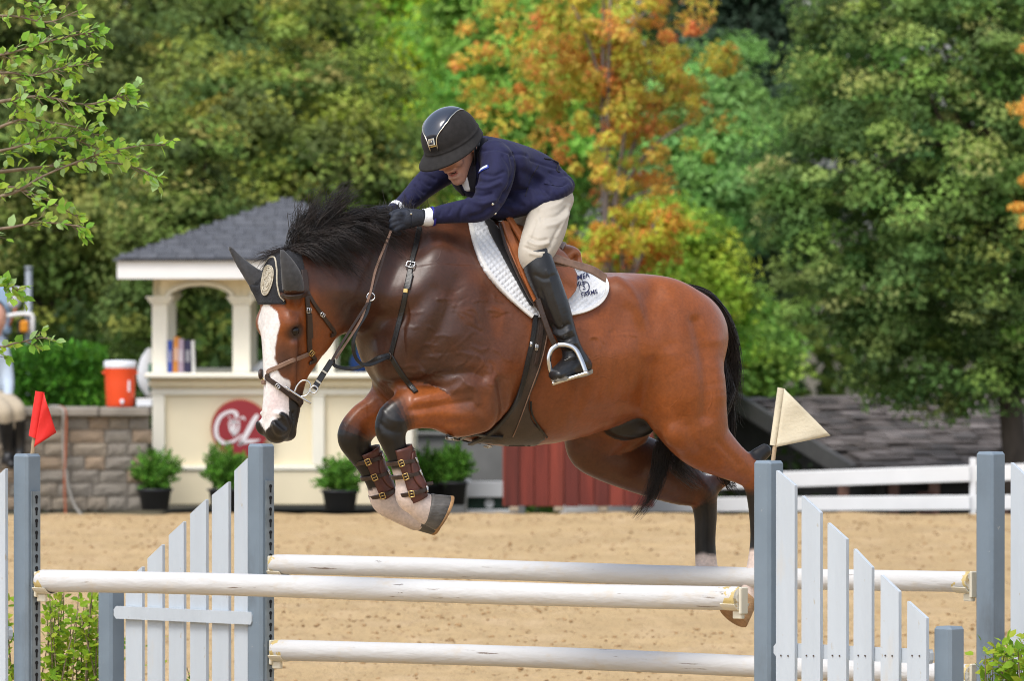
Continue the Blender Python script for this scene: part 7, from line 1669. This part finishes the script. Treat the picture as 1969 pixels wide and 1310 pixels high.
tree('linden_tree', 'big dense linden with pale yellow bracts filling the right of the picture', 1868, -230, 815, 405, 42.5, LIN, ([((.34, .45, .12), 2), ((.27, .40, .09), 2), ((.38, .42, .14), 1)], .78), .070, 900, 110, .26, 54, 1958, flat=.55, shell_=.62, lob=.11, rdepth=1.25)
# the wood behind, one mass
def wood():
    rng = np.random.default_rng(60); n_cl = 1500; cc = np.stack([rng.uniform(-19, 19, n_cl), rng.uniform(78, 90, n_cl), rng.uniform(-1.5, 8.2, n_cl)], 1); per = 75
    off = rng.normal(0, 1, (n_cl, per, 3)); off /= np.linalg.norm(off, axis=2)[..., None]; off *= rng.uniform(0, 1, (n_cl, per, 1)) ** .4; pts = (cc[:, None] + off * np.array([.75, .7, .5])).reshape(-1, 3)
    col = tints(n_cl, [((.045, .080, .026), 3), ((.075, .12, .03), 2), ((.12, .16, .035), 1)], rng)[np.repeat(np.arange(n_cl), per)]
    o = leaf_cloud('wood', pts, rng.uniform(.16, .34, len(pts)), col, None, rng=rng); tag(o, 'dark green wood closing the view behind the trees', 'wood', kind='stuff')
    n_cl = 420; cc = np.stack([rng.uniform(-6.5, 7.5, n_cl), rng.uniform(44, 60, n_cl), np.zeros(n_cl)], 1); cc[:, 2] = -.1 - 3.0 * sstep(-1, 1.5, cc[:, 0]) * sstep(38.5, 46, cc[:, 1]) + rng.uniform(0, 1.4, n_cl) + 1.2 * (cc[:, 0] > 0); per = 70
    off = rng.normal(0, 1, (n_cl, per, 3)); off /= np.linalg.norm(off, axis=2)[..., None]; off *= rng.uniform(0, 1, (n_cl, per, 1)) ** .4; pts = (cc[:, None] + off * np.array([.45, .5, .35])).reshape(-1, 3)
    col = tints(n_cl, [((.030, .060, .012), 3), ((.05, .10, .016), 2)], rng)[np.repeat(np.arange(n_cl), per)]
    o = leaf_cloud('undergrowth', pts, rng.uniform(.08, .16, len(pts)), col, None, rng=rng); tag(o, 'dark undergrowth below the trees', 'undergrowth', kind='stuff')
wood()
def hedge(u0, u1, v0, v1, y, label, pal, seed, n=9000):
    rng = np.random.default_rng(seed); a, b = P(u0, v1, y), P(u1, v0, y); t = thing('hedge', [(a[0] + b[0]) / 2, y, -.1], label, 'hedge')
    x = rng.uniform(a[0], b[0], n); zt = b[2] - .10 * (1 - vnoise(np.stack([x, 0 * x, 0 * x], 1), 2.6, seed)); z = -.1 + (zt + .1) * rng.uniform(0, 1, n) ** .55; yy = y + rng.uniform(-.35, .35, n)
    pts = np.stack([x, yy, z], 1); dirs = rng.normal(0, .6, (n, 3)); dirs[:, 2] += .8; leaf_cloud('foliage', pts, rng.uniform(.05, .11, n), tints(n, pal, rng), t, up=.0, aspect=.35, rng=rng, dirs=dirs)
    mb = MB()
    for k in range(14): q = np.array([a[0] + (b[0] - a[0]) * (k + .5) / 14, y, -.1]); mb.tube([q, q + [rng.normal(0, .05), 0, .5]], [.02, .008], 6)
    mb.obj('stems', bark, t, True)
hedge(-120, 205, 650, 790, 39.4, 'bright green clipped hedge behind the stone wall', [((.075, .23, .025), 3), ((.11, .29, .03), 2), ((.05, .15, .02), 2)], 71)
# ---- leaves near the camera: each one a leaf
fresh = leaf_material('fresh_leaf', .45, .45); twig = mat('twig', (.20, .15, .10), rough=.9, var=.3, scale=30)
def leaf_geo():
    v = [(0, 0, 0), (.22, -.27, .05), (.58, -.31, .06), (1, 0, -.02), (.58, .31, .06), (.22, .27, .05), (.3, 0, 0), (.65, 0, .005)]
    return v, [(0, 1, 6), (1, 2, 7, 6), (2, 3, 7), (3, 4, 7), (4, 5, 6, 7), (5, 0, 6)]
LEAF = []
def leaf_meshes(cols):
    out = []
    for c in cols:
        me = bpy.data.meshes.new('leaf'); v, f = leaf_geo(); me.from_pydata(v, [], f); me.update(); me.materials.append(fresh); at = me.color_attributes.new('tint', 'FLOAT_COLOR', 'POINT'); at.data.foreach_set('color', np.tile([*c, 1], len(v)).astype(np.float32)); out.append(me)
    return out
def leaf_set(places, parent, meshes, rng, cap=300):
    pi = wm(parent).inverted(); order = rng.permutation(len(places)); rest = []
    for n_, i in enumerate(order):
        p, d, s = places[i]; d = unit(d + rng.normal(0, .35, 3)); nn = unit(np.array([rng.normal(0, .55), -.35 + rng.normal(0, .5), .8]) ); nn = unit(nn - d * (nn @ d)); b = np.cross(nn, d); k = int(rng.integers(len(meshes)))
        M4 = Matrix(np.stack([d * s, b * s, nn * s], 1).tolist()).to_4x4(); M4.translation = Vector(p)
        if n_ < cap:
            o = bpy.data.objects.new('leaf', meshes[k]); C.objects.link(o); o.parent = parent; o.matrix_local = pi @ M4
        else: rest.append((np.array(M4), k))
    if rest:
        v0, f0 = leaf_geo(); v0 = np.array(v0); V = []; F = []; co = []
        for M_, k in rest: F += [tuple(i + len(V) * 8 for i in q) for q in f0]; V.append(v0 @ M_[:3, :3].T + M_[:3, 3]); c_ = meshes[k].color_attributes['tint'].data[0].color; co += [tuple(c_)[:3]] * 8
        o = mesh_obj('leaves', np.vstack(V), F, fresh, parent); set_colors(o, np.array(co), 'tint'); tag(o, kind='stuff')
FRESH = leaf_meshes([(.24, .46, .06), (.29, .50, .07), (.18, .38, .05), (.34, .50, .06), (.36, .54, .22), (.36, .50, .10)])
def near_tree():
    rng = np.random.default_rng(81); y0 = 2.6; t = thing('leafy_tree', P(-420, 700, y0) * [1, 1, 0], 'near tree at the upper left with bright green leaves on thin twigs', 'tree'); mb = MB(); places = []
    trunk = [P(-420, 700, y0) * [1, 1, 0], P(-418, 900, y0), P(-410, 500, y0), P(-395, 100, y0), P(-400, -300, y0)]; mb.tube(smooth_path(trunk, 4), np.linspace(.085, .04, 17), 10)
    limbs = [([(-400, 420), (-200, 400), (0, 378), (90, 335), (180, 300), (262, 281), (318, 279)], .7), ([(-395, 150), (-200, 130), (0, 105), (70, 85), (140, 68), (190, 60)], .9), ([(-395, 60), (-200, 20), (0, -10), (40, -4), (80, 18)], .8), ([(-398, 260), (-200, 230), (0, 195), (80, 185), (160, 200), (215, 190), (245, 182)], .9), ([(-400, 350), (-180, 320), (0, 290), (70, 272), (130, 265), (200, 290)], .9),
             ([(-400, 380), (-200, 350), (0, 330), (110, 318), (200, 312), (262, 322), (302, 340)], .8), ([(-400, 480), (-200, 460), (0, 440), (70, 428), (130, 432), (165, 438)], .5), ([(-405, 600), (-200, 650), (-20, 668), (30, 660), (80, 650), (108, 655)], .5), ([(-400, 210), (-150, 170), (0, 140), (60, 145), (120, 130), (180, 120)], .9), ([(-400, 120), (-100, 40), (20, 30), (90, 42), (150, 20)], .4), ([(-400, 420), (-120, 300), (10, 240), (60, 230), (150, 245), (190, 262)], .8), ([(-400, 560), (-200, 560), (-30, 545), (10, 545), (35, 560)], .45), ([(-400, 450), (-160, 390), (0, 360), (60, 372), (110, 395), (150, 418)], .5)]
    for px, dens in limbs:
        dy = rng.uniform(-.35, .35); p = smooth_path([(u, v, y0 + dy * min(1, (u + 400) / 300)) for u, v in px], 6); q = np.array([P(*k) for k in p]); mb.tube(q, np.interp(np.linspace(0, 1, len(q)), [0, .5, 1], [.016, .0048, .0018]), 6)
        for i in range(len(q) - 1):
            if p[i][0] < -40: continue
            for k in range(2):
                if rng.uniform() > dens * .62: continue
                a = rng.uniform(-1.2, 1.2); L = rng.uniform(.03, .11); tg = unit(q[i + 1] - q[i]); e = q[i] + L * unit(tg * .8 + np.array([math.cos(a) * .2, rng.normal(0, .6), math.sin(a)])); mb.tube([q[i], (q[i] + e) / 2 + rng.normal(0, .006, 3), e], [.0025, .0018, .0012], 4)
                for s_ in (.35, .6, .8, 1.0):
                    if rng.uniform() < .78: places.append((q[i] + (e - q[i]) * s_, unit(e - q[i]) + np.array([rng.normal(0, .6), rng.normal(0, .5), rng.normal(-.15, .5)]), rng.uniform(.034, .058)))
            if rng.uniform() < .5 * dens + .2: places.append((q[i], np.array([.5, rng.normal(0, .5), rng.choice([-1, 1]) * .8]), rng.uniform(.04, .062)))
        places.append((q[-1], unit(q[-1] - q[-2]), .05)); places.append((q[-1], unit(q[-1] - q[-2]) + [0, 0, .8], .045)); places.append((q[-1], unit(q[-1] - q[-2]) - [0, .3, .8], .045))
    mb.obj('branches', twig, t, True); leaf_set(places, t, FRESH, rng); print('near leaves', len(places))
near_tree()
def shrub(name, label, u0, u1, v_top, y, n_stems, seed, meshes, vb=1420, sz=(.022, .04), per=13):
    rng = np.random.default_rng(seed); base = P((u0 + u1) / 2, 1300, y); base[2] = 0; t = thing(name, base, label, 'shrub', 'leafy plants at the oxer'); mb = MB(); places = []
    for k in range(n_stems):
        uu_ = rng.uniform(u0, u1); yy = y + rng.uniform(-.18, .18); a = P(uu_ + rng.normal(0, 8), vb, yy); a[2] = 0.0; vt_ = np.interp((uu_ - u0) / (u1 - u0), *v_top) + rng.uniform(0, 70); e = P(uu_ + rng.normal(0, 10), vt_, yy); q = smooth_path([a, a * .5 + e * .5 + rng.normal(0, .02, 3), e], 6); mb.tube(q, np.linspace(.006, .002, len(q)), 5)
        for s_ in np.linspace(.30, 1, per):
            c = q[min(len(q) - 1, int(s_ * (len(q) - 1)))]
            for _ in range(4): places.append((c + rng.normal(0, .02, 3), np.array([rng.normal(0, 1), rng.normal(0, .8), rng.uniform(-.1, .7)]), rng.uniform(*sz)))
    mb.obj('stems', twig, t, True); leaf_set(places, t, meshes, rng)
LIME = leaf_meshes([(.26, .43, .035), (.32, .47, .045), (.17, .32, .03), (.38, .46, .05)])
shrub('leafy_shrub', 'pale green twiggy shrub behind the red-flag standard', 82, 195, ([0, .5, 1], [1130, 1120, 1130]), 3.2, 26, 91, LIME, sz=(.030, .052))
shrub('leafy_shrub', 'strip of pale green leaves left of the red-flag standard', -30, 24, ([0, 1], [1120, 1130]), 3.3, 9, 92, LIME, sz=(.030, .052))
shrub('leafy_shrub', 'lime green leafy plant in front of the plain standard', 1885, 1990, ([0, .4, 1], [1255, 1225, 1200]), -1.9, 24, 93, LIME, sz=(.034, .060))
shrub('leafy_shrub', 'thin green plant seen through the picket wing', 250, 420, ([0, 1], [1160, 1240]), 3.4, 7, 94, LIME, per=8)
